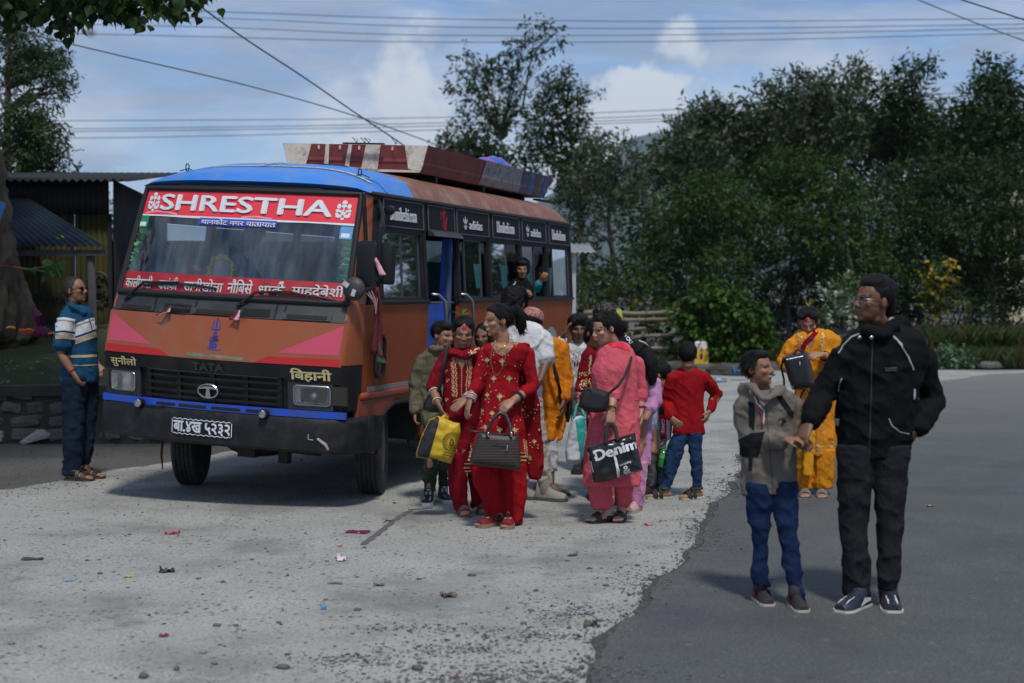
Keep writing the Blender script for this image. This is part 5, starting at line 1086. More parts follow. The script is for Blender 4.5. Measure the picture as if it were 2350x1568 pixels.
front_text('थानकोट नगर यातायात', -.325, .325, 2.160, 2.207, .0045, M_white, 'name_lettering', ws, .012, -.006)
bmb(ws_sheet(.012, .988, 1.612, 1.612, 1.765, 1.755, .002, wav=.0), 'route_board', M_routered, sub=ws)
M_chalk = mat('route_white', (.55, .53, .54), .6, .3, 25)
dz0 = 1.637
words_ = [('कालीमाटी', -.945, -.67), ('कलंकी', -.60, -.42), ('सानीखोला', -.36, -.01), ('नौिबसे', .03, .24), ('धाके', .29, .50), ('माहदेबेशी', .555, .955)]
for s_, a, b in words_: front_text(s_, a, b, dz0, dz0+.098+(.0 if s_ != 'नौिबसे' else .01), .0045, M_chalk, 'route_lettering', ws, .016)
v, f = stroke(densify([(.445, 1.712), (.452, 1.738), (.472, 1.742), (.478, 1.728)], 4), .011); mb = MB(); mb.add([F(x, z, .005) for x, z in v], f); bmb(mb, 'route_lettering', M_chalk, sub=ws)
for cx, cz, m1 in ((-.905, 2.165, mat('sticker_green', (.02, .22, .10), .5)), (.885, 2.135, mat('sticker_blue', (.10, .32, .62), .5))):
    mb = MB(); v, f = grid_poly(rrect(cx-.048, cz-.048, cx+.048, cz+.048, .01), .06); mb.add([F(x, z, .003) for x, z in v], f); st = bmb(mb, 'permit_sticker', m1, sub=ws)
    mb = MB(); v, f = grid_poly(rrect(cx-.034, cz-.036, cx+.03, cz-.004, .004), .06); mb.add([F(x, z, .0042) for x, z in v], f); bmb(mb, 'permit_sticker', M_white, sub=ws)
# wipers
for pv, el, hd, b0, b1 in (((-.896, 1.552), (-.74, 1.684), (-.40, 1.70), (-.74, 1.662), (-.065, 1.668)), ((.16, 1.552), (.285, 1.654), (.555, 1.675), (.39, 1.648), (.905, 1.622))):
    mb = MB(); mb.tube([F(*pv, .02), F(*el, .035), F(*hd, .035)], [.011, .011, .007], 6); wp = bmb(mb, 'wiper_arm', M_rub, True)
    bd = [F(b0[0]+(b1[0]-b0[0])*t, b0[1]+(b1[1]-b0[1])*t+.02*math.sin(t*PI), .022) for t in np.linspace(0, 1, 9)]
    mb = MB(); mb.tube(bd, .009, 5); mb.tube([F(*hd, .035), bd[4]], .008, 5); bmb(mb, 'wiper_blade', M_rub, sub=wp)
    mb = MB(); mb.ell(F(*pv, .015), (.018, .02, .018)); bmb(mb, 'wiper_pivot', M_rub, True, sub=wp)

# corner pillars
def pillar(sx, z0, z1, name, m, xi, xo, yb):
    rings = []
    for z in np.linspace(z0, z1, 6):
        x_in = xi(z); x_out = XS(z); y0 = YF(z); y1 = yb(z)
        r_ = [Vector((sx*x_in, y0+BOW(x_in)-.0, z))]+[Vector((sx*(x_in+(x_out-x_in)*math.sin(a)), y0+BOW(x_in)+(y1-y0-BOW(x_in))*(1-math.cos(a))*.98, z)) for a in np.linspace(.25, PI/2, 5)]
        r_ += [Vector((sx*x_out, y1, z)), Vector((sx*(x_out-.06), y1, z)), Vector((sx*(x_in-.01), y0+.07+BOW(x_in), z))]
        rings.append(r_)
    mb = MB(); mb.loft(rings); return bmb(mb, name, m, True)
for sx in (-1, 1):
    pillar(sx, 1.605, 2.44, 'corner_pillar', M_or, lambda z: .985-.05*(z-1.6)/.83, None, lambda z: YF(z)+.15)
    pillar(sx, 1.145, 1.605, 'corner_panel', M_or, lambda z: 1.0, None, lambda z: .25)
    pillar(sx, .80, 1.14, 'corner_panel', M_blk, lambda z: 1.01, None, lambda z: .235)
# sides -------------------------------------------------------------
WF, WR, RW = .98, 4.35, .385
def arch(yc, r, n=12): return [(yc+r*math.cos(a), max(.46, .39+r*math.sin(a))) for a in np.linspace(0, PI, n)]
def side_outline(y0, y1, zt, front):
    pts = [(y0, zt)]
    return pts
lower = [(.24, 1.598), (.24, .925), (.19, .92), (.14, .53), (.51, .435)]+[(y, z) for y, z in [(.535, .444), (.55, .64), (.62, .72), (.72, .77), (.85, .81), (1.12, .81), (1.27, .77), (1.38, .69), (1.44, .58), (1.46, .5)]]+[(1.52, .46)]
rear = [(2.24, .46), (3.85, .46), (3.87, .6), (3.95, .72), (4.1, .80), (4.35, .83), (4.6, .80), (4.75, .72), (4.83, .6), (4.85, .46), (5.85, .50), (5.85, 1.598), (2.24, 1.598)]
mb = MB(); slab(mb, lower+[(1.52, 1.598)], [], lambda y, z, h: Vector((1.07+h, y, z)), -.03); bmb(mb, 'side_panel', M_ord)
mb = MB(); slab(mb, rear, [], lambda y, z, h: Vector((1.07+h, y, z)), -.03); sidep = bmb(mb, 'side_panel', M_ord)
farl = [(.24, 1.598), (.24, .5), (.5, .44)]+[(y, z) for y, z in lower[5:15]]+[(1.52, .46)]+rear[1:12]
mb = MB(); slab(mb, farl, [], lambda y, z, h: Vector((-1.07-h, y, z)), -.03); bmb(mb, 'far_side_panel', M_ord)
for y0, y1 in ((.33, 1.51), (2.25, 5.8)):
    mb = MB(); mb.bbox((1.072, y0, .928), (1.078, y1, .968)); bmb(mb, 'silver_strip', mat('dull_silver', (.24, .23, .23), .5, .3, 6, dirt=(.2, .07, .04), dirt_s=6, dirt_amt=.6))
    mb = MB(); mb.tube([(1.072, y, .897) for y in np.linspace(y0-.1, y1, 8)], .03, 8, True, ((1, 0, 0), .8)); bmb(mb, 'rub_moulding', M_red_br, True)
mb = MB(); slab(mb, [(.185, .90), (.135, .53), (.515, .43), (.54, .444), (.555, .64), (.62, .715), (.72, .765), (.80, .79), (.85, .868), (.19, .868)], [], lambda y, z, h: Vector((1.071+h, y, z)), .008); bmb(mb, 'front_mudguard', M_red_br)
mb = MB(); mb.tube([(1.075, y, z) for y, z in lower[4:14]], .018, 6); bmb(mb, 'arch_lip', M_rub, True)
mb = MB(); mb.add([Vector((1.0735, 5.05+.30*math.cos(a)*(1 if 1 else 0), 1.02+.30*math.sin(a))) for a in np.linspace(0, PI, 20)], [tuple(range(20))]); bmb(mb, 'filler_patch', mat('filler_grey', (.26, .25, .23), .8, .2), sub=sidep)
v, f = stroke(densify([(4.2, 1.5), (4.35, 1.42), (4.3, 1.3), (4.5, 1.22)], 4), .03); mb = MB(); mb.add([Vector((1.0735, y, z)) for y, z in v], f); v, f = stroke(densify([(4.25, 1.28), (4.5, 1.4), (4.72, 1.42)], 4), .03); mb.add([Vector((1.0737, y, z)) for y, z in v], f)
bmb(mb, 'filler_mark', mat('filler_olive', (.13, .10, .05), .8, .2), sub=sidep)
# window band: black frame with openings
wins = [(.60, 1.40), (2.27, 3.05), (3.14, 3.98), (4.07, 4.88), (4.97, 5.77)]
def band(fn, sx, door):
    holes = [[(a, 1.645), (b, 1.645), (b, 2.165), (a, 2.165)] for a, b in (wins if door else wins[:1]+[(1.5, 2.18)]+wins[1:])]
    outer = [(.30, 1.6), (1.525, 1.6), (1.525, 2.205), (2.225, 2.205), (2.225, 1.6), (5.85, 1.6), (5.85, 2.47), (.50, 2.47)] if door else [(.30, 1.6), (5.85, 1.6), (5.85, 2.47), (.50, 2.47)]
    mb = MB(); slab(mb, outer, holes, lambda y, z, h: fn(y, z, h), -.035); return bmb(mb, 'window_band' if door else 'far_window_band', M_blk)
bandm = band(SD, 1, True); band(SO, -1, False)
gl_s = glass_mat('side_glass', (.07, .085, .09), .01, .02, (.05, .06, .06), .25); gl_f = glass_mat('far_glass', (.55, .6, .62), .05); gl_d = glass_mat('far_glass_tinted', (.12, .13, .14), .04)
def pane(fn, y0, y1, z0, z1, off, m, name='window_pane', fr=True):
    mb = MB(); mb.add([fn(y0, z0, off), fn(y1, z0, off), fn(y1, z1, off), fn(y0, z1, off)], [(0, 1, 2, 3)]); w = bmb(mb, name, m)
    if fr:
        mb = MB()
        for a, b in (((y0, z0), (y1, z0)), ((y1, z0), (y1, z1)), ((y1, z1), (y0, z1)), ((y0, z1), (y0, z0))): mb.tube([fn(*a, off), fn(*b, off)], .011, 4)
        bmb(mb, 'window_frame', mat('window_alu', (.07, .08, .085), .45, .2, metal=.5), sub=w)
    return w
pane(SD, .60, 1.0, 1.648, 2.162, -.016, gl_s); pane(SD, .98, 1.40, 1.648, 2.162, -.026, gl_s)
pane(SD, 2.45, 2.88, 1.648, 2.162, -.018, gl_s)
pane(SD, 3.14, 3.62, 1.648, 2.162, -.018, gl_s); pane(SD, 4.07, 4.50, 1.648, 2.162, -.018, gl_s); pane(SD, 5.16, 5.77, 1.648, 2.162, -.018, gl_s)
for a, b in wins[:1]+[(1.5, 2.18)]+wins[1:]: pane(SO, a, b, 1.65, 2.16, -.016, gl_f if a < 1 else gl_d, 'far_window_pane', False)
for y in (.30, 1.47, 2.255, 3.10, 4.03, 4.93, 5.80):
    mb = MB(); mb.tube([SD(y, 1.61, .004), SD(y, 2.2, .004), SD(y, 2.44, .004)], .016, 5); bmb(mb, 'window_pillar', M_blk)
mb = MB(); mb.tube([SD(y, 1.618, .008) for y in (.4, 1.52)], .016, 6); mb.tube([SD(y, 1.618, .008) for y in (2.23, 5.84)], .016, 6); bmb(mb, 'waist_rail', M_blk)
boards = [(.64, 1.45, 'Dhunibeshi.com', .755, 1.291, 2.262, 2.372), (1.565, 2.18, None, 0, 0, 0, 0), (2.24, 3.08, 'adidas', 2.54, 2.888, 2.262, 2.345), (3.19, 3.99, 'Dhunibeshi.com', 3.304, 3.818, 2.262, 2.372), (4.09, 4.89, 'adidas', 4.355, 4.694, 2.262, 2.345), (5.0, 5.79, 'Dhunibeshi.com', 5.104, 5.593, 2.255, 2.365)]
M_board = mat('sign_black', (.009, .011, .014), .6, .2, spec=.2); M_prnt = mat('print_grey', (.74, .75, .76), .6, .1, 30)
for y0, y1, s_, a, b, z0, z1 in boards:
    mb = MB(); slab(mb, [(y0, 2.212), (y1, 2.212), (y1, 2.425), (y0, 2.425)], [], lambda y, z, h: SD(y, z, .004+h), .006); bo = bmb(mb, 'sign_board', M_board)
    mb = MB()
    for p, q_ in (((y0, 2.212), (y1, 2.212)), ((y1, 2.212), (y1, 2.425)), ((y0, 2.425), (y1, 2.425)), ((y0, 2.212), (y0, 2.425))): mb.tube([SD(*p, .012), SD(*q_, .012)], .006, 4)
    bmb(mb, 'board_edge', mat('edge_grey', (.10, .105, .12), .5), sub=bo)
    if s_:
        v, f, asp = text2d(s_, .012 if s_[0] == 'a' else .008); mb = MB(); mb.add([SD(a+(b-a)*p[0], z0+(z1-z0)*p[1], .0125+.0004*p[2]) for p in v], f); bmb(mb, 'sign_lettering', M_prnt, sub=bo)
        if s_[0] == 'a':
            mb = MB(); c0 = a-.085
            for dx, l, tl in ((0, .085, 0), (-.035, .062, -.6), (.035, .062, .6)):
                pts = [(c0+dx*.2, 2.298), (c0+dx-.014, 2.298+l*.5), (c0+dx*1.5, 2.298+l), (c0+dx+.014, 2.298+l*.45)]; mb.add([SD(y, z, .0125) for y, z in pts], [(0, 1, 2, 3)])
            for z in (2.29, 2.278, 2.266): w_ = .045-(2.29-z)*.9; mb.add([SD(y, z2, .0127) for y, z2 in ((c0-w_, z), (c0+w_, z), (c0+w_*.9, z-.007), (c0-w_*.9, z-.007))], [(0, 1, 2, 3)])
            bmb(mb, 'sign_logo', M_prnt, sub=bo)
    else:
        mb = MB(); r_ = random.Random(3)
        for i in range(46):
            y = 1.93+r_.gauss(0, .035)+(i/46-.5)*.05; z = 2.40-.17*i/46+r_.gauss(0, .01); w_ = r_.uniform(.003, .014)
            mb.add([SD(y+w_*math.cos(k*1.57), z+w_*1.7*math.sin(k*1.57), .0125) for k in range(4)], [(0, 1, 2, 3)])
        bmb(mb, 'paint_splash', mat('tika_red', (.45, .01, .04), .7), sub=bo)
# doorway: hood, folded door leaf, steps, rails
mb = MB(); mb.loft([[SD(y, 2.222, .01), SD(y, 2.20, .05), SD(y, 2.168, .075), SD(y, 2.165, .01)] for y in (1.55, 2.24)]); bmb(mb, 'door_hood', M_plast)
mb = MB(); slab(mb, [(.0, .48), (.15, .48), (.08, 2.16), (.0, 2.16)], [], lambda x, z, h: Vector((XS(z)-.02-x, 2.19-x*.1+h, z)), -.03); dl = bmb(mb, 'door_leaf', M_dblue)
mb = MB(); mb.loft([[Vector((XS(z)-.03-.03*k, 2.155, z)) for k in (0, 1)]+[Vector((XS(z)-.06, 2.14, z)), Vector((XS(z)-.03, 2.14, z))] for z in (.5, 1.2, 2.1)]); bmb(mb, 'edge_strip', mat('bare_edge', (.10, .10, .10), .6, .4, 5), sub=dl)
mb = MB(); slab(mb, [(1.56, .5), (2.16, .5), (2.16, 1.585), (1.56, 1.585)], [], lambda y, z, h: Vector((.99+h, y, z)), -.03); bmb(mb, 'door_panel', M_dblue)
for z, x in ((.46, .95), (.72, .72), (1.0, .5)): mb = MB(); mb.bbox((x-.35, 1.54, z-.03), (x+.1, 2.2, z)); bmb(mb, 'step', M_darkint)
for y in (1.60, 2.27):
    mb = MB(); mb.tube([SD(y, 1.675, .0), SD(y+.03, 1.672, .05), SD(y+.07, 1.62, .085), SD(y+.10, 1.5, .09), SD(y+.10, 1.0, .09), SD(y+.10, .95, .0)], .014, 8); bmb(mb, 'hand_rail', M_steel, True)
mb = MB(); mb.tube([SD(1.55, 1.605, -.03), SD(2.18, 1.60, -.03)], .008, 5); bmb(mb, 'door_chain', M_steel)
# rear wall, floor, inside
mb = MB(); slab(mb, [(-1.06, .5), (1.06, .5), (1.06, 1.6), (.98, 2.47), (-.98, 2.47), (-1.06, 1.6)], [[(-.8, 1.65), (.8, 1.65), (.78, 2.2), (-.78, 2.2)]], lambda x, z, h: Vector((x, 5.85+h, z)), -.03); bmb(mb, 'rear_wall', M_ord); mb = MB(); mb.add([(-.8, 5.83, 1.65), (.8, 5.83, 1.65), (.78, 5.83, 2.2), (-.78, 5.83, 2.2)], [(0, 1, 2, 3)]); bmb(mb, 'rear_window', gl_d)
mb = MB(); mb.bbox((-1.03, .15, .86), (1.03, 5.8, .90)); bmb(mb, 'floor', M_darkint)
mb = MB(); front_quad(mb, -1.0, 1.0, 1.45, 1.6, -.30, .25, 8, 2); bmb(mb, 'dashboard', M_darkint)
mb = MB(); mb.bbox((-.97, .6, 2.44), (.97, 5.8, 2.46)); bmb(mb, 'ceiling', mat('ceiling_olive', (.10, .095, .06), .8, .2))
M_seat = mat('seat_teal', (.012, .10, .11), .7, .2)
for y in (2.75, 3.5, 4.25, 5.0):
    for x in (-.62, .62):
        mb = MB(); mb.loft([[Vector((x+sx*.42, y+oy, z)) for sx, oy in ((-1, 0), (1, 0), (1, .1), (-1, .1))] for z, in ((1.28,), (1.95,))]); mb.bbox((x-.42, y-.40, 1.22), (x+.42, y, 1.32)); st = bmb(mb, 'seat', M_seat)
mb = MB(); mb.bbox((-.9, 1.12, 1.1), (-.35, 1.22, 1.95)); bmb(mb, 'seat', M_seat)
mb = MB(); mb.bbox((.2, 1.15, 1.1), (.8, 1.25, 1.85)); bmb(mb, 'seat', M_seat)
mb = MB(); sw = Vector((-.53, .42, 1.735)); ax = Euler((R(-62), 0, 0)).to_matrix()
mb.tube([sw+ax @ Vector((.21*math.cos(a*PI/14), .21*math.sin(a*PI/14), 0)) for a in range(29)], .019, 6); mb.tube([sw+ax @ Vector((-.2, 0, -.01)), sw+ax @ Vector((.2, 0, -.01))], .015, 5); mb.tube([sw, sw+ax @ Vector((0, 0, -.4))], .02, 6); bmb(mb, 'steering_wheel', mat('wheel_green', (.015, .12, .07), .2, .1), True)
for x, y in ((-.30, .9), (.45, 1.3)): mb = MB(); mb.tube([(x, y, .9), (x+.02, y, 2.44)], .016, 6); bmb(mb, 'grab_pole', M_steel)
mb = MB(); mb.add([Vector((.98, y+.03*math.sin(i*1.7), z)) for z in (1.65, 2.16) for i, y in enumerate(np.linspace(1.12, 1.38, 14))], [(i, i+1, i+15, i+14) for i in range(13)]); bmb(mb, 'curtain', mat('curtain_blue', (.02, .045, .16), .8, .5, 20))
# roof
def roof(y0, y1, name, m, frontcap, rearcap):
    rings = []; ys = list(np.linspace(y0, y1, 10))
    if frontcap: ys = [.40, .43, .48, .56, .66, .80, .95, 1.15, 1.30]
    if rearcap: ys = list(np.linspace(y0, 5.4, 8))+[5.55, 5.68, 5.78, 5.85]
    for y in ys:
        rise = .25
        if frontcap: rise = .25*min(1, (max(0, y-.385)/.58))**.42 if y > .385 else 0
        if rearcap and y > 5.4: rise = .25*(1-((y-5.4)/.47)**3.2*.9)
        ring = []
        for x in np.linspace(-1, 1, 25):
            s_ = (1-abs(x)**3.4)**.5 if abs(x) < 1 else 0
            bow = BOW(x*.95)*max(0, 1-(y-.4)/.5) if frontcap else 0
            ring.append(Vector((x*.995, y+bow, 2.455+rise*s_)))
        ring += [Vector((.96, y+.0, 2.44)), Vector((-.96, y+.0, 2.44))]
        rings.append(ring)
    mb = MB(); mb.loft(rings); return bmb(mb, name, m, True)
rb = roof(0, 1.30, 'cab_roof', M_roofb, True, False); rr = roof(1.30, 5.85, 'roof', M_roofr, False, True)
def RZ(x, y):
    rise = .25*min(1, max(0, y-.385)/.58)**.42 if y < 1.3 else .25
    return 2.455+rise*(1-min(.999, abs(x)/.995)**3.4)**.5
def roof_band(pts, w, off=.006):
    v, f = stroke(densify(pts, 6), w); mb = MB(); mb.add([Vector((x, y+BOW(x*.95)*max(0, 1-(y-.4)/.5), RZ(x, y)+off)) for x, y in v], f); return mb
bmb(roof_band([(-.93, .62), (-.5, .70), (0, .73), (.45, .72), (.72, .67), (.92, .60)], .035), 'roof_seam', M_seam, sub=rb)
bmb(roof_band([(-.12, .73), (-.1, 1.0), (-.08, 1.30)], .035, .007), 'roof_seam', M_seam, sub=rb)
mb = MB(); mb.add([Vector((.42+.22*math.cos(a)*(1+.3*math.sin(3*a)), 1.02+.10*math.sin(a)*(1+.3*math.cos(2*a)), RZ(.42+.22*math.cos(a), 1.0)+.005)) for a in np.linspace(0, 2*PI, 24)[:-1]], [tuple(range(23))]); bmb(mb, 'bare_patch', mat('bare_grey', (.2, .22, .25), .7, .3, 14), sub=rb)
P = [Vector((x, y, 2.452)) for x, y in ((1.0, .45), (1.003, 1.3), (1.003, 5.8))]; mb = MB(); mb.tube(densify([tuple(p) for p in P], 6), .017, 6); bmb(mb, 'gutter', mat('gutter_dark', (.03, .025, .022), .7, .3, 12), True)
mb = MB(); mb.tube([Vector((.98, YF(2.44)+.14, 2.44)), Vector((.6, .33, 2.46)), Vector((0, .275, 2.465)), Vector((-.6, .33, 2.46)), Vector((-.96, YF(2.44)+.10, 2.45))], .012, 6); bmb(mb, 'roof_lip', M_blk, True)
for x, y in ((.80, .62), (-.74, .60)):
    c0 = Vector((x, y, RZ(x, y))); mb = MB(); mb.tube([c0+Vector((.02*math.sin(a)*math.sin(a/2), .01, .035-.035*math.cos(a))) for a in np.linspace(0, 2*PI, 14)], .005, 5); mb.tube([c0+Vector((-.06, 0, .01)), c0+Vector((.02, 0, .03)), c0+Vector((.08, .02, .005))], .005, 4); bmb(mb, 'wire_loop', M_blk, sub=rb)
mb = MB(); mb.tube([(.82, .62, RZ(.82, .62)+.01), (.93, .68, RZ(.93, .68)+.01), (1.0, .72, 2.47), (1.012, .74, 2.38), (1.02, .76, 2.28)], .003, 4); bmb(mb, 'loose_wire', M_blk)
# roof carrier: painted tray
CX0, CX1, CY0, CY1 = -.56, .73, 2.04, 5.65
mb = MB()
def tray(xo, yo0, yo1, z): return [Vector((CX0-xo, CY0-yo0, z)), Vector((CX1+xo, CY0-yo0, z)), Vector((CX1+xo, CY1+yo1, z)), Vector((CX0-xo, CY1+yo1, z))]
mb.loft([tray(0, 0, 0, 2.725), tray(.03, .004, .02, 2.80), tray(.03, .012, .02, 2.82), tray(.04, .006, .03, 2.85), tray(.07, .012, .05, 2.965), tray(.05, -.01, .03, 2.965), tray(0, .0, .0, 2.79)]); car = bmb(mb, 'roof_carrier', mat('carrier_maroon', (.20, .040, .040), .5, .25, 4, .1, 30, dirt=(.07, .02, .02), dirt_s=5, dirt_amt=.6))
M_off = mat('carrier_cream', (.70, .66, .58), .6, .15, 6, .1, 30, dirt=(.20, .15, .12), dirt_s=12, dirt_amt=.8)
def cf(u, t, off=.004):      # front face of the carrier: u across 0..1, t up 0..1
    z = 2.728+.236*t; k_ = .03*min(1, t*3.2)+.04*max(0, t-.4)/.6; a, b = CX0-k_*.9, CX1+k_*.9; return Vector((a+(b-a)*u, CY0-.012-off, z))
for pts in ([(0, 0), (.13, 0), (.20, 1), (0, 1)], [(.275, .0), (.31, 0), (.325, 1), (.30, 1)], [(.43, 0), (.465, 0), (.485, 1), (.46, 1)], [(.555, 0), (.68, 0), (.68, 1), (.58, 1)], [(.90, .14), (1, .0), (1, 1), (.845, 1)], [(.0, 0), (1, 0), (1, .08), (0, .10)]):
    v, f = grid_poly(pts, .12); mb = MB(); mb.add([cf(u, t) for u, t in v], f); bmb(mb, 'painted_band', M_off, sub=car)
for u in (.25, .40, .535, .765): mb = MB(); mb.add([cf(u+.008*math.cos(a), .88+.09*math.sin(a), .006) for a in np.linspace(0, 2*PI, 9)[:-1]], [tuple(range(8))]); bmb(mb, 'painted_band', M_off, sub=car)
def cs(u, t, off=.004):      # door side of the carrier
    z = 2.728+.236*t; k_ = .035*min(1, t*3.2)+.04*max(0, t-.4)/.6; return Vector((CX1+k_+off, CY0-.05*t+(CY1-CY0)*u, z))
M_bluep = mat('carrier_blue', (.03, .09, .25), .55, .3, 6, .1, 30, dirt=(.30, .29, .27), dirt_s=9, dirt_amt=.9); M_greyp = mat('carrier_grey', (.30, .28, .26), .6, .2, 8, .1, 30, dirt=(.03, .08, .28), dirt_s=13, dirt_amt=.95)
for u0, u1, m1 in ((.405, .74, M_greyp), (.74, 1.0, M_bluep)):
    v, f = grid_poly([(u0, 0.02), (u1, .02), (u1, 1), (u0+.015, 1)], .12); mb = MB(); mb.add([cs(u, t) for u, t in v], f); bmb(mb, 'painted_band', m1, sub=car)
for u0, u1 in ((.76, .772), (.80, .812), (.87, .915), (.95, .96)): mb = MB(); v, f = grid_poly([(u0, 0.02), (u1, .02), (u1, 1), (u0, 1)], .2); mb.add([cs(u, t, .007) for u, t in v], f); bmb(mb, 'painted_band', mat('carrier_rust', (.16, .07, .05), .6, .3), sub=car)
for u in (.1, .45, .8): mb = MB(); mb.bbox((CX0, CY0+(CY1-CY0)*u, 2.66), (CX1, CY0+(CY1-CY0)*u+.05, 2.73)); bmb(mb, 'carrier_bar', M_blk)
mb = MB(); mb.bbox((CX1-.06, CY1-.2, 2.69), (CX1+.02, CY1+.42, 2.71)); bmb(mb, 'carrier_bar', M_blk)
mb = MB()
for x in (.12, .2, .24, .5): mb.tube([(x, CY0-.07, 2.965), (x+.03, CY0-.08, 3.0), (x-.03, CY0-.08, 3.02), (x+.02, CY0-.07, 2.97)], .004, 4)
mb.bbox((.0, CY0-.085, 2.962), (.4, CY0-.06, 2.975)); bmb(mb, 'tie_wire', M_blk, sub=car)
# mirrors on the door-side pillar
mb = MB(); top = SD(.42, 2.37, .0); J = Vector((1.30, .10, 2.06))
mb.tube([SD(.55, 2.40, .01), Vector((1.16, .30, 2.28)), Vector((1.21, .16, 2.18)), Vector((1.215, .13, 2.0)), Vector((1.215, .13, 1.75))], .018, 8); mb.tube([SD(.60, 2.28, .01), Vector((1.17, .30, 2.20)), Vector((1.205, .17, 2.12))], .014, 8); arm = bmb(mb, 'mirror_arm', M_blk, True)
def mirror_box(c, w, h, name):
    mb = MB(); c = Vector(c); mb.loft([[c+Vector((x, y, z)) for x, z in rrect(-w*k, -h*k, w*k, h*k, .03*k)] for y, k in ((-.03, .86), (-.02, .97), (.0, 1), (.025, 1), (.03, .95))]); return bmb(mb, name, M_blk, True)
mirror_box((1.13, .12, 1.90), .085, .18, 'wing_mirror'); mirror_box((1.27, .17, 1.92), .055, .16, 'wing_mirror')
mb = MB(); c0 = Vector((1.075, .02, 1.72)); mb.lathe([(.01, -.045), (.05, -.04), (.085, -.015), (.09, 0), (.086, .01)], c0, 'Y', 20); rmir = bmb(mb, 'round_mirror', mat('mirror_back', (.035, .037, .04), .55, .2), True)
mb = MB(); mb.box(c0+Vector((-.045, -.05, .03)), (.05, .01, .035), Euler((0, .6, 0))); mb.box(c0+Vector((.02, -.05, -.03)), (.03, .01, .05), Euler((0, .3, 0))); bmb(mb, 'tape_patch', mat('tape', (.5, .5, .45), .4, .3, 30), sub=rmir)
mb = MB(); mb.tube([Vector((1.215, .13, 1.75)), Vector((1.17, .05, 1.72)), c0+Vector((.02, -.03, 0))], .013, 6); mb.ell(Vector((1.215, .13, 1.80)), (.035, .035, .04)); bmb(mb, 'mirror_joint', M_blk, True, sub=arm)
mb = MB(); mb.lathe([(.02, -.05), (.035, -.045), (.04, 0), (.03, .03)], SD(.66, 2.335, .06), 'Y', 12); bmb(mb, 'side_lamp', M_blk, True)
# cloth streamers tied to the mirror
M_strm = mat('streamer_red', S(85, 16, 26), .8, .3, 14); M_strp = mat('streamer_pink', S(205, 150, 160), .8, .2, 14)
def ribbon(name, pts, w, m, tw=.5):
    V = []; P = densify(pts, 5); n_ = len(P)
    for i, p in enumerate(P):
        t = i/(n_-1); a = tw*math.sin(t*7); ww = w*(.35+.65*t); p = Vector(p); d = Vector((math.cos(a)*.9, -math.sin(a)*.7, .1))
        V += [p-d*ww/2, p+d*ww/2]
    mb = MB(); mb.add(V, [(2*i, 2*i+1, 2*i+3, 2*i+2) for i in range(n_-1)]); o = bmb(mb, name, m, True); o.modifiers.new('s', 'SOLIDIFY').thickness = .004; return o
ribbon('streamer', [(1.22, .11, 1.74), (1.25, .10, 1.62), (1.255, .11, 1.45), (1.25, .12, 1.28), (1.26, .12, 1.22)], .07, M_strm); ribbon('streamer', [(1.215, .10, 1.74), (1.22, .09, 1.58), (1.235, .1, 1.4), (1.215, .1, 1.24)], .06, M_strm, .9)
ribbon('streamer', [(1.2, .1, 1.96), (1.22, .07, 1.94), (1.265, .07, 1.86), (1.28, .07, 1.83)], .06, M_strp); ribbon('streamer', [(1.24, .12, 1.34), (1.26, .12, 1.22), (1.28, .12, 1.17)], .09, mat('streamer_green', S(40, 70, 45), .8, .3))
for i in range(3): mb = MB(); mb.tube([Vector((1.14+.03*i, .06, 1.71)), Vector((1.20+.02*i, .05, 1.66-.01*i)), Vector((1.235, .07, 1.6-.03*i)), Vector((1.20+.02*i, .08, 1.66))], .004, 4); bmb(mb, 'wire', mat('wire_pink', S(170, 130, 130), .6))
for x0, sx in ((-.43, -1), (.18, 1)):
    ribbon('streamer', [tuple(F(x0, 1.515, .03)), tuple(F(x0-.015, 1.48, .05)), tuple(F(x0-.03*1, 1.455, .045)), tuple(F(x0-.05+.03*sx, 1.44, .045))], .06, M_strm); ribbon('streamer', [tuple(F(x0+.01, 1.515, .035)), tuple(F(x0+.02, 1.47, .055)), tuple(F(x0-.06+.07*(sx > 0), 1.44, .05))], .05, M_strp)
# door-side mirror low down, dark oval loop
P = [SD(.47+.10*math.cos(a), 1.22+.17*math.sin(a)*(1), .05) for a in np.linspace(0, 2*PI, 22)]; mb = MB(); mb.tube([SD(y, z, .035) for y, z in rrect(.40, 1.04, .56, 1.36, .07)]+[SD(.56, 1.29, .035)], .016, 6); bmb(mb, 'black_loop', M_rub, True)
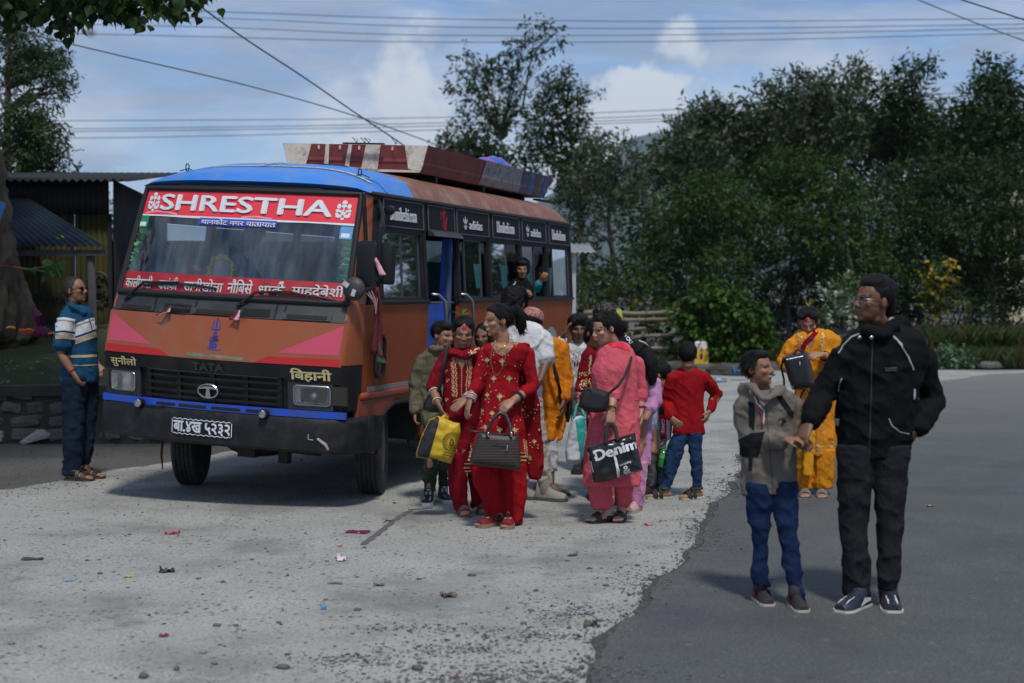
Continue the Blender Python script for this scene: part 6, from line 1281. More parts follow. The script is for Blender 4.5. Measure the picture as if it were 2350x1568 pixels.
# wheels
M_tyre = mat('tyre', (.026, .027, .03), .85, .25, 12, .5, 40, dirt=(.09, .09, .088), dirt_s=8, dirt_amt=.55)
for y in (WF, WR):
    for sx in (-1, 1):
        wid = .20 if y == WF else .2
        xs_ = (.84,) if y == WF else (.90, .66)
        for xc in xs_:
            c0 = Vector((sx*xc, y, RW)); mb = MB(); ST = Matrix.Rotation(R(19) if y == WF else 0, 3, 'Z')
            prof = [(.20, -.085), (.24, -.10), (.31, -.108), (.355, -.100), (.378, -.085)]
            for k in range(5): zc = -.068+.034*k; prof += [(RW, zc-.010), (RW, zc+.010), (RW-.009, zc+.013), (RW-.009, zc+.021)] if k < 4 else [(RW, zc-.010), (RW, zc+.010)]
            prof += [(.378, .085), (.355, .100), (.31, .108), (.24, .10), (.20, .085)]
            mb.lathe(prof, c0, 'X', 40, ST); wh = bmb(mb, 'wheel', M_tyre, True, lean=False)
            if xc == xs_[0]:
                mb = MB(); mb.lathe([(.21, sx*.09), (.205, sx*.07), (.17, sx*.03), (.09, sx*.03), (.075, sx*.085), (.06, sx*.10), (.01, sx*.10)], c0, 'X', 24, ST)
                for k in range(6): a = k*PI/3; mb.tube([c0+ST @ Vector((sx*.02, .12*math.cos(a), .12*math.sin(a))), c0+ST @ Vector((sx*.055, .12*math.cos(a), .12*math.sin(a)))], .013, 6)
                bmb(mb, 'rim', mat('rim_grey', (.16, .15, .14), .6, .4, 10), True, sub=wh)
mb = MB(); mb.bbox((.55, 1.465, .45), (1.03, 1.49, .88)); mb.bbox((.55, .5, .84), (1.03, 1.48, .86)); bmb(mb, 'arch_liner', M_darkint)
M_chas = mat('chassis', (.02, .019, .018), .8, .3, 6, .4, 30)
mb = MB(); mb.tube([(-.8, WF, RW), (.8, WF, RW)], .05, 8); mb.tube([(-.8, WR, RW), (.8, WR, RW)], .06, 8); mb.ell((0, WR, RW), (.18, .18, .17)); bmb(mb, 'axle', M_chas, lean=False)
mb = MB()
for x in (-.38, .38): mb.bbox((x-.04, .1, .5), (x+.04, 5.7, .64))
for y in (.2, 1.5, 2.6, 3.6, 5.2): mb.bbox((-.38, y, .52), (.38, y+.08, .62))
mb.ell((-.1, .85, .42), (.33, .32, .14)); mb.bbox((-.35, 1.3, .3), (.1, 1.9, .5)); mb.bbox((.05, .2, .36), (.2, .32, .5)); mb.bbox((.38, .25, .33), (.46, .32, .5)); mb.tube([(.3, 2, .36), (.32, 5.5, .36)], .04, 8); mb.tube([(-.6, .6, .4), (.55, .62, .38)], .025, 6); bmb(mb, 'chassis', M_chas)
mb = MB(); slab(mb, [(1.58, .40), (1.9, .28), (3.6, .28), (3.6, .55), (1.58, .55)], [], lambda y, z, h: Vector((.92+h, y, z)), -.02); bmb(mb, 'skirt_flap', M_chas)
mb = MB(); mb.bbox((-1.0, .2, .8), (1.0, 5.8, .85)); bmb(mb, 'underbody', M_chas)
# things riding in or on the bus
def bthing(name, label, cat, p): o = thing(name, label, cat, BL @ Vector(p)); o.rotation_euler = (BL.to_3x3()).to_euler(); return o
fr = bthing('picture_frame', 'small framed picture seen from behind on the dashboard, ringed by a marigold garland', 'picture', (-.10, .12, 1.70))
mb = MB(); mb.box((0, 0, .11), (.165, .02, .19), Euler((-.15, 0, 0))); mb.obj('frame', mat('frame_back', (.10, .09, .075), .7, .3), fr)
mb = MB(); mb.box((0, -.012, .11), (.135, .008, .16), Euler((-.15, 0, 0))); mb.obj('backing', mat('frame_board', (.34, .29, .22), .7, .2), fr)
ga = bthing('marigold_garland', 'yellow marigold garland draped over the framed picture on the dashboard', 'garland', (-.10, .12, 1.70)); mb = MB()
for i in range(34):
    t = i/33; a = PI*(1.12-1.24*t); x, z = .10*math.cos(a)*1.05, .10+.11*math.sin(a)
    mb.ell((x+rng.uniform(-.008, .008), -.01+rng.uniform(-.01, .01), z+rng.uniform(-.006, .01)), (.02, .016, .017), n=6, m=4)
mb.obj('blossoms', mat('marigold_yellow', S(225, 190, 45), .7, .35, 40), ga)
for nm_, lab, pts in (('paper_garland', 'pale green paper frill hanging inside the windscreen at the driver\'s corner', [(-.915, 2.10), (-.93, 2.0), (-.945, 1.92), (-.95, 1.85), (-.965, 1.79)]), ('paper_garland', 'faded green paper frill inside the windscreen behind the wing mirrors', [(.905, 2.07), (.92, 1.97), (.935, 1.86), (.94, 1.75), (.95, 1.66)])):
    mb = MB(); r_ = random.Random(len(lab)); P = densify(pts, 5)
    for i, (x, z) in enumerate(P):
        c0 = F(x+.02*math.sin(i*1.3)+r_.uniform(-.008, .008), z, -.022); w = .050+.018*math.sin(i*2.1)
        mb.add([c0+Vector((-w, r_.uniform(-.02, .02), r_.uniform(-.02, 0))), c0+Vector((-w*.2, -.02, .024)), c0+Vector((w, r_.uniform(-.02, .02), r_.uniform(0, .02))), c0+Vector((w*.5, .015, -.028)), c0+Vector((-w*.5, .02, -.034))], [(0, 1, 2), (0, 2, 3), (0, 3, 4)])
    o = mb.obj(nm_, mat('paper_green', S(150, 240, 170), .7, .12, 20, trans=.3)); o.matrix_world = BL; tag(o, lab, 'paper garland', 'paper garlands in the windscreen')
sk = bthing('sack', 'shiny blue and red plastic sack lying in the roof carrier', 'sack', (.55, 4.4, 2.80)); mb = MB(); mb.ell((0, 0, .10), (.22, .42, .17), n=16, m=10); v = np.array([tuple(p) for p in mb.v]); v *= 1+.3*(vnoise(v*9)[:, None]-.5)
link_mesh('body', new_mesh('body', v, [tuple(q_) for q_ in mb.f], mat('sack_blue', (.04, .12, .5), .2, .3, 8, .3, 14, dirt=(.5, .06, .05), dirt_s=4, dirt_amt=1), True), sk)
sw2 = bthing('tassel', 'dark red tassel hanging beside the front tyre', 'tassel', (-.98, .75, .42)); mb = MB(); mb.tube([(0, 0, .1), (.01, 0, 0), (0, 0, -.2), (.01, .01, -.32)], [.006, .012, .01, .005], 6); mb.obj('cord', M_strm, sw2)
# ------------------------------------------------------------------ people
M_skin = mat('skin', (1, 1, 1), .5, .07, 60, .08, 120, attr='tint', spec=.4)
M_hair = mat('hair', (.006, .005, .0045), .5, .3, 60, .7, 90, stretch=(3, 3, .5), spec=.22)
M_hairb = mat('hair_brown', (.028, .017, .012), .5, .35, 40, .8, 60)
M_eye = mat('eye_white', (.6, .57, .53), .25, .05); M_iris = mat('eye_dark', (.012, .008, .006), .15, 0)
M_gold = mat('gold', (.60, .38, .09), .3, .1, metal=.9)
SKIN = {'light': (.42, .23, .155), 'mid': (.32, .165, .10), 'tan': (.26, .128, .076), 'dark': (.155, .074, .044)}
def cloth(name, col, rough=.85, var=.14, vs_=6, bump=.35, bs=120, **kw): return mat(name, col, rough, var, vs_, bump, bs, spec=.1, **{'crease': .32, **kw})

class Person:
    def __init__(s, label, d, K, foot, skin='mid', vox=.0065, group=None):
        s.d, s.K, s.vox = d, K, vox; s.skin = Vector(SKIN[skin])
        b = s.p(*foot); s.base = Vector((b.x, d, 0)); s.body = MB(); s.paint = []; s.hands = []
        s.root = thing('person', label, 'person', s.base, group); s.k = K[2]*d/3262
        s.bv = None; s.parts = {}
    def p(s, x, y, dy=0): return at(s.K[0]+s.K[2]*x, s.K[1]+s.K[2]*y, s.d+dy)
    def px(s, n): return n*s.K[2]*s.d/3262
    # ---- head in units of its own height, chin -.5 .. crown .5, facing -Y
    def head(s, x, y, h, yaw=0, pitch=0, roll=0, dy=0, neck=None, smile=0, female=False, eyes=True, brow=1, lips=(.30, .09, .075), beard=0, tika=None, neck_r=.235, ear=1):
        H = s.H = s.px(h); c = s.hc = s.p(x, y, dy); Rm = s.HR = (Matrix.Rotation(R(yaw), 3, 'Z') @ Matrix.Rotation(R(pitch), 3, 'X') @ Matrix.Rotation(R(roll), 3, 'Y'))
        T = lambda q: c+Rm @ (Vector(q)*H); s.HT = T; b = s.body
        E_ = lambda q, r: b.ell(T(q), [k*H for k in r], Rm, 16, 12)
        jw = .9 if female else 1
        E_((0, .06, .12), (.335, .415, .38)); E_((0, -.07, -.1), (.275*jw, .315, .36)); E_((0, -.13, -.29), (.215*jw, .225, .205)); E_((0, -.285, -.415), (.085*jw, .07, .07))
        b.tube([T((0, -.35, .06)), T((0, -.415, -.04)), T((0, -.46, -.125))], [.03*H, .042*H, .05*H], 8); E_((.045, -.40, -.145), (.042, .045, .035)); E_((-.045, -.40, -.145), (.042, .045, .035))
        b.tube([T((-.21, -.30, .075)), T((-.1, -.36, .085)), T((0, -.355, .07)), T((.1, -.36, .085)), T((.21, -.30, .075))], .038*H, 6)
        for sx in (-1, 1):
            E_((sx*.165, -.235, -.09-.01*smile), (.1, .11+.02*smile, .09))
            if ear: b.ell(T((sx*.345, .06, -.04)), [.035*H, .075*H, .125*H], Rm @ Matrix.Rotation(sx*-.3, 3, 'Z'), 10, 8)
        wl = .10+.03*smile
        b.tube([T((-wl, -.335, -.25+.02*smile)), T((0, -.392, -.245)), T((wl, -.335, -.25+.02*smile))], [.012*H, .026*H, .012*H], 6)
        b.tube([T((-wl*.9, -.33, -.27+.02*smile)), T((0, -.385, -.295)), T((wl*.9, -.33, -.27+.02*smile))], [.012*H, .03*H, .012*H], 6)
        nb = s.nb = s.p(*neck) if neck else T((0, .12, -.75))
        b.tube([T((0, .08, -.12)), T((0, .09, -.35)), nb+Vector((0, 0, .02)), nb-Vector((0, 0, .045))], [neck_r*H, neck_r*.95*H, neck_r*.98*H, neck_r*.9*H], 12)
        s.face = dict(smile=smile, brow=brow, lips=lips, beard=beard, tika=tika, eyes=eyes, wl=wl)
        return s
    # ---- limbs: each arm (shoulder, elbow, wrist), each point (x, y, dy)
    def arm(s, sh, el, wr, hand=None, r=(.034, .036, .026), sc=1, palm=None, curl=.9, spread=.1, hs=1.0):
        P = [s.p(*q) for q in (sh, el, wr)]; s.arms = getattr(s, 'arms', []); s.arms.append(P)
        a, e, w = P
        s.body.tube([a, a.lerp(e, .5), e, e.lerp(w, .3), w], [r[0]*sc, r[0]*.95*sc, r[1]*sc, r[1]*1.04*sc, r[2]*sc], 12)
        if hand is not None: s.hand(w, s.p(*hand), palm, curl, spread, hs*sc)
        return s
    def hand(s, w, tip, palm=None, curl=.9, spread=.1, sc=1):
        """palm, four fingers of different lengths bent towards the palm side, thumb from the side"""
        b = s.body; D = (tip-w).normalized(); Nn = Vector(palm) if palm else Vector((0, -.3, -.2)); Nn = (Nn-D*Nn.dot(D)).normalized(); Lt = D.cross(Nn)
        k = sc; pl = .088*k; rings = []
        for t, wd, th in ((-.15, .025, .02), (.1, .030, .0185), (.45, .038, .017), (.8, .042, .015), (1.0, .041, .0125), (1.06, .036, .009)):
            c = w+D*pl*t; rings.append([c+Lt*wd*k*math.cos(a)+Nn*th*k*math.sin(a) for a in np.linspace(0, 2*PI, 13)[:-1]])
        b.loft(rings)
        for i, (off, ln) in enumerate(((-.031, .070), (-.0105, .080), (.0105, .075), (.030, .058))):
            p = w+D*pl*.95+Lt*off*k; d = (D+Lt*off*spread*20).normalized(); pts = [p-d*.02*k, p]
            for j, fr in enumerate((.46, .31, .23)):
                d = (Matrix.Rotation(curl*(.55+.25*j), 3, Lt) @ d) if True else d
                if d.dot(Nn) < -.2 and curl > 0: d = d-Nn*2*d.dot(Nn)
                p = p+d*ln*fr*k; pts.append(p)
            b.tube(pts, [.0095*k, .0092*k, .0085*k, .0078*k, .0062*k], 7)
        p = w+D*pl*.25-Lt*.030*k; d = (D*.75-Lt*.62+Nn*.25).normalized(); p1 = p+d*.034*k; p2 = p1+(d*.8+D*.3+Nn*.3*curl).normalized()*.028*k; p3 = p2+(d*.5+D*.6+Nn*.45*curl).normalized()*.022*k
        b.tube([p-d*.015*k, p, p1, p2, p3], [.014*k, .0135*k, .0105*k, .0092*k, .007*k], 7)
    def leg(s, hip, kn, an, r=(.05, .045, .036), foot=None, fl=.24, fw=1, bare=True):
        """foot: heading in degrees (0 = towards the camera, + = to image right)"""
        r = (r[0]*.66, r[1]*.66, r[2]*(.95 if bare else .75)); P = [s.p(*q) for q in (hip, kn, an)]; s.legs = getattr(s, 'legs', []); 
        A = P[2]; s.body.tube([P[0], P[1], A, A-Vector((0, 0, .03))], [r[0], r[1], r[2], r[2]], 10)
        if foot is not None:
            D = Vector((math.sin(R(foot)), -math.cos(R(foot)), 0)); W = Vector((0, 0, 1)).cross(D); s.legs.append((A, D, W, fl, P))
            if bare: s.foot_shape(s.body, A, D, W, fl, fw)
        return s
    def foot_shape(s, b, A, D, W, fl, fw=1, z0=.012, toes=True):
        rings = []
        for t, wd, hgt in ((-.27, .018, .03), (-.22, .03, .055), (-.05, .033, .075), (.12, .034, .065), (.32, .038, .048), (.52, .042, .034), (.62, .041, .028), (.68, .036, .022)):
            c = Vector((A.x, A.y, z0))+D*fl*t; rings.append([c+W*wd*fw*fl/.24*math.cos(a)+Vector((0, 0, hgt*fl/.24*(.5+.5*math.sin(a)))) for a in np.linspace(0, 2*PI, 13)[:-1]])
        b.loft(rings)
        if toes:
            for i, o_ in enumerate((-.030, -.013, .001, .014, .027)):
                c = Vector((A.x, A.y, z0+.011))+D*fl*(.70-.035*abs(i-1 if i else 0))+W*o_*fw*fl/.24; b.ell(c, (.012 if i else .015, .016, .010), Matrix.Rotation(math.atan2(D.y, D.x)-PI/2, 3, 'Z'), 8, 6)
    def core(s, hipc, r=.085, sh=True):
        r *= .55
        h = s.p(*hipc); s.body.tube([s.nb, s.nb.lerp(h, .3), s.nb.lerp(h, .7), h], [r*.7, r, r*.9, r], 10, flat=((0, 1, 0), .75))
        if getattr(s, 'arms', None) and sh:
            for P in s.arms: s.body.tube([s.nb-Vector((0, 0, .05)), P[0]-Vector((0, 0, .02))], [r*.6, .026], 8)
        for l in getattr(s, 'legs', []): s.body.tube([h, l[4][0]], [r*.7, .05], 8)
        return s
    def finish(s):
        v, f = voxel(s.body, s.vox); v = relax(v, f, 2, .45)
        inv = np.array(s.HR.inverted()); q = (v-np.array(s.hc)) @ inv.T/s.H; fc = s.face
        g = lambda c, r: np.exp(-(((q-np.array(c))/np.array(r))**2).sum(1))
        for sx in (-1, 1):
            dent = g((sx*.15, -.36, .01), (.075, .12, .05))*.045*s.H; v += (np.array(s.HR @ Vector((0, 1, 0)))[None]*dent[:, None])
        t = np.tile(np.array(s.skin), (len(v), 1)); near = np.linalg.norm(q, axis=1) < .95
        def mixin(w, c): nonlocal t; w = np.clip(w, 0, 1)[:, None]; t = t*(1-w)+np.array(c)*w
        t *= (1+.16*(fbm(v*28, 4)-.5))[:, None]
        front = (q[:, 1] < -.12)*near
        mixin(.35*front*(g((.17, -.3, -.1), (.12, .2, .1))+g((-.17, -.3, -.1), (.12, .2, .1))+.7*g((0, -.45, -.12), (.08, .1, .07))), np.array(s.skin)*np.array((1.3, .85, .8)))
        wl = fc['wl']
        mixin(front*((np.abs(q[:, 0]) < wl) & (np.abs(q[:, 2]+.262-.02*fc['smile']*(q[:, 0]/wl)**2) < .030*(1-.6*(q[:, 0]/wl)**2)))*.85, np.array(fc['lips'])*1.0*float(s.skin.x/.27))
        mixin(front*((np.abs(q[:, 0]) < wl*.95) & (np.abs(q[:, 2]+.262-.025*fc['smile']*(q[:, 0]/wl)**2) < .007+.012*fc['smile']*(1-(q[:, 0]/wl)**2))), (.5, .46, .42) if fc['smile'] > .5 else np.array(s.skin)*.25)
        if fc['beard']:
            bd = front*((q[:, 2] < -.2) | ((np.abs(q[:, 2]+.205) < .025) & (np.abs(q[:, 0]) < .12)))*(np.hypot(q[:, 0], q[:, 2]+.26) > .075); mixin(bd*fc['beard']*(.6+.8*(fbm(v*300, 7)-.5)), (.015, .012, .01))
        for sx in (-1, 1):
            u = q[:, 0]*sx; arc = .098+.02*np.sin((u-.05)/.2*PI)
            mixin(front*((u > .05) & (u < .25) & (np.abs(q[:, 2]-arc) < .018*fc['brow']))*.85, (.012, .010, .009))
            e = np.hypot((u-.148)/.062, (q[:, 2]-.012)/.022)
            mixin(front*(e < 1.25)*.75, np.array(s.skin)*.18)
            if not fc['eyes']: continue
            mixin(front*(e < .85), (.42, .39, .36)); mixin(front*(np.hypot(u-.148, q[:, 2]-.014) < .026), (.01, .008, .006))
        if fc['tika']:
            tx, tz, tr, tc_ = fc['tika']; mixin(front*(np.hypot((q[:, 0]-tx), (q[:, 2]-tz)*.8) < tr*(.8+.5*(fbm(v*90, 3)-.3))), tc_)
        for w in s.paint: mixin(w(v, q), (.35, .02, .02))
        ne = near & (np.abs(q[:, 0]) > .3) & (q[:, 1] > -.05) & (q[:, 2] < .12); t[ne] *= np.array((1.1, .85, .82))
        me = new_mesh('body', v-np.array(s.base), f, M_skin, True); tint_mesh(me, t); s.bo = link_mesh('body', me, s.root); s.tris = len(f)*2
        s.bvh = BVHTree.FromPolygons([tuple(a) for a in v], f.tolist()); s.parts['body'] = (s.bo, s.bvh)
        return s
    # ---- hair: list of (centre, radii) ellipsoids and tubes in head units
    def hair(s, ells=(), tubes=(), m=None, amp=.02, freq=14, cap=True, name='hair', vox=.008, shift=(0, 0, 0), curl=0):
        mb = MB(); H, T, Rm = s.H, s.HT, s.HR
        if cap: mb.ell(T((0+shift[0], .10+shift[1], .155+shift[2])), [.368*H, .42*H, .395*H], Rm, 18, 14)
        for c, r in ells: mb.ell(T(c), [k*H for k in r], Rm, 14, 10)
        for pts, r in tubes: mb.tube(densify([tuple(T(q)) for q in pts], 3), [k*H for k in (r if isinstance(r, (list, tuple)) else [r])] if isinstance(r, (list, tuple)) else r*H, 10)
        v, f = voxel(mb, vox); v = relax(v, f, 2); n = vnormals(v, f); sc_ = np.array((1, 1, .35)) if not curl else np.array((1, 1, 1))
        v += n*((fbm(v*freq/H*.3*sc_, 9, 3)-.5)*2*amp*H)[:, None]
        if curl: v += n*((vnoise(v*90, 2)-.5)*2*curl*H)[:, None]
        r_ = np.random.default_rng(int(abs(c_:=s.hc.x)*997)); k = r_.integers(0, len(f), 1400); k = k[((v[f[k, 0]]-np.array(s.hc)) @ np.array(Rm))[:, 1] > -.12*H][:420]; k = np.resize(k, 420); P0 = v[f[k]].mean(1); n0 = n[f[k, 0]]; fl = np.array(Rm @ Vector((0, .45, -.9)))+r_.normal(size=(420, 3))*(.9 if curl else .3 if amp < .02 else .6)
        td = fl-n0*(fl*n0).sum(1, keepdims=True); td /= np.linalg.norm(td, axis=1, keepdims=True).clip(1e-6); L = (.05 if amp < .018 else .022)*r_.uniform(.6, 1.3, (420, 1)); W = np.cross(n0, td)*.0022
        S_ = np.stack([P0-W+n0*.001, P0+W+n0*.001, P0+td*L*.5+W+n0*.004, P0+td*L*.5-W+n0*.004, P0+td*L+W*.3+n0*.002, P0+td*L-W*.3+n0*.002], 1).reshape(-1, 3); b0 = len(v)+6*np.arange(420)[:, None]
        f0 = f; v = np.concatenate([v, S_]); f = np.concatenate([f, b0+np.array([0, 1, 2, 3]), b0+np.array([3, 2, 4, 5])]).astype(np.int32)
        o = link_mesh(name, new_mesh(name, v-np.array(s.base), f, m or M_hair, True), s.root); f = f0; s.parts[name] = (o, BVHTree.FromPolygons([tuple(a) for a in v], f.tolist())); return s
    # ---- garments
    def garment(s, name, m, rows=(), kd=.62, dy=0, sleeves=(), tubes=(), ells=(), vox=.0095, fold=.008, ff=(15, 15, 4.5), sm=2, seed=1, legs=(), label=None, sq=.5, hemfold=0, build=None):
        """rows (y, left, right[, dy]) make the trunk; legs: lists of such rows; sleeves: (arm index, r0, r1, r2, how far along 0..2)"""
        mb = MB()
        def trunk(rw, kd, sq):
            rings = []
            for r_ in rw:
                y, a, b = r_[:3]; d0 = r_[3] if len(r_) > 3 else 0; k = r_[4] if len(r_) > 4 else kd; A, B = s.p(a, y, dy+d0), s.p(b, y, dy+d0); c = (A+B)/2; w = (B.x-A.x)/2*.965; dd = w*k
                ring = []
                for q in range(24):
                    t = 2*PI*q/24; ca, sa = math.cos(t), math.sin(t); rr = (abs(ca)**(2/(2+sq))*math.copysign(1, ca), abs(sa)**(2/(2+sq))*math.copysign(1, sa)); rp = 1+hemfold*math.sin(t*7+seed)*max(0, (y-rw[0][0])/(rw[-1][0]-rw[0][0]))**2
                    ring.append(c+Vector((w*rr[0]*rp, dd*rr[1]*rp, 0)))
                rings.append(ring)
            mb.loft(rings)
        if rows: trunk(rows, kd, sq)
        for rw in legs: trunk(rw, .92, .15)
        for i, r0, r1, r2, te in sleeves:
            a, e, w = s.arms[i]; pts = [a, a.lerp(e, .5), e, e.lerp(w, .5), w]; rr = [q_*.96 for q_ in (r0, (r0+r1)/2, r1, (r1+r2)/2, r2)]
            n_ = int(te*2)+1; P = pts[:n_]; Q = rr[:n_]; fr = te*2-int(te*2)
            if fr > .02: P.append(pts[n_-1].lerp(pts[n_], fr)); Q.append(rr[n_-1]+(rr[n_]-rr[n_-1])*fr)
            mb.tube(P, Q, 14)
        for pts, r in tubes: mb.tube(densify([tuple(s.p(*q)) for q in pts], 3), r, 10)
        for c, r in ells: mb.ell(s.p(*c), r)
        if build: build(mb)
        v, f = voxel(mb, vox); v = relax(v, f, sm); n = vnormals(v, f)
        if fold:
            lo, hi = v[:, 2].min(), v[:, 2].max(); w = .55+.7*(hi-v[:, 2])/(hi-lo)
            r1 = 1-np.abs(2*fbm(v*np.array(ff)*1.0+seed*7.1, seed, 2)-1); r2 = 1-np.abs(2*fbm((v+v[:, [1, 2, 0]]*.6)*np.array((9, 9, 13))+seed*3.3, seed+5, 2)-1)
            v += n*((r1**3-.45)*fold*1.6*w+(r2**4-.4)*fold*.7)[:, None]; v = relax(v, f, 1, .2)
        o = link_mesh(name, new_mesh(name, v-np.array(s.base), f, m, True), s.root)
        if label: o['label'] = label
        s.parts[name] = (o, BVHTree.FromPolygons([tuple(a) for a in v], f.tolist())); s.tris += len(f)*2; return s
    # ---- flat print on a garment: pieces [(xy list, faces)] in zoom pixels
    def decal(s, on, name, m, pieces, off=.004, maxd=.35):
        if name in ('black_panel', 'piping', 'print', 'lettering', 'stripe') and len(pieces) > 1:
            for q in pieces: s.decal(on, name, m, [q], off, maxd)
            return s
        o, bvh = s.parts[on]; V = []; Fc = []; eye = Vector((0, 0, 1.65)); nrm = []
        for pts, faces in pieces:
            n = len(V); ok = []; L = []
            for x, y in pts:
                tgt = s.p(x, y); d = (tgt-eye).normalized(); h = bvh.ray_cast(eye, d)
                if h[0] is None or abs(h[0].y-s.d) > maxd: ok.append(False); L.append(Vector((0, 0, 0)))
                else: ok.append(True); L.append(h[0]+h[1]*off*(1 if h[1].dot(d) < 0 else -1))
            V += L; Fc += [tuple(i+n for i in q) for q in faces if all(ok[i] for i in q) and max((L[i]-L[q[0]]).length for i in q) < .2]
        if not Fc: return s
        me = new_mesh(name, [p-s.base for p in V], Fc, m, True); bm = bmesh.new(); bm.from_mesh(me); bmesh.ops.delete(bm, geom=[q for q in bm.verts if not q.link_faces], context='VERTS'); bm.to_mesh(me); bm.free()
        o = link_mesh(name, me, s.root)
        if name in ('embroidery', 'motif'): o['kind'] = 'stuff'
        return s
    def band(s, pts, w, k=6): return stroke(densify(pts, k), w)
    def text(s, t, x0, y0, x1, y1, rot=0, bold=.02):
        v, f, a = text2d(t, bold); c, sn = math.cos(R(rot)), math.sin(R(rot)); w, h = x1-x0, y1-y0
        return [(x0+(p[0]*w)*c+((1-p[1])*h)*-sn, y0+p[0]*w*sn+(1-p[1])*h*c) for p in v], f
    def piece(s, name, m, mb, smooth=True): o = mb.obj(name, m, s.root, smooth, s.base); return o
    def shoe(s, i, upper, sole, h=1, toecap=None, laces=None, wide=1.12, stripe=None, sandal=None, heel=0):
        A, D, W, fl, P = s.legs[i]; z = .0
        A = Vector((A.x, A.y, 0)); mb = MB(); rings = []
        ol = [(-.30, .024), (-.26, .034), (-.1, .037), (.1, .036), (.3, .042), (.5, .046), (.64, .041), (.72, .026)]
        zs = .028 if sandal is None else .018
        for zz in (0, zs):
            pass
        outl = [A+D*fl*t+W*w*wide*fl/.24 for t, w in ol]+[A+D*fl*t-W*w*wide*fl/.24 for t, w in ol[::-1]]
        mb.loft([[q+Vector((0, 0, zz)) for q in outl] for zz in (.002, zs*.6, zs)])
        if heel: mb.loft([[q+Vector((0, 0, zz)) for q in outl[:4]+outl[-4:]] for zz in (.0, zs+.03)])
        so = s.piece('sole', sole, mb)
        if sandal is None:
            mb = MB(); rr = []
            for t, w, hh in ((-.29, .022, .055), (-.25, .032, .085*h), (-.08, .036, .095*h), (.08, .036, .09*h), (.2, .037, .075), (.34, .040, .062), (.5, .043, .052), (.62, .039, .045), (.70, .025, .035)):
                c = A+D*fl*t; rr.append([c+W*w*wide*fl/.24*math.cos(a)+Vector((0, 0, .018+hh*fl/.24*max(-.1, math.sin(a))*1.0)) for a in np.linspace(0, 2*PI, 17)[:-1]])
            mb.loft(rr); mb.tube([A+Vector((0, 0, .06)), A+Vector((0, 0, .10*h+.02))], [.045*fl/.24, .043*fl/.24], 12)
            so2 = s.piece('shoe', upper, mb); so.parent = s.root
            v = np.array([tuple(q) for q in mb.v]); bv = BVHTree.FromPolygons([tuple(q) for q in mb.v], mb.f)
            def onshoe(pts, w, m, nm):
                m2 = MB(); V = []; F_ = []
                pl, fc = stroke(densify(pts, 5), w)
                for t, u in pl:
                    o_ = A+D*fl*t+W*u+Vector((0, 0, .4)); h_ = bv.ray_cast(o_, Vector((0, 0, -1))); V.append((h_[0] if h_[0] else o_-Vector((0, 0, .35)))+Vector((0, 0, .004)))
                m2.add(V, fc); o3 = m2.obj(nm, m, None, True, s.base); o3.location = (0, 0, 0); o3.parent = so2
            if toecap: onshoe([(.30, 0), (.64, 0)], [.05]*6, toecap, 'toe_cap')
            if laces:
                for t in (.08, .16, .24): onshoe([(t, -.022), (t+.01, .022)], .018, laces, 'lace')
            if stripe:
                for sx in (-1, 1):
                    m2 = MB(); m2.add([A+D*fl*t+W*sx*(w*wide*fl/.24+.004)+Vector((0, 0, zz)) for t, w, zz in ((-.15, .036, .05), (.05, .0365, .045), (.3, .041, .035), (.1, .0368, .075), (-.15, .036, .065))], [(0, 1, 2, 3, 4)]); o3 = m2.obj('side_stripe', stripe, None, False, s.base); o3.location = (0, 0, 0); o3.parent = so2
        else:
            mb = MB(); 
            def strap(t, w, hh, r=.006, sy=.016):
                c = A+D*fl*t; mb.tube([c+W*w*fl/.24*math.cos(a)+Vector((0, 0, .012+hh*math.sin(a))) for a in np.linspace(0, PI, 10)], sy, 6, True, (W.cross(D), .3) if 0 else None)
            for st in sandal:
                if st == 'toe': strap(.42, .045, .055, sy=.010); strap(.36, .045, .06, sy=.010); strap(.48, .045, .048, sy=.009)
                if st == 'mid': strap(.22, .041, .075, sy=.011); strap(.16, .041, .08, sy=.010)
                if st == 'back': 
                    c = A-D*.0; mb.tube([c+D*fl*.02*0+D*.045*math.cos(a)+W*.042*math.sin(a)+Vector((0, 0, .085)) for a in np.linspace(0, 2*PI, 16)], .010, 6)
                if st == 'thong': c = A; mb.tube([c+D*fl*.45+Vector((0, 0, .035)), c+D*fl*.25+W*.03+Vector((0, 0, .055)), c+W*.040+D*fl*.05+Vector((0, 0, .02))], .007, 6); mb.tube([c+D*fl*.45+Vector((0, 0, .035)), c+D*fl*.25-W*.03+Vector((0, 0, .055)), c-W*.040+D*fl*.05+Vector((0, 0, .02))], .007, 6)
            s.piece('strap', upper, mb)
        return s
    def bangle(s, i, t, r, th=.004, m=None, name='bangle', n=1, gap=.012):
        a, e, w = s.arms[i]; P = e.lerp(w, t); D = (w-e).normalized(); u = D.orthogonal().normalized(); q = D.cross(u)
        for k in range(n):
            mb = MB(); mb.tube([P+D*gap*k+(u*math.cos(x)+q*math.sin(x))*r for x in np.linspace(0, 2*PI, 18)], th, 6); s.piece(name, m or M_gold, mb)
        return s
    def eyeglass(s, m, lens=None, dark=False):
        T, H = s.HT, s.H; mb = MB()
        for sx in (-1, 1):
            ring = [T((sx*.155+.115*math.cos(a), -.405-.0*abs(sx)+.06*abs(math.cos(a))*(.3 if 1 else 0), .0+.075*math.sin(a)*(1 if not dark else .95))) for a in np.linspace(0, 2*PI, 18)]
            mb.tube(ring, .010*H, 5); mb.tube([T((sx*.26, -.38, .02)), T((sx*.34, -.15, .015)), T((sx*.355, .08, .0))], .011*H, 5)
            if lens: m2 = MB(); m2.add([q for q in ring[:-1]], [tuple(range(17))]); s.piece('lens', lens, m2, False)
        mb.tube([T((-.05, -.42, .015)), T((.05, -.42, .015))], .010*H, 5); s.piece('spectacles', m, mb); return s

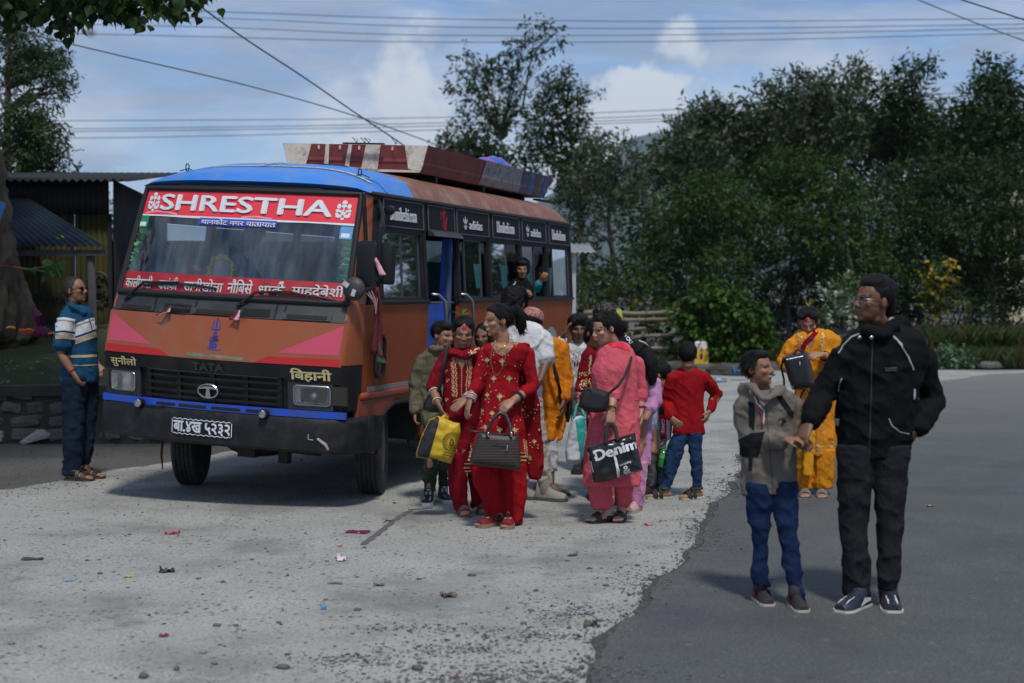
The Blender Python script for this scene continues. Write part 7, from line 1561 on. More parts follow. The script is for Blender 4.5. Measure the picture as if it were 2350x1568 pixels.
def motif(cx, cy, r, n=5):
    """fan shaped leaf motif"""
    out = []
    for i in range(n):
        a = R(-90+(i-(n-1)/2)*34); l = r*(1.15 if i == n//2 else .95)
        ux, uy = math.cos(a), math.sin(a); out.append(([(cx, cy+r*.35), (cx+ux*l*.55-uy*r*.19, cy+uy*l*.55+ux*r*.19), (cx+ux*l, cy+uy*l), (cx+ux*l*.55+uy*r*.19, cy+uy*l*.55-ux*r*.19)], [(0, 1, 2, 3)]))
    out.append(([(cx-r*.06, cy+r*.3), (cx+r*.06, cy+r*.3), (cx+r*.06, cy+r*.9), (cx-r*.06, cy+r*.9)], [(0, 1, 2, 3)])); return out
def dot(cx, cy, r, n=6): return [([(cx+r*math.cos(2*PI*i/n), cy+r*math.sin(2*PI*i/n)) for i in range(n)], [tuple(range(n))])]
Z4 = (893.7, 670.2, .3665); Z5 = (1244.7, 670.2, .36625); Z6 = (1659.7, 606.4, .52934); ZL = (0, 383, .48876); Z3 = (817.1, 383, .2443)
TIKA = (.34, .012, .02)
M_redk = cloth('kurta_red', (.27, .006, .012)); M_redd = cloth('dupatta_red', (.20, .005, .010)); M_redt = cloth('trousers_red', (.27, .006, .010), vs_=3)
M_mar = cloth('kurta_maroon', (.18, .005, .014)); M_embg = mat('gold_thread', (.52, .38, .17), .5, .35, 60, spec=.6); M_embp = mat('pink_thread', (.50, .06, .09), .6, .3, 60)
M_leath = mat('black_leather', (.012, .012, .013), .38, .2, 8, .2, 60); M_leathm = mat('soft_black', (.010, .010, .011), .75, .2, 8, .3, 80)
M_blacksole = mat('black_sole', (.015, .015, .015), .7, .2); M_whitesole = mat('white_sole', (.55, .54, .50), .6, .15)
# ---- woman in bright red with the patterned handbag
w = Person('smiling woman with a ponytail in a bright red kurta with gold leaf motifs', 9.97, Z4, (715, 1440), 'mid', .0055)
w.head(672, 178, 196, yaw=-62, pitch=4, roll=0, neck=(708, 298, .02), female=True, smile=.6, lips=(.32, .05, .05))
w.arm((598, 372, .0), (552, 560, -.02), (505, 672, -.10), (470, 800, -.13), palm=(.6, .3, 0), curl=.35, hs=.92)
w.arm((858, 376, .02), (898, 590, .0), (772, 682, -.14), (690, 745, -.2), palm=(-.2, .4, -.9), curl=1.0, hs=.92)
w.leg((620, 1000, 0), (640, 1220, -.02), (655, 1395, 0), foot=-38, fl=.235); w.leg((775, 1000, 0), (765, 1250, -.02), (752, 1442, -.02), foot=-8, fl=.235)
w.core((700, 900)).finish()
w.hair(ells=[((0, .32, .08), (.3, .26, .33)), ((0, -.05, .335), (.285, .26, .165))], tubes=[([(0, .50, .30), (0, .72, .30), (.0, .86, .05), (-.02, .88, -.3), (0, .80, -.52)], [.10, .17, .20, .17, .05])], amp=.012)
w.garment('kurta', M_redk, [(318, 650, 790), (328, 602, 850), (350, 574, 878), (420, 580, 866), (500, 598, 818), (570, 600, 808), (650, 585, 822), (760, 560, 836), (880, 532, 852), (1000, 500, 862), (1062, 482, 864)], .62, 0, [(0, .050, .046, .042, 1.55), (1, .052, .050, .047, 1.45)], fold=.009, seed=3, hemfold=.05)
w.garment('trousers', M_redt, legs=[[(960, 540, 700), (1100, 502, 695), (1180, 522, 702), (1260, 556, 706), (1340, 592, 712), (1385, 612, 708)], [(960, 690, 850), (1100, 692, 862), (1200, 700, 860), (1330, 706, 852), (1420, 712, 832), (1452, 718, 822)]], fold=.012, seed=4)
w.garment('dupatta', M_redd, [(322, 776, 880, .0), (420, 790, 895, .02), (560, 800, 912, .06), (700, 806, 938, .10), (850, 822, 950, .12), (1000, 845, 960, .12), (1110, 862, 966, .12), (1165, 880, 950, .12)], .42, .03, fold=.012, seed=5, sq=.1)
pc = []
for x, y, r in ((612, 432, 22), (706, 440, 26), (652, 548, 24), (748, 548, 24), (690, 660, 26), (612, 650, 20), (578, 750, 22), (642, 765, 22), (598, 855, 24), (688, 870, 24), (782, 868, 22), (790, 330, 18), (584, 345, 16)): pc += motif(x, y, r)
w.decal('kurta', 'motif', M_embg, pc)
pc = []
for i in range(70): x, y = 560+random.random()*270, 360+random.random()*640; pc += dot(x, y, 4.2)
for i in range(60): x = 484+i*6.2; pc += dot(x+6, 1030, 5)+dot(x, 1052, 5.5)+dot(x+3, 1006, 3.5)
for i in range(16): pc += motif(505+i*1.2-(i % 2)*14, 930+i*7, 9, 3)+motif(838+i*.8+(i % 2)*12, 930+i*7, 9, 3)
w.decal('kurta', 'embroidery', M_embg, pc)
pc = []
for i in range(46): x, y = 800+random.random()*140, 380+random.random()*740; pc += dot(x, y, 4.5)
for x, y in ((796, 540), (828, 745), (905, 940), (875, 1040)): pc += motif(x, y, 20)
w.decal('dupatta', 'motif', M_embg, pc)
w.decal('kurta', 'neckline', mat('chest_skin', SKIN['mid'], .55, .06), [grid_poly([(636, 300), (780, 300), (772, 345), (735, 388), (705, 402), (672, 385), (640, 340)], 16)], .0035)
w.decal('kurta', 'necklace', mat('beads', (.22, .10, .04), .4, .3, 60), [w.band([(660, 312), (640, 380), (636, 450), (652, 510), (674, 522), (694, 500), (722, 420), (752, 300)], 5)], .008)
w.decal('kurta', 'gold_chain', M_gold, [w.band([(668, 310), (672, 340), (685, 355), (715, 348), (742, 318)], 3.5)]+dot(684, 360, 7), .008)
w.decal('trousers', 'seam', M_redd, [w.band([(765, 1110), (770, 1300), (772, 1440)], 2)])
for i in (0, 1): w.shoe(i, mat('red_velvet', (.16, .006, .010), .8, .2), mat('tan_sole', (.25, .17, .11), .8), h=.45)
for i in (0, 1):
    A, D, W, fl, P = w.legs[i]; mb = MB()
    for k in range(7): a = k*.9; mb.ell(Vector((A.x, A.y, .066))+D*fl*(.38+.07*math.cos(a))+W*.018*math.sin(a), (.010, .010, .006), n=6, m=4)
    w.piece('shoe_embroidery', M_embg, mb)
w.bangle(0, .78, .036, .004, mat('bangle_white', (.6, .5, .48), .4), n=3, gap=.016); w.bangle(0, .93, .034, .004, mat('bangle_red', (.4, .02, .05), .4))
w.bangle(1, .72, .034, .012, M_leathm, 'wristband')
mb = MB(); mb.ell(w.HT((-.34, .02, -.19)), (.008, .008, .010), n=8, m=6); mb.ell(w.HT((-.34, .02, -.25)), (.010, .010, .008), n=8, m=6); w.piece('earring', M_gold, mb)
# ---- woman in dark red with the yellow bag
w = Person('laughing woman in a dark red embroidered kurta, a green sprig in her hair', 10.46, Z4, (470, 1390), 'tan', .0055)
w.head(464, 254, 186, yaw=4, pitch=15, roll=3, neck=(455, 385, .05), female=True, smile=.6, tika=(0, .27, .085, TIKA), lips=(.30, .06, .06))
w.arm((362, 398, .03), (268, 590, .0), (300, 690, -.12), (352, 800, -.14), palm=(.7, .2, .2), curl=.45, hs=.9)
w.arm((538, 398, .05), (556, 590, .02), (478, 672, -.14), (380, 745, -.2), palm=(-.2, .5, -.8), curl=.35, hs=.9)
w.leg((420, 1000, 0), (425, 1220, -.02), (455, 1385, 0), foot=12, fl=.225); w.leg((545, 1000, .1), (550, 1220, .1), (575, 1372, .1), foot=8, fl=.225)
w.core((455, 900)).finish()
w.hair(ells=[((.12, .36, .28), (.2, .22, .2)), ((-.15, -.05, .33), (.17, .24, .15)), ((.15, -.05, .33), (.17, .24, .15))], amp=.012)
w.garment('kurta', M_mar, [(352, 405, 500), (362, 360, 540), (390, 335, 562), (460, 330, 566), (560, 335, 560), (650, 335, 562), (780, 338, 570), (900, 350, 575), (1020, 372, 572), (1128, 394, 570)], .62, .03, [(0, .055, .052, .05, 1.12), (1, .055, .052, .048, 1.3)], fold=.010, seed=13, hemfold=.04)
w.garment('trousers', M_mar, legs=[[(1000, 362, 480), (1120, 364, 482), (1250, 374, 488), (1372, 398, 496)], [(1000, 480, 600, .1), (1130, 488, 602, .1), (1250, 498, 606, .1), (1340, 505, 606, .1)]], fold=.012, seed=14)
w.garment('scarf', cloth('scarf_red', (.21, .006, .018)), ells=[((415, 384, -.02), (.070, .08, .026)), ((508, 386, -.02), (.08, .08, .03)), ((460, 402, -.05), (.08, .045, .022)), ((462, 372, .06), (.10, .06, .04))], tubes=[([(530, 365, -.02), (560, 420, .0), (575, 560, .05), (570, 720, .08)], [.04, .045, .05, .05])], fold=.012, seed=15)
pc = []; pk = []
for i in range(26):
    t = i/25; y = 395+t*255
    for sx in (-1, 1):
        x = 450+sx*(52-30*abs(t-.25)*(1 if t < .25 else .35))+random.uniform(-4, 4); (pk if i % 3 == 0 else pc).extend(dot(x, y, 8 if i % 3 == 0 else 6)); pc.extend(dot(x-sx*16, y+4, 5)); pc.extend(dot(x+sx*9, y-5, 4))
for i in range(16): pc += dot(450, 480+i*11, 4)
for x, y in ((362, 550), (352, 492), (500, 660), (355, 670), (500, 770), (460, 990), (430, 1060)): pk += dot(x, y, 9); pc += dot(x, y+11, 6)+dot(x+10, y, 5)
for i in range(24): x = 398+i*7; pc += dot(x, 1075, 5)+dot(x, 1122, 5); (pk if i % 3 == 0 else pc).extend(dot(x, 1100, 8 if i % 3 == 0 else 5))
w.decal('kurta', 'embroidery', M_embg, pc); w.decal('kurta', 'embroidery', M_embp, pk)
w.decal('kurta', 'neckline', mat('chest_skin_tan', SKIN['tan'], .55, .06), [grid_poly([(405, 395), (500, 398), (478, 440), (452, 485), (428, 440)], 16)], .0035)
w.decal('kurta', 'necklace', mat('beads_dark', (.10, .012, .012), .4, .3), [w.band([(410, 370), (415, 420), (432, 458), (440, 475)], 4)], .009)
pc = []
for i in range(20): pc += dot(500+i*3+random.uniform(-8, 8), 388-i*1.5+random.uniform(-10, 10), 5)
w.decal('scarf', 'embroidery', M_embg, pc)
for i in (0, 1): w.shoe(i, mat('brown_strap', (.07, .035, .025), .6), mat('brown_sole', (.16, .10, .07), .8), sandal=('toe',))
w.bangle(0, .35, .040, .0045, mat('bangle_white', (.6, .5, .48), .4)); w.bangle(0, .92, .033, .0045, mat('bangle_white', (.6, .5, .48), .4)); w.bangle(1, .75, .034, .004, mat('bangle_white', (.6, .5, .48), .4), n=4, gap=.014)
def sprig(P, base, n, l, spread, m, dirv=(0, 0, 1), name='grass_sprig', r=.0022):
    mb = MB(); b = P.HT(base); d0 = Vector(dirv).normalized()
    for i in range(n):
        d = (d0+Vector((random.gauss(0, spread), random.gauss(0, spread), random.gauss(0, spread*.6)))).normalized(); L = l*random.uniform(.6, 1.15)
        mb.tube([b+Vector((random.gauss(0, .004), random.gauss(0, .004), 0)), b+d*L*.5, b+d*L+Vector((0, 0, -L*.18))], [r, r*.8, r*.3], 4)
    P.piece(name, m, mb)
sprig(w, (-.08, .05, .56), 9, .09, .6, mat('sprig_green', S(110, 150, 50), .6, .2), (.2, -.2, .7))
# ---- boy in the olive jacket
w = Person('boy in an olive jacket and green trousers by the bus front wheel', 11.0, Z4, (262, 1330), 'mid', .007)
w.head(332, 272, 165, yaw=58, pitch=6, neck=(300, 362, .04), eyes=True)
w.arm((200, 430, .0), (158, 610, .03), (158, 752, -.03), (160, 840, -.05), palm=(.9, .1, 0), curl=1.0, hs=.82); w.arm((330, 430, .05), (345, 600, .02), (330, 720, -.03), None)
w.leg((250, 900), (255, 1080, -.03), (245, 1290, -.02), foot=-3, fl=.215, bare=False, r=(.045, .04, .03)); w.leg((320, 900, .1), (330, 1080, .1), (335, 1235, .12), foot=20, fl=.215, bare=False, r=(.045, .04, .03))
w.core((280, 830), .075).finish()
w.hair(ells=[((0, -.1, .36), (.3, .28, .16))], amp=.03, freq=22)
M_ol = cloth('jacket_olive', (.125, .115, .075)); w.garment('jacket', M_ol, [(352, 250, 340), (366, 215, 350), (395, 185, 352), (480, 178, 350), (600, 188, 350), (720, 200, 348), (832, 208, 340)], .62, .02, [(0, .054, .054, .048, 1.93), (1, .054, .05, .046, 1.9)], tubes=[([(255, 350, -.02), (290, 362, -.06), (335, 352, -.03)], .026)], fold=.012, ff=(11, 11, 9), seed=21)
w.decal('jacket', 'pocket', cloth('jacket_olive_dark', (.095, .088, .055)), [w.band([(205, 500), (262, 505)], 14), w.band([(206, 512), (208, 560), (250, 575), (262, 512)], 2.5), w.band([(232, 372), (236, 480), (240, 700), (242, 825)], 3)])
w.decal('jacket', 'cuff', cloth('jacket_olive_dark', (.095, .088, .055)), [w.band([(104, 700), (190, 708)], 3)])
w.garment('trousers', cloth('trousers_green', (.035, .05, .032)), legs=[[(800, 205, 300), (950, 208, 305), (1100, 206, 302), (1200, 205, 298), (1248, 204, 295)], [(800, 290, 350, .1), (950, 300, 362, .1), (1100, 305, 366, .1), (1215, 310, 366, .12)]], fold=.012, seed=22, ff=(12, 12, 12))
for i in (0, 1): w.shoe(i, mat('sneaker_black', (.02, .02, .024), .5), M_whitesole, toecap=mat('sneaker_white', (.62, .61, .58), .5), laces=mat('lace_white', (.65, .65, .64), .7), h=.9)
# ---- man in the white shirt, back turned
w = Person('man seen from behind in a white short sleeved shirt and beige trousers', 11.16, Z4, (960, 1290), 'dark', .008)
w.head(778, 75, 190, yaw=165, pitch=8, neck=(810, 195, -.02), eyes=False, brow=0)
w.arm((950, 280, .05), (985, 430, .0), (940, 560, -.1), (900, 600, -.12), palm=(-.5, .5, 0), curl=.9); w.arm((740, 270, .05), (700, 430, .1), (720, 560, .0), None)
w.leg((905, 700), (940, 950, 0), (975, 1200, 0), foot=62, fl=.26, bare=False); w.leg((800, 700, .1), (815, 950, .12), (820, 1190, .15), foot=40, fl=.26, bare=False)
w.core((840, 620), .09).finish()
w.hair(ells=[((0, .2, .1), (.36, .34, .42)), ((0, -.05, .42), (.36, .32, .2)), ((.1, .3, -.1), (.28, .22, .25))], amp=.05, freq=26, curl=.045)
M_wh = cloth('shirt_white', (.60, .60, .60)); w.garment('shirt', M_wh, [(180, 770, 862), (192, 735, 905), (225, 705, 962), (300, 700, 978), (420, 712, 962), (560, 722, 950), (700, 730, 950)], .6, .03, [(0, .085, .082, .08, .95), (1, .08, .08, .08, .95)], fold=.014, seed=31, ff=(10, 10, 6))
w.garment('trousers', cloth('trousers_beige', (.34, .31, .26)), legs=[[(640, 830, 955), (800, 862, 972), (950, 895, 990), (1080, 922, 1006), (1200, 938, 1014)], [(640, 735, 850, .1), (800, 752, 860, .1), (1000, 772, 866, .12), (1190, 785, 872, .15)]], fold=.014, seed=32, ff=(11, 11, 14))
for i in (0, 1): w.shoe(i, mat('boot_grey', (.22, .205, .18), .7, .2), mat('sole_grey', (.06, .07, .06), .7), h=1.5)
# ---- man in the orange kurta with a cap
w = Person('person in an orange kurta and patterned cap seen from behind', 11.5, Z5, (70, 1240), 'dark', .008)
w.head(-62, 212, 175, yaw=150, pitch=25, neck=(-28, 292, 0), eyes=False, brow=0)
w.arm((118, 345, .02), (150, 560, .02), (128, 690, -.05), (120, 790, -.08), palm=(-.8, .1, 0), curl=.7); w.arm((-80, 345, .1), (-110, 560, .1), (-90, 700, .0), None)
w.leg((60, 900), (55, 1050, 0), (48, 1225, 0), foot=55, fl=.25); w.leg((-20, 900, .1), (-15, 1050, .1), (-10, 1225, .15), foot=50, fl=.25)
w.core((20, 820), .09).finish()
w.hair(amp=.02)
w.garment('cap', cloth('cap_print', (.36, .17, .15), vs_=60, var=.9), build=lambda mb: mb.loft([[w.HT((.40*k*math.cos(a), .12+.45*k*math.sin(a), z)) for a in np.linspace(0, 2*PI, 25)[:-1]] for z, k in ((.14, 1), (.3, 1), (.46, .93), (.56, .72), (.60, .3))]), fold=0, vox=.01)
w.garment('kurta', cloth('kurta_orange', (.62, .19, .012)), [(268, -50, 35), (285, -75, 95), (320, -95, 140), (420, -95, 142), (560, -85, 150), (700, -80, 146), (850, -75, 138), (925, -72, 132)], .6, .03, [(0, .066, .06, .055, 1.8), (1, .066, .06, .055, 1.7)], fold=.012, seed=41)
w.garment('trousers', cloth('trousers_white', (.50, .50, .55)), legs=[[(880, 18, 100), (1000, 22, 96), (1125, 28, 88)], [(880, -55, 30, .1), (1000, -50, 24, .1), (1125, -42, 18, .12)]], fold=.010, seed=42, ff=(11, 11, 12))
for i in (0, 1): w.shoe(i, mat('thong_teal', (.02, .20, .15), .5), mat('thong_sole', (.03, .16, .12), .6), sandal=('thong',))
w.decal('kurta', 'bag_strap', M_leathm, [w.band([(35, 300), (60, 400), (95, 560), (118, 690)], 14)], .012)
# ---- teenager shading his eyes
w = Person('teenager in a white printed sweatshirt shading his eyes with one hand', 12.89, Z5, (235, 1160), 'dark', .0075)
w.head(222, 232, 176, yaw=6, pitch=4, neck=(232, 325, .03), brow=1.3)
w.arm((150, 355, .0), (108, 395, -.06), (128, 275, -.10), (162, 205, -.12), palm=(.4, .2, -.9), curl=.25, hs=.95); w.arm((322, 360, .02), (335, 500, .02), (330, 620, -.02), None)
w.leg((205, 650), (215, 880, 0), (225, 1110, 0), foot=-10, fl=.25, bare=False); w.leg((285, 650), (285, 880, 0), (275, 1110, 0), foot=10, fl=.25, bare=False)
w.core((240, 620), .085).finish()
w.hair(ells=[((0, -.12, .36), (.36, .34, .22)), ((.18, -.28, .27), (.18, .14, .13)), ((-.16, -.28, .29), (.18, .14, .12))], amp=.06, freq=24)
w.garment('sweatshirt', cloth('sweat_white', (.58, .58, .57)), [(305, 195, 280), (320, 160, 315), (350, 138, 332), (440, 150, 332), (540, 168, 326), (610, 178, 322)], .58, .02, [(0, .062, .058, .042, 1.85), (1, .062, .056, .05, 1.9)], fold=.014, seed=51, ff=(9, 9, 8))
w.decal('sweatshirt', 'print', mat('print_black', (.02, .02, .02), .7), [w.text('To I love', 188, 388, 282, 414, 3, .0), w.text('N', 198, 440, 222, 466, 0, .03)])
w.decal('sweatshirt', 'print', mat('print_pink', (.45, .12, .16), .7), [w.band([(215, 425), (232, 450), (228, 472)], 8), w.band([(255, 432), (268, 448), (280, 430)], 5)])
w.garment('trousers', cloth('trousers_grey', (.12, .12, .125)), legs=[[(590, 172, 252), (800, 182, 250), (1105, 195, 250)], [(590, 245, 325), (800, 252, 322), (1105, 252, 305)]], fold=.012, seed=52)
for i in (0, 1): w.shoe(i, M_leathm, M_blacksole)
# ---- person in a black lettered hoodie with curly hair
w = Person('person with brown curly hair and black lettered sweatshirt behind the woman in pink', 11.6, Z5, (440, 1280), 'tan', .009)
w.head(402, 185, 185, yaw=-12, pitch=6, neck=(432, 285, .02), eyes=True)
w.arm((560, 330, .02), (590, 520, .06), (575, 690, .05), None); w.arm((330, 320, .0), (315, 500, .05), (330, 640, .05), None)
w.leg((410, 800), (415, 1000, .05), (420, 1220, .05), foot=0, fl=.24, bare=False); w.leg((485, 800), (485, 1000, .05), (480, 1220, .05), foot=0, fl=.24, bare=False)
w.core((440, 760), .085).finish()
w.hair(ells=[((0, 0, .32), (.44, .42, .34)), ((.22, .1, .2), (.26, .3, .3)), ((-.22, .1, .2), (.26, .3, .3))], m=M_hairb, amp=.06, freq=26, curl=.055)
w.garment('sweatshirt', cloth('sweat_black', (.010, .010, .012)), [(262, 395, 480), (276, 360, 525), (300, 325, 565), (360, 300, 592), (500, 310, 596), (700, 330, 590), (820, 335, 580)], .6, .02, [(0, .062, .056, .05, 1.9), (1, .062, .056, .05, 1.9)], fold=.012, seed=61)
w.decal('sweatshirt', 'lettering', M_white, [w.text('YOU', 522, 262, 590, 286, 52, .03), w.text('W', 306, 300, 324, 318, -50, .03)], .006, .6)
w.garment('trousers', M_leathm, legs=[[(780, 350, 445), (1000, 365, 445), (1225, 380, 445)], [(780, 435, 560), (1000, 440, 540), (1225, 450, 520)]], fold=.010, seed=62)
for i in (0, 1): w.shoe(i, M_leathm, M_blacksole)
# ---- woman in dark red behind, face lowered
w = Person('woman in dark red looking down, half hidden behind the woman in pink', 11.25, Z5, (330, 1250), 'tan', .0075)
w.head(338, 262, 172, yaw=38, pitch=30, neck=(312, 345, .05), female=True)
w.arm((296, 385, .0), (255, 560, .0), (222, 660, -.06), (218, 755, -.08), palm=(.8, .2, 0), curl=.8, hs=.9); w.arm((395, 385, .05), (400, 560, .05), (390, 680, .0), None)
w.leg((310, 800), (310, 1000, 0), (305, 1200, 0), foot=10, fl=.225); w.leg((370, 800), (370, 1000, 0), (365, 1200, 0), foot=15, fl=.225)
w.core((335, 760), .085).finish()
w.hair(ells=[((0, .2, -.1), (.34, .3, .5)), ((0, -.15, .33), (.29, .26, .15))], amp=.02)
w.garment('kurta', M_mar, [(330, 292, 372), (350, 268, 395), (380, 262, 412), (500, 272, 412), (650, 272, 415), (850, 265, 420), (1040, 258, 424)], .6, .03, [(0, .062, .056, .048, 1.6), (1, .062, .056, .05, 1.6)], fold=.010, seed=71)
pc = []
for i in range(50): pc += dot(232+random.random()*46, 500+random.random()*110, 4)
for i in range(20): pc += dot(300-i*.4+random.uniform(-4, 4), 400+i*6, 5)
w.decal('kurta', 'embroidery', M_embg, pc)
w.garment('trousers', M_mar, legs=[[(1000, 262, 340), (1190, 275, 335)], [(1000, 335, 415), (1190, 340, 400)]], fold=.010, seed=72)
for i in (0, 1): w.shoe(i, M_leathm, M_blacksole, sandal=('toe',))
w.bangle(0, .9, .032, .004, mat('bangle_red', (.4, .02, .05), .4), n=3)
# ---- woman in pink
w = Person('woman in a coral pink kurta seen side on with a yellow sprig in her hair', 10.12, Z5, (420, 1440), 'light', .0055)
w.head(392, 228, 196, yaw=-68, pitch=16, neck=(438, 335, .04), female=True, lips=(.36, .10, .10))
w.arm((436, 424, -.02), (444, 610, -.02), (432, 745, -.14), (425, 840, -.16), palm=(-.2, .5, -.3), curl=1.1, hs=.92); w.arm((585, 430, .12), (612, 610, .16), (615, 750, .10), (622, 850, .06), palm=(-.9, .1, 0), curl=.7, hs=.9)
w.leg((370, 1050), (375, 1220, 0), (408, 1375, -.0), foot=-62, fl=.225); w.leg((500, 1050, .05), (500, 1220, .05), (490, 1375, .08), foot=-12, fl=.225)
w.core((430, 900), .09).finish()
w.hair(ells=[((0, .32, .02), (.32, .30, .42)), ((0, -.05, .335), (.285, .26, .165)), ((0, .56, -.12), (.2, .2, .22))], amp=.012)
M_pk = cloth('kurta_pink', (.60, .105, .135), vs_=14, var=.16); M_pkt = cloth('trousers_pink', (.58, .09, .12)); w.garment('kurta', M_pk, [(312, 395, 500), (328, 362, 540), (362, 345, 572), (430, 318, 598), (480, 300, 605), (540, 302, 600), (620, 312, 600), (720, 302, 606), (850, 282, 612), (1000, 262, 616), (1120, 250, 618), (1205, 240, 620)], .66, .03, [(0, .058, .056, .052, 1.35), (1, .056, .054, .05, 1.45)], fold=.009, seed=81, hemfold=.03)
w.garment('trousers', M_pkt, legs=[[(1120, 282, 438), (1220, 286, 436), (1300, 292, 434), (1352, 300, 432)], [(1120, 440, 580, .05), (1220, 444, 572, .05), (1340, 448, 552, .08)]], fold=.010, seed=82)
w.decal('kurta', 'cuff', cloth('cuff_pink', (.62, .13, .16)), [w.band([(398, 640), (440, 650), (484, 652)], 34), w.band([(578, 672), (612, 678), (642, 676)], 10)])
w.decal('kurta', 'tie_dye', cloth('yoke_pink', (.52, .035, .06), vs_=20, var=.6), [grid_poly([(400, 318), (470, 308), (520, 330), (548, 372), (520, 368), (470, 350), (430, 345)], 16)], .003)
for i, ft in ((0, -62), (1, -12)): w.shoe(i, M_leath, M_blacksole, sandal=('toe',), heel=1)
for i in (0, 1):
    A, D, W, fl, P = w.legs[i]; mb = MB(); mb.tube([Vector((A.x, A.y, .105))+D*.042*math.cos(a)+W*.04*math.sin(a) for a in np.linspace(0, 2*PI, 18)], .003, 5); w.piece('anklet', M_chrome, mb)
w.bangle(0, .88, .034, .007, M_gold, 'watch'); w.bangle(1, .45, .036, .006, mat('bangle_red', (.4, .02, .05), .4), n=2, gap=.06)
mb = MB(); mb.tube([w.HT((-.35, .04+.04*math.cos(a), -.21+.05*math.sin(a))) for a in np.linspace(0, 2*PI, 12)], .004, 5); w.piece('earring', M_gold, mb)
M_spr = mat('sprig_yellow', S(190, 190, 80), .7, .25); mb = MB()
q = lambda x, y, dy=.04: w.p(x, y, dy)
for i in range(26): a = random.uniform(-1, 1); mb.tube([q(498+a*2, 178), q(488+a*11, 140+random.uniform(-6, 6)), q(476+a*17+random.uniform(-4, 4), 98+abs(a)*14+random.uniform(-5, 12))], [.003, .0026, .001], 4)
for i in range(20): a = random.uniform(-1, 1); mb.tube([q(508, 225), q(518+a*6, 242), q(526+a*12, 262+random.uniform(-8, 8))], [.0026, .0026, .001], 4)
mb.tube([q(498, 178), q(502, 200), q(509, 228)], .004, 5); w.piece('grass_sprig', M_spr, mb)
# ---- girl in lilac
w = Person('girl with long dark hair in a lilac kurta, turned away behind the woman in pink', 10.62, Z5, (560, 1385), 'mid', .0075)
w.head(590, 400, 178, yaw=-125, pitch=8, neck=(632, 500, 0), eyes=False, brow=1)
w.arm((690, 560, .0), (702, 680, -.02), (640, 800, -.1), None); w.arm((615, 560, .1), (605, 680, .1), (600, 780, .05), None)
w.leg((590, 1000), (590, 1180, 0), (585, 1350, 0), foot=-25, fl=.20); w.leg((440, 1000, .3), (440, 1180, .3), (438, 1300, .3), foot=-25, fl=.20)
w.core((620, 950), .07).finish()
w.hair(ells=[((0, .2, .02), (.37, .40, .45))], tubes=[([(0, .35, .1), (.02, .50, -.35), (.0, .52, -.8), (0, .44, -1.05)], [.30, .27, .2, .1]), ([(-.28, .05, .1), (-.32, .2, -.4), (-.2, .35, -.8)], [.12, .14, .08])], amp=.02)
w.garment('kurta', cloth('kurta_lilac', (.50, .25, .45), vs_=20, var=.3), [(498, 605, 668), (512, 590, 695), (545, 585, 708), (640, 590, 704), (760, 592, 694), (900, 588, 684), (1085, 590, 680)], .62, .03, [(0, .062, .062, .045, 1.5), (1, .055, .05, .045, 1.5)], fold=.010, seed=91)
pc = []
for i in range(60): pc += dot(600+random.random()*80, 520+random.random()*80, 4)
for i in range(14): pc += dot(594+i*6.4, 1050+(i % 3)*10, 6)
w.decal('kurta', 'embroidery', mat('embroidery_mix', (.5, .3, .15), .6, .8, 60), pc)
w.garment('trousers', cloth('trousers_lilac', (.52, .22, .38)), legs=[[(1060, 545, 655), (1200, 546, 645), (1300, 552, 632), (1340, 560, 620)], [(1060, 418, 470, .3), (1300, 422, 456, .3)]], fold=.012, seed=92)
for i in (0, 1): w.shoe(i, mat('slipper_pink', (.45, .28, .26), .6), mat('slipper_sole', (.35, .25, .22), .7), h=.5)
w.piece('hair_clip', mat('clip_white', (.6, .58, .55), .4), MB().tube([w.p(605, 305, -.16), w.p(640, 320, -.10), w.p(672, 348, -.02)], [.006, .009, .003], 6))
# ---- small boy in the pale blue hoodie
w = Person('small boy in a pale blue hooded top with a red and white sleeve', 11.45, Z5, (690, 1260), 'mid', .0075)
w.head(728, 520, 158, yaw=-105, pitch=10, neck=(738, 602, 0), brow=1)
w.arm((765, 660, -.05), (778, 800, -.04), (768, 925, -.10), (755, 1010, -.12), palm=(-.7, .3, 0), curl=1.0, hs=.72); w.arm((700, 660, .1), (695, 790, .1), (690, 900, .05), None)
w.leg((690, 1000), (680, 1100, 0), (672, 1225, 0), foot=-50, fl=.18, bare=False, r=(.04, .035, .03)); w.leg((725, 1000, .1), (725, 1100, .1), (722, 1225, .1), foot=-40, fl=.18, bare=False, r=(.04, .035, .03))
w.core((712, 930), .065).finish()
w.hair(amp=.02, freq=24)
w.garment('hoodie', cloth('hoodie_blue', (.36, .42, .58)), [(598, 705, 765), (612, 688, 785), (650, 678, 792), (760, 680, 786), (900, 678, 776), (988, 682, 764)], .68, .02, [(1, .055, .052, .045, 1.8)], ells=[((735, 615, .05), (.085, .06, .045))], fold=.010, seed=101)
w.garment('sleeve', cloth('sleeve_navy', (.02, .025, .05)), sleeves=[(0, .058, .053, .045, 1.9)], fold=.006, seed=102)
w.decal('sleeve', 'red_panel', cloth('sleeve_red', (.45, .012, .02)), [grid_poly([(742, 770), (800, 765), (800, 905), (738, 905)], 14)]); w.decal('sleeve', 'white_panel', M_white, [grid_poly([(776, 800), (796, 798), (796, 935), (776, 935)], 12)], .006)
w.decal('sleeve', 'lettering', M_white, [w.text('GWEE', 766, 796, 858, 814, 90, .03)], .008)
w.garment('trousers', cloth('trousers_slate', (.085, .09, .10)), legs=[[(960, 668, 728), (1100, 660, 712), (1215, 655, 702)], [(960, 712, 768, .1), (1100, 705, 755, .1), (1215, 702, 748, .1)]], fold=.012, seed=103)
for i in (0, 1): w.shoe(i, M_leathm, M_blacksole)
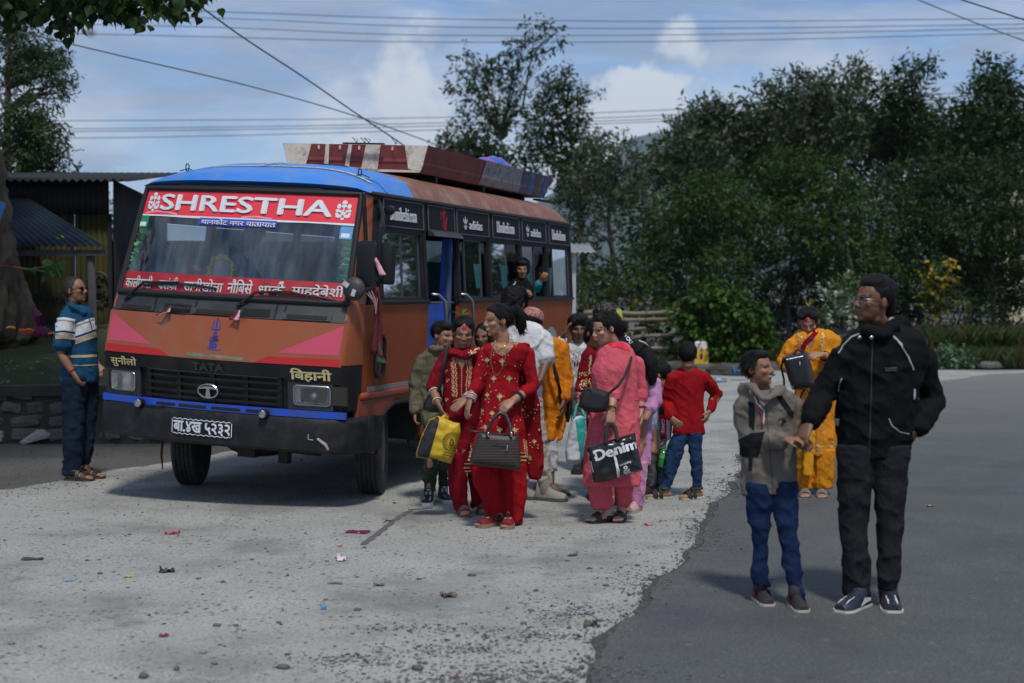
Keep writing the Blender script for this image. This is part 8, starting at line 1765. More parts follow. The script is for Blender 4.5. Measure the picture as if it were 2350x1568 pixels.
# ---- boy in the red shirt, back turned
w = Person('boy in a red long sleeved shirt and blue jeans seen from behind', 11.25, Z5, (860, 1270), 'mid', .0065)
w.head(908, 400, 162, yaw=172, pitch=8, neck=(908, 486, 0), eyes=False, brow=0)
w.arm((822, 530, 0), (782, 690, .06), (805, 790, -.05), (850, 830, -.1), palm=(.5, .5, 0), curl=.7, hs=.8); w.arm((1000, 525, 0), (1090, 640, .08), (1045, 750, .02), (1018, 812, -.02), palm=(-.8, .3, 0), curl=.6, hs=.8)
w.leg((855, 900), (825, 1050, 0), (765, 1235, 0), foot=-78, fl=.21, r=(.045, .04, .03)); w.leg((955, 900), (955, 1050, 0), (965, 1225, 0), foot=-62, fl=.21, r=(.045, .04, .03))
w.core((905, 840), .075).finish()
w.hair(ells=[((0, .2, .1), (.35, .33, .38))], amp=.022, freq=24)
w.garment('shirt', cloth('shirt_red', (.28, .007, .010)), [(470, 872, 945), (480, 845, 975), (505, 808, 1012), (560, 802, 1022), (680, 815, 1008), (790, 812, 1010), (890, 805, 1022)], .56, .02, [(0, .056, .052, .04, 1.9), (1, .056, .05, .036, 1.92)], fold=.011, seed=111, ff=(10, 10, 5))
w.garment('jeans', cloth('jeans_blue', (.016, .038, .09), vs_=9, var=.35), legs=[[(875, 828, 908), (920, 800, 908), (1000, 775, 882), (1100, 752, 850), (1200, 735, 805), (1236, 730, 795)], [(875, 905, 996), (920, 904, 1000), (1000, 914, 994), (1100, 932, 1000), (1220, 932, 1002)]], fold=.011, seed=112, ff=(10, 10, 14))
for i in (0, 1): w.shoe(i, mat('sandal_black', (.02, .02, .018), .6), mat('sandal_sole', (.42, .38, .30), .7), sandal=('toe', 'mid', 'back'))
# ---- woman in marigold yellow
w = Person('woman in a marigold yellow kurta on the road looking into a black handbag', 11.35, Z6, (425, 985), 'mid', .0065)
w.head(368, 250, 122, yaw=-12, pitch=28, roll=-4, neck=(378, 318, .04), female=True, tika=(-.1, .27, .10, TIKA))
w.arm((305, 345, 0), (258, 425, .0), (285, 452, -.16), (320, 455, -.2), palm=(0, .5, -.8), curl=1, hs=.9); w.arm((478, 330, 0), (488, 420, -.02), (425, 392, -.18), (385, 395, -.24), palm=(-.2, .5, -.8), curl=.8, hs=.9)
w.leg((350, 800), (350, 890, 0), (352, 985, 0), foot=-10, fl=.225); w.leg((430, 800), (430, 890, 0), (422, 990, -.03), foot=-8, fl=.225)
w.core((390, 640), .09).finish()
w.hair(ells=[((0, .25, .02), (.37, .35, .42)), ((-.18, -.1, .33), (.18, .24, .14)), ((.18, -.1, .33), (.18, .24, .14)), ((0, .05, .4), (.32, .34, .18))], amp=.03)
M_ylw = cloth('kurta_yellow', (.60, .22, .015)); w.garment('kurta', M_ylw, [(282, 345, 425), (292, 315, 472), (320, 290, 500), (400, 298, 498), (480, 305, 495), (560, 308, 495), (680, 305, 495), (760, 300, 495), (826, 298, 495)], .62, .03, [(0, .062, .058, .048, 1.8), (1, .062, .058, .048, 1.75)], fold=.012, seed=121, hemfold=.04)
w.garment('trousers', cloth('trousers_yellow', (.58, .22, .012)), legs=[[(800, 310, 392), (900, 312, 386), (976, 315, 378)], [(800, 385, 488), (900, 388, 482), (972, 390, 474)]], fold=.012, seed=122)
w.garment('dupatta', cloth('dupatta_yellow', (.66, .30, .02)), [(560, 362, 402), (700, 348, 398), (860, 345, 392), (918, 348, 388)], .45, -.12, fold=.008, seed=123, sq=.1)
pc = []
for i in range(90): pc += dot(302+random.random()*186, 768+random.random()*52, 3.4)
for i in range(26):
    t = i/25; pc += dot(330+t*6+random.uniform(-7, 7), 300+t*75, 3.6)+dot(428+t*4+random.uniform(-7, 7), 300+t*85, 3.6)
for i in range(60): pc += dot(420+random.random()*14, 540+random.random()*220, 2.4)
w.decal('kurta', 'embroidery', M_embg, pc)
w.decal('kurta', 'scarf', M_mar, [w.band([(408, 285), (380, 320), (350, 345), (342, 380)], 20)], .008)
w.decal('kurta', 'neckline', mat('chest_skin', SKIN['mid'], .55, .06), [grid_poly([(360, 312), (398, 312), (385, 362), (372, 362)], 8)], .004)
for i in (0, 1): w.shoe(i, mat('strap_grey', (.16, .15, .15), .6), M_blacksole, sandal=('toe',))
w.bangle(1, .78, .036, .008, M_leathm, 'watch')
sprig(w, (.05, .05, .56), 9, .085, .35, M_spr, (.05, 0, 1))
# ---- boy in the grey jacket
w = Person('smiling boy in a grey and black jacket holding the hand of the tallest man', 7.42, Z6, (215, 1460), 'tan', .0055)
w.head(152, 452, 150, yaw=52, pitch=-6, roll=-3, neck=(172, 552, .03), smile=.6, tika=(.06, .24, .06, (.42, .05, .02)))
w.arm((92, 610, .02), (100, 770, .04), (268, 762, -.16), (330, 758, -.2), palm=(0, .2, -1), curl=1.0, hs=.85); w.arm((300, 610, .03), (345, 700, .06), (325, 745, -.06), (362, 772, -.12), palm=(-.3, .4, -.8), curl=.9, hs=.85)
w.leg((160, 1000), (160, 1180, -.02), (160, 1400, .04), foot=8, fl=.21, bare=False, r=(.045, .04, .03)); w.leg((262, 1000), (278, 1180, -.04), (312, 1455, -.10), foot=4, fl=.21, bare=False, r=(.045, .04, .03))
w.core((200, 920), .08).finish()
w.hair(ells=[((0, -.08, .38), (.29, .28, .15))], amp=.015, freq=26, shift=(0, .02, 0))
M_gj = cloth('jacket_grey', (.155, .137, .115)); M_gb = cloth('jacket_panel', (.012, .013, .015))
w.garment('jacket', M_gj, [(545, 108, 262), (560, 80, 300), (590, 62, 318), (660, 62, 322), (760, 66, 322), (860, 72, 320), (950, 76, 320), (996, 80, 318)], .60, .02, [(0, .060, .058, .046, 1.92), (1, .056, .052, .046, 1.6)], tubes=[([(100, 560, .06), (88, 540, .02), (130, 535, -.06), (172, 585, -.12)], [.028, .032, .028, .015]), ([(250, 550, .06), (245, 548, -.02), (215, 568, -.1), (180, 592, -.12)], [.028, .032, .026, .015])], fold=.012, seed=131, ff=(9, 9, 8))
w.decal('jacket', 'black_panel', M_gb, [grid_poly([(108, 596), (132, 600), (138, 660), (132, 722), (112, 700)], 12), grid_poly([(226, 572), (250, 568), (300, 640), (302, 668), (278, 650)], 12), grid_poly([(66, 762), (120, 732), (180, 728), (160, 800), (150, 835), (90, 838), (66, 822)], 12)], .004)
w.decal('jacket', 'zip_pull', M_gb, [w.band([(120, 835), (116, 895)], 16)], .006)
w.decal('jacket', 'logo', M_gb, [w.band([(235, 672), (262, 668), (270, 680), (255, 690), (245, 692)], 4), w.text('P', 252, 668, 268, 690, 0, .03), w.text('alpine', 232, 694, 274, 702, 0, .01)], .005)
w.decal('jacket', 'seam', cloth('jacket_seam', (.085, .075, .066)), [w.band([(180, 590), (192, 700), (205, 860), (216, 992)], 3), w.band([(190, 620), (320, 640)], 2)], .004)
w.decal('jacket', 'lanyard', mat('lanyard_red', (.40, .03, .05), .6), [w.band([(128, 545), (140, 600), (165, 650), (170, 700)], 7)], .010); w.decal('jacket', 'lanyard', M_white, [w.band([(122, 548), (145, 600), (172, 635), (172, 690)], 4)], .013)
w.garment('jeans', cloth('jeans_navy', (.009, .021, .062), vs_=7, var=.35), legs=[[(940, 92, 215), (1050, 101, 208), (1150, 114, 200), (1250, 122, 196), (1340, 122, 198), (1392, 124, 202)], [(940, 205, 320, -.02), (1050, 216, 320, -.02), (1150, 236, 322, -.04), (1280, 256, 332, -.06), (1400, 272, 344, -.09), (1448, 276, 346, -.10)]], fold=.012, seed=132, ff=(9, 9, 12))
for i in (0, 1): w.shoe(i, mat('sneaker_dark', (.025, .02, .022), .6), mat('sole_cream', (.48, .44, .36), .6), stripe=mat('sneaker_red', (.30, .015, .03), .5))
# ---- tallest man in the black jacket
w = Person('tall man in a black jacket with pale piping, glancing back as he walks', 7.33, Z6, (640, 1470), 'dark', .006)
w.head(648, 160, 194, yaw=-70, pitch=-4, neck=(690, 300, .05), brow=1.1, beard=.35, tika=(.02, .24, .05, TIKA))
w.arm((530, 400, .0), (432, 560, .04), (372, 690, -.08), (338, 762, -.12), palm=(.4, .3, -.8), curl=.8, hs=1.02); w.arm((850, 400, .05), (908, 590, .1), (832, 722, -.02), (796, 770, -.02), palm=(-.5, .5, 0), curl=.6, hs=1.02)
w.leg((570, 850), (575, 1120, -.02), (585, 1450, -.02), foot=-42, fl=.27, bare=False); w.leg((725, 850), (722, 1120, 0), (712, 1440, .02), foot=-6, fl=.27, bare=False)
w.core((650, 820), .10).finish()
w.hair(ells=[((0, .05, .40), (.33, .38, .22)), ((0, .36, .28), (.26, .24, .26)), ((0, .40, -.05), (.26, .14, .3))], amp=.02, freq=24, cap=True, shift=(0, .03, .05))
w.garment('jacket', cloth('jacket_black', (.0065, .007, .008), rough=.8, bump=.2), [(270, 620, 770), (285, 565, 830), (320, 515, 872), (380, 492, 892), (480, 494, 870), (600, 490, 842), (700, 490, 826), (790, 490, 808), (838, 502, 796)], .56, .02, [(0, .078, .068, .050, 1.93), (1, .078, .070, .054, 1.9)], tubes=[([(715, 278, .08), (755, 268, .12), (790, 262, .14), (770, 250, .10)], [.04, .055, .045, .03]), ([(610, 285, -.10), (680, 310, -.10), (745, 262, -.04)], [.03, .035, .04])], fold=.013, seed=141, ff=(7, 7, 6))
M_pipe = mat('piping_grey', (.34, .35, .36), .5); w.decal('jacket', 'piping', M_pipe, [w.band([(732, 312), (770, 350), (800, 400), (822, 458)], 6), w.band([(500, 388), (520, 355), (555, 318), (605, 298)], 4), w.band([(716, 668), (730, 700), (760, 725), (804, 735)], 4), w.band([(494, 550), (500, 515), (512, 495)], 4), w.band([(826, 540), (824, 585)], 9)], .006)
w.decal('jacket', 'logo', mat('logo_grey', (.12, .13, .15), .6), [w.band([(698, 450), (750, 450)], 4), w.band([(700, 460), (748, 460)], 3)], .006); w.decal('jacket', 'zip', mat('zip_dark', (.03, .03, .032), .4), [w.band([(645, 320), (640, 500), (635, 700), (630, 835)], 5)], .005)
w.decal('jacket', 'tag', mat('tag_grey', (.4, .42, .45), .6), [grid_poly([(482, 668), (505, 670), (504, 700), (480, 697)], 12)], .006); mb = MB(); mb.ell(w.p(642, 318, -.2), (.010, .006, .010)); mb.ell(w.p(590, 318, -.16), (.010, .006, .010)); w.piece('snap_button', M_chrome, mb)
w.garment('trousers', cloth('trousers_black', (.017, .018, .021)), legs=[[(780, 480, 655), (900, 490, 645), (1050, 500, 632), (1200, 508, 632), (1330, 514, 630), (1438, 520, 628)], [(780, 640, 808), (900, 645, 802), (1050, 658, 782), (1200, 664, 770), (1330, 664, 760), (1412, 668, 758)]], fold=.011, seed=142, ff=(7, 7, 8))
for i in (0, 1): w.shoe(i, mat('sneaker_navy', (.018, .022, .035), .45), M_whitesole, toecap=mat('sneaker_white', (.62, .61, .58), .5), stripe=mat('sneaker_white', (.62, .61, .58), .5))
w.eyeglass(mat('glass_rim', (.10, .10, .10), .3, 0, metal=.6))
mb = MB(); mb.ell(w.HT((-.37, .02, .0)), (.010, .012, .012)); w.piece('ear_stud', mat('stud_silver', (.7, .72, .75), .15, 0, metal=1), mb)
w.piece('hair_line', mat('scalp_line', SKIN['dark'], .6), MB().tube([w.HT((-.345, -.16, .20)), w.HT((-.368, .0, .235)), w.HT((-.365, .16, .24))], .004, 5))
mb = MB(); mb.ell(w.p(730, 255, -.02), (.02, .04, .03)); w.piece('inner_collar', mat('collar_white', (.5, .5, .52), .8), mb)
# ---- man in the striped polo shirt at the bus
w = Person('man in a blue striped polo shirt and sunglasses looking up at the bus windscreen', 12.41, ZL, (360, 1470), 'tan', .0065)
w.head(356, 580, 122, yaw=74, pitch=-8, neck=(350, 655, .02), brow=1.1, beard=.25)
w.arm((312, 720, -.10), (288, 880, -.13), (345, 970, -.14), (388, 1050, -.15), palm=(.6, .4, -.2), curl=.75, hs=1); w.arm((400, 720, .14), (430, 850, .15), (455, 930, .1), (478, 960, .06), palm=(0, .5, -.5), curl=.8)
w.leg((345, 1050, -.06), (345, 1250, -.06), (345, 1445, -.07), foot=78, fl=.26); w.leg((400, 1050, .08), (402, 1250, .08), (402, 1430, .10), foot=74, fl=.26)
w.core((370, 960), .09).finish()
w.hair(amp=.008, cap=True, shift=(0, .02, .0), m=mat('hair_short', (.022, .019, .018), .7, .4, 90))
w.garment('polo_shirt', cloth('polo_blue', (.012, .066, .135)), [(645, 318, 392), (660, 305, 415), (690, 285, 435), (740, 282, 450), (820, 285, 456), (900, 290, 460), (1008, 290, 462)], .82, .02, [(0, .088, .080, .07, .78), (1, .07, .07, .07, .8)], tubes=[([(318, 640, .03), (345, 655, -.09), (395, 690, -.07), (410, 700, .0)], [.022, .026, .026, .018])], fold=.010, seed=151, ff=(10, 10, 6))
st = [((.56, .58, .64), 708, 716), ((.60, .62, .66), 724, 768), ((.012, .03, .13), 768, 778), ((.60, .62, .66), 778, 782), ((.42, .33, .22), 783, 806), ((.42, .33, .22), 880, 892), ((.40, .33, .26), 926, 931), ((.42, .36, .28), 716, 722)]
for i, (c, y0, y1) in enumerate(st):
    if y0 < 860: pcs = [grid_poly([(262, y0+4), (300, y0), (352, y0+8), (352, y1+8), (300, y1), (262, y1+4)], 10), grid_poly([(354, y0+28), (400, y0+12), (450, y0-6), (462, y0-6), (462, y1-6), (450, y1-6), (400, y1+12), (354, y1+28)], 10)]
    else: pcs = [grid_poly([(300, y0+4), (400, y0+4), (462, y0), (462, y1), (400, y1+4), (300, y1+4)], 10)]
    w.decal('polo_shirt', 'stripe', cloth('polo_stripe%d' % i, c), pcs, .004)
w.decal('polo_shirt', 'placket', cloth('polo_navy', (.01, .03, .07)), [w.band([(412, 700), (425, 740), (432, 775)], 4)], .006)
w.garment('jeans', cloth('jeans_dark', (.010, .019, .036), vs_=7, var=.4), legs=[[(990, 290, 412, -.06), (1100, 294, 405, -.06), (1250, 298, 398, -.06), (1380, 296, 384, -.06), (1446, 295, 374, -.07)], [(990, 360, 462, .08), (1100, 372, 460, .08), (1250, 372, 448, .08), (1400, 368, 426, .10)]], fold=.012, seed=152, ff=(9, 9, 9))
for i in (0, 1): w.shoe(i, mat('sandal_brown', (.045, .025, .018), .5), mat('sandal_brown_sole', (.05, .035, .025), .7), sandal=('toe', 'mid', 'back'))
w.bangle(0, .86, .034, .006, mat('thread_red', (.35, .02, .03), .7), 'wrist_thread')
w.eyeglass(M_blk, mat('dark_lens', (.006, .006, .007), .1, 0, spec=.6), True)
# ---- child's head of dark hair between the two women in red
w = Person('child with dark hair hidden between the two women in red', 11.9, Z4, (590, 1240), 'tan', .009)
w.head(590, 275, 150, yaw=-20, pitch=10, neck=(592, 365, 0))
w.arm((545, 440), (540, 560), (545, 680), None); w.arm((640, 440), (645, 560), (640, 680), None)
w.leg((570, 850), (570, 1020), (570, 1190), foot=0, fl=.2, bare=False); w.leg((615, 850), (615, 1020), (615, 1190), foot=0, fl=.2, bare=False)
w.core((592, 800), .075).finish()
w.hair(ells=[((0, .2, -.1), (.36, .3, .5)), ((-.28, -.05, -.1), (.1, .2, .4)), ((.28, -.05, -.1), (.1, .2, .4))], amp=.02)
w.garment('shirt', cloth('shirt_navy', (.02, .022, .035)), [(365, 555, 630), (385, 535, 655), (500, 540, 650), (760, 540, 650)], .6, 0, [(0, .05, .045, .04, 1.8), (1, .05, .045, .04, 1.8)], fold=.01, seed=161)
w.garment('trousers', M_leathm, legs=[[(740, 540, 598), (1195, 548, 592)], [(740, 592, 650), (1195, 595, 642)]], fold=.01, seed=162)
for i in (0, 1): w.shoe(i, M_leathm, M_blacksole)
# ---- passengers in the bus
def rider(label, d, K, hd, yaw, pitch, skin, rows, m, hairkw, arms=(), vox=.008, bottom=None, smile=0, sl=(.055, .05, .045, 1.8), female=False):
    P = Person(label, d, K, (hd[0], hd[1]+900), skin, vox); P.base.z = 0
    P.head(*hd, yaw=yaw, pitch=pitch, smile=smile, female=female)
    for a in arms: P.arm(*a[:3], a[3] if len(a) > 3 else None, palm=(-.3, .6, -.3), curl=.7, hs=.85)
    P.core((rows[-1][1]*.5+rows[-1][2]*.5, rows[-1][0]-10), .07).finish()
    P.hair(**hairkw)
    P.garment('top', m, rows, .6, .02, [(i, *sl) for i in range(len(arms))], fold=.010, seed=int(hd[0]) % 90); return P
w = rider('boy in a black hooded jacket leaning out of a bus window', 14.25, Z3, (1552, 962, 176), 8, 6, 'tan', [(1050, 1490, 1610), (1075, 1450, 1622), (1130, 1432, 1625), (1250, 1440, 1620), (1330, 1445, 1615)], cloth('hoodie_black', (.010, .010, .012)), dict(ells=[((0, -.12, .34), (.3, .3, .2))], amp=.03), [((1590, 1110, .05), (1600, 1200, .0), (1628, 1205, -.14), (1636, 1188, -.2)), ((1460, 1110, .05), (1450, 1240, .0), (1480, 1280, .0))], .006)
w.garment('hood', cloth('hoodie_black', (.010, .010, .012)), build=lambda mb: [mb.tube([w.HT((.45*math.cos(a)*(1 if abs(a-PI/2) < 1.2 else .9), .05+.1*math.sin(a*2), .12+.46*math.sin(a))) for a in np.linspace(-.9, PI+.9, 14)], .1*w.H, 8), mb.ell(w.HT((0, .3, .1)), (.47*w.H, .30*w.H, .52*w.H), w.HR)], fold=.004, seed=171)
w.decal('top', 'white_trim', M_white, [w.band([(1478, 1030), (1440, 1060), (1432, 1095)], 16), w.band([(1500, 1078), (1490, 1102), (1462, 1122)], 8)], .006, .6)
rider('passenger in shadow behind the window glass beside the hooded boy', 14.3, Z3, (1375, 975, 170), 30, 5, 'dark', [(1060, 1340, 1420), (1090, 1310, 1450), (1300, 1310, 1440)], cloth('shirt_teal_dark', (.02, .07, .075)), dict(amp=.02, ells=[((0, .2, -.1), (.36, .3, .45))]), [((1330, 1110), (1320, 1200), (1340, 1260))], .01)
rider('passenger in a turquoise top resting a hand on the sill of the fourth window', 15.35, Z3, (1745, 985, 160), -20, 10, 'tan', [(1062, 1720, 1780), (1085, 1690, 1800), (1210, 1690, 1800), (1300, 1695, 1800)], cloth('top_turquoise', (.02, .24, .30)), dict(amp=.02, ells=[((0, .2, -.1), (.36, .3, .45))]), [((1700, 1110, -.05), (1690, 1150, -.15), (1725, 1075, -.2), (1745, 1050, -.22))], .009)
rider('grey haired passenger in a lilac grey top, elbow out of the last window', 15.95, Z3, (1880, 1095, 130), -60, 40, 'tan', [(1150, 1850, 1910), (1170, 1820, 1930), (1300, 1825, 1925)], cloth('top_lilac_grey', (.24, .24, .34)), dict(amp=.03, m=mat('hair_grey', (.16, .15, .15), .6, .3)), [((1830, 1140, -.0), (1905, 1200, -.25), (1835, 1110, -.2), (1815, 1085, -.2))], .009)
w = rider('driver in a grey shirt seated behind the bus windscreen', 12.05, (0, 0, 1), (585, 537, 66), 5, 8, 'mid', [(578, 562, 606), (590, 540, 628), (625, 532, 634), (690, 535, 632)], cloth('shirt_grey', (.34, .36, .38)), dict(amp=.02), [((545, 598, 0), (520, 640, -.05), (470, 622, -.3), (452, 616, -.35)), ((622, 598, 0), (635, 650, 0), (610, 680, -.1))], .009)
w.decal('top', 'seat_belt', M_leathm, [w.band([(560, 590), (585, 620), (606, 650)], 7)], .008, .8)
# ------------------------------------------------------------------ things carried
def P_(K, d): return lambda x, y, dy=0: at(K[0]+K[2]*x, K[1]+K[2]*y, d+dy)
def bag(name, label, cat, K, d, outline, depth, m, dy=0, step=14, bulge=.5, soft=0):
    """Closed bag body: outline in zoom pixels, given thickness with rounded sides."""
    q = P_(K, d); v, f = grid_poly(outline, step); n = len(v); xs = np.array(v); poly = np.array(outline)
    def edge_d(p):
        best = 1e9
        for a, b in zip(poly, np.roll(poly, -1, 0)):
            t = np.clip(np.dot(p-a, b-a)/max(1e-9, np.dot(b-a, b-a)), 0, 1); best = min(best, np.linalg.norm(p-a-t*(b-a)))
        return best
    dist = np.array([edge_d(p) for p in xs]); mx = dist.max(); prof = np.sqrt(np.clip(1-(1-np.clip(dist/(mx*bulge), 0, 1))**2, 0, 1))
    wr = (fbm(np.concatenate([xs*.02, xs[:, :1]*0], 1), 3)-.5)*soft
    root = thing(name, label, cat, q(*xs.mean(0), dy)); b = root.location
    edge = [i for i in range(n) if dist[i] < 1e-6]
    V = [q(x, y, dy-depth/2*p-w_) - b for (x, y), p, w_ in zip(v, prof, wr)]+[q(x, y, dy+depth/2*p+.004)-b for (x, y), p in zip(v, prof)]
    cnt = {}
    for t in f:
        for i in range(3): e = tuple(sorted((t[i], t[(i+1) % 3]))); cnt[e] = cnt.get(e, 0)+1
    F_ = list(f)+[tuple(i+n for i in t[::-1]) for t in f]+[(a, b_, b_+n, a+n) for (a, b_), c in cnt.items() if c == 1]
    mb = MB(); mb.add(V, F_); o = mb.obj('body', m, None, True); o.parent = root
    bv = BVHTree.FromPolygons([tuple(p+b) for p in mb.v], mb.f)
    def decal(nm, m2, pieces, off=.004):
        V2 = []; F2 = []
        for pts, faces in pieces:
            k = len(V2); ok = []
            for x, y in pts:
                eye = Vector((0, 0, 1.65)); dd = (q(x, y, dy)-eye).normalized(); h = bv.ray_cast(eye, dd); ok.append(h[0] is not None); V2.append((h[0]-dd*off-b) if h[0] is not None else Vector((0, 0, 0)))
            F2 += [tuple(i+k for i in t) for t in faces if all(ok[i] for i in t)]
        if F2: mb2 = MB(); mb2.add(V2, F2); o2 = mb2.obj(nm, m2, None, False); o2.parent = root; tag(o2, kind='stuff' if nm in ('pattern', 'lettering') else None)
    def tube(nm, m2, pts, r, flat=None):
        mb2 = MB(); mb2.tube(densify([tuple(q(x, y, z)-b) for x, y, z in pts], 4), r, 8); o2 = mb2.obj(nm, m2, None, True); o2.parent = root
    return root, decal, tube
def txt(t, x0, y0, x1, y1, rot=0, bold=.02):
    v, f, a = text2d(t, bold); c, sn = math.cos(R(rot)), math.sin(R(rot)); w, h = x1-x0, y1-y0
    return [(x0+p[0]*w*c-(1-p[1])*h*sn, y0+p[0]*w*sn+(1-p[1])*h*c) for p in v], f
def bandp(pts, w, k=6): return stroke(densify(pts, k), w)
# handbag of the woman in bright red
r_, dc, tb = bag('handbag', 'dark brown structured handbag with a small flower pattern, held by the woman in bright red', 'handbag', Z4, 9.97, [(560, 872), (690, 884), (808, 892), (818, 980), (822, 1080), (815, 1118), (700, 1106), (580, 1092), (512, 1080), (503, 1050), (525, 960)], .13, mat('bag_brown', (.030, .022, .020), .5, .2, 10, .15, 80), -.27)
pc = []
for j in range(14):
    for i in range(22):
        x, y = 515+i*15+(j % 2)*7.5, 890+j*17
        for k in range(4): a = k*PI/2; pc += dot(x+3.2*math.cos(a), y+3.2*math.sin(a), 1.9, 4)
dc('pattern', mat('bag_motif', (.16, .12, .10), .6), pc); dc('trim', M_leath, [bandp([(563, 878), (690, 890), (806, 898)], 9), bandp([(506, 1066), (600, 1080), (816, 1106)], 8), bandp([(640, 960), (742, 974)], 7)], .006)
tb('handle', M_leath, [(612, 905, -.34), (616, 860, -.33), (645, 800, -.31), (692, 755, -.29), (730, 775, -.29), (752, 830, -.31), (762, 900, -.34)], .012); tb('clip', M_chrome, [(738, 965, -.36), (735, 990, -.36)], .006); tb('strap_end', M_leath, [(560, 876, -.27), (520, 872, -.27), (498, 874, -.26)], .008)
for x in (618, 762): tb('buckle', M_chrome, [(x, 882, -.345), (x+2, 902, -.345)], .009)
# yellow and black bag
r_, dc, tb = bag('carrier_bag', 'yellow and black fabric bag with a dark round print', 'bag', Z4, 10.46, [(300, 775), (345, 790), (400, 815), (440, 822), (446, 880), (420, 980), (385, 1076), (310, 1055), (240, 1045), (168, 1035), (165, 1010), (200, 900), (250, 800)], .14, mat('bag_yellow', (.55, .36, .015), .55, .12, 6, .3, 20), -.24, soft=.03)
dc('black_side', mat('bag_navy', (.014, .015, .02), .7, .2), [grid_poly([(300, 777), (312, 795), (296, 860), (270, 950), (244, 1042), (172, 1032), (170, 1010), (205, 900), (252, 805)], 14), bandp([(250, 1040), (310, 1052), (384, 1072)], 7)], .005)
M_bp = mat('bag_print', (.06, .04, .01), .7); ci = lambda r, w: bandp([(388+r*.92*math.cos(a), 940+r*math.sin(a)) for a in np.linspace(0, 2*PI, 30)], w, 1)
dc('round_print', M_bp, [ci(58, 4), ci(40, 2.5), ci(31, 2)]+[x for i in range(20) for x in dot(388+49*.92*math.cos(i*PI/10), 940+49*math.sin(i*PI/10), 4)]+[bandp([(378, 960), (380, 930), (390, 918), (398, 932), (400, 960), (376, 962)], 7), bandp([(372, 945), (404, 945)], 5)], .006); dc('small_print', M_bp, [bandp([(335, 1000), (398, 1016)], 5), bandp([(330, 1016), (390, 1032)], 5)], .006)
tb('handle', mat('bag_yellow', (1, 1, 1)), [(330, 790, -.24), (345, 775, -.2), (362, 790, -.18)], .012)
# black shoulder bag of the woman in dark red
r_, dc, tb = bag('shoulder_bag', 'soft black shoulder bag hanging at the side of the woman in dark red', 'handbag', Z4, 10.46, [(255, 625), (320, 600), (335, 680), (325, 755), (250, 755), (208, 735), (215, 690)], .1, M_leath, -.02)
tb('strap', M_leath, [(300, 640, -.06), (322, 560, -.10), (338, 460, -.13), (362, 345, -.06)], .014)
# denim bag
KD, DD = Z5, 10.12
r_, dc, tb = bag('shopping_bag', 'black glossy shopping bag with large white lettering, carried by the woman in pink', 'bag', KD, DD, [(275, 970), (330, 955), (400, 935), (500, 905), (578, 880), (592, 960), (612, 1050), (630, 1118), (600, 1128), (500, 1155), (380, 1190), (318, 1195), (308, 1140), (290, 1050)], .12, mat('bag_gloss', (.012, .012, .014), .25, .15, 5, .35, 9), -.24, soft=.03)
M_bt = mat('bag_white', (.66, .67, .68), .5)
dc('lettering', M_bt, [txt('De', 312, 996, 438, 1066, -17, .045), txt('nim', 438, 962, 590, 1026, -17, .045), txt('versatility', 480, 1078, 556, 1098, -19, .01), txt('&', 496, 1094, 544, 1146, -15, .04), txt('durability', 498, 1146, 574, 1166, -18, .01)], .006)
dc('zip_print', M_bt, [bandp([(448, 1000), (452, 1040), (462, 1070)], [16]+[12]*11+[6]), grid_poly([(448, 1040), (462, 1036), (482, 1120), (484, 1165), (468, 1168), (462, 1110)], 10)], .006); dc('small_print', M_bt, [txt('comfortable', 470, 1160, 520, 1170, -82, .01)], .009); dc('side_print', M_bt, [bandp([(300, 1060), (318, 1130)], 7), bandp([(286, 1005), (292, 1030)], 6)], .006)
dc('top_edge', mat('bag_edge', (.05, .05, .055), .3), [bandp([(280, 974), (330, 962), (400, 942), (500, 912), (576, 888)], 14)], .005); dc('mark', mat('zip_blue', (.1, .3, .5), .5), [], .006)
tb('handle', M_leathm, [(398, 955, -.29), (396, 900, -.27), (402, 845, -.24), (428, 828, -.2), (452, 845, -.22), (462, 890, -.26), (470, 930, -.29)], .015)
# black crossbody of the woman in pink
r_, dc, tb = bag('crossbody_bag', 'black crescent shaped crossbody bag on the woman in pink', 'handbag', KD, DD, [(262, 595), (330, 598), (416, 628), (420, 690), (400, 750), (330, 758), (262, 745), (224, 715), (235, 650)], .12, M_leathm, -.20)
tb('strap', M_leathm, [(410, 640, -.22), (470, 590, -.24), (510, 535, -.20), (545, 450, -.14), (556, 410, -.05)], .010); tb('buckle', M_gold, [(290, 560, -.28), (300, 575, -.28), (306, 606, -.27)], .007); tb('strap_end', M_gold, [(296, 545, -.28), (284, 575, -.28)], .005)
# white and teal bag
r_, dc, tb = bag('carrier_bag', 'white and teal fabric bag in the hand of the woman looking down', 'bag', Z5, 11.25, [(185, 785), (230, 775), (272, 770), (276, 900), (255, 1030), (235, 1072), (195, 1085), (146, 1066), (140, 1000), (160, 880)], .12, mat('bag_white_cloth', (.50, .52, .55), .7, .12, 6, .3, 20), -.12, soft=.03)
dc('teal_panel', mat('bag_teal', (.02, .32, .28), .6, .12), [grid_poly([(205, 800), (272, 774), (274, 880), (255, 1020), (240, 1050), (238, 900)], 14), bandp([(185, 790), (165, 880), (145, 990), (148, 1062)], 11)], .005); tb('handle', mat('bag_teal', (1, 1, 1)), [(196, 790, -.16), (214, 708, -.12), (232, 700, -.1), (262, 775, -.16)], .009)
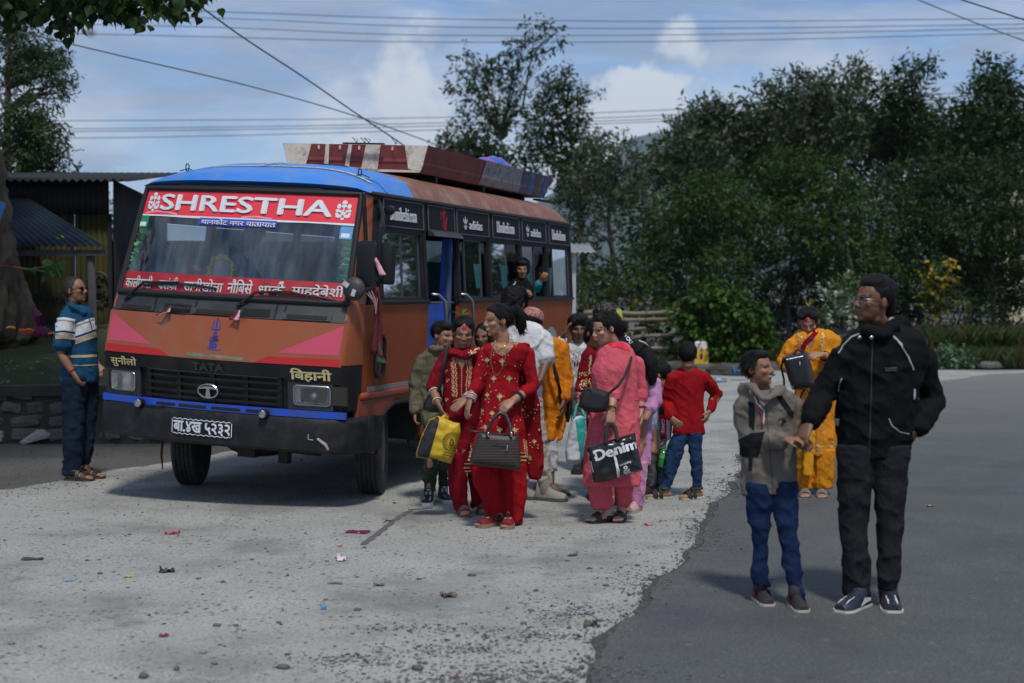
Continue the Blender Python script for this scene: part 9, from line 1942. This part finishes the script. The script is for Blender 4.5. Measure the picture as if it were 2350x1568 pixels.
# yellow woman's handbag
r_, dc, tb = bag('handbag', 'black glossy handbag held open by the woman in marigold yellow', 'handbag', Z6, 11.35, [(252, 402), (310, 388), (362, 378), (378, 430), (392, 500), (398, 538), (350, 546), (298, 544), (280, 500)], .13, mat('gloss_leather', (.014, .015, .018), .22, .2, 8, .15, 60), -.30)
tb('strap', M_leath, [(258, 410, -.30), (250, 450, -.28), (262, 500, -.26), (262, 540, -.26)], .008); tb('strap', M_leath, [(392, 500, -.30), (340, 560, -.28), (330, 590, -.27)], .008); tb('clasp', M_chrome, [(330, 425, -.37), (331, 440, -.37)], .008); tb('handle', M_leath, [(300, 395, -.30), (320, 370, -.3), (360, 385, -.3)], .008)
# black sling bag of the person in orange
r_, dc, tb = bag('sling_bag', 'black sling bag resting on the hip of the person in orange', 'handbag', Z5, 11.5, [(118, 650), (175, 645), (190, 690), (188, 740), (165, 818), (130, 815), (135, 720)], .1, M_leathm, .1)
tb('strap', M_leathm, [(120, 660, .0), (100, 580, -.15), (60, 420, -.17), (36, 320, -.12)], .012)
# green bottle of the small boy
q = P_(Z5, 11.45); top, bot = q(765, 972, -.14), q(742, 1100, -.16); ax = (top-bot); L = ax.length; Rb = ax.normalized().to_track_quat('Z', 'Y').to_matrix()
bt = thing('soda_bottle', 'green plastic drink bottle in the hand of the small boy', 'bottle', bot); mb = MB(); mb.lathe([(.004, 0), (.022, .004), (.028, .02), (.030, .08), (.027, .10), (.030, .12), (.028, L*.72), (.016, L*.88), (.012, L*.9), (.012, L*.98)], (0, 0, 0), 'Z', 16, Rb); mb.obj('shell', mat('green_pet', (.015, .22, .05), .1, .3, 20, spec=.8), bt, True)
mb = MB(); mb.lathe([(.0305, L*.45), (.0305, L*.68)], (0, 0, 0), 'Z', 16, Rb); mb.obj('label', mat('green_label', (.10, .30, .06), .5, .6, 40), bt, True); mb = MB(); mb.lathe([(.014, L*.96), (.014, L*1.04), (.004, L*1.05)], (0, 0, 0), 'Z', 12, Rb); mb.obj('cap', mat('green_cap', (.02, .25, .06), .5), bt, True)
for s_ in [x for x in bpy.data.scenes if x.name == 'tmp']: bpy.data.scenes.remove(s_)
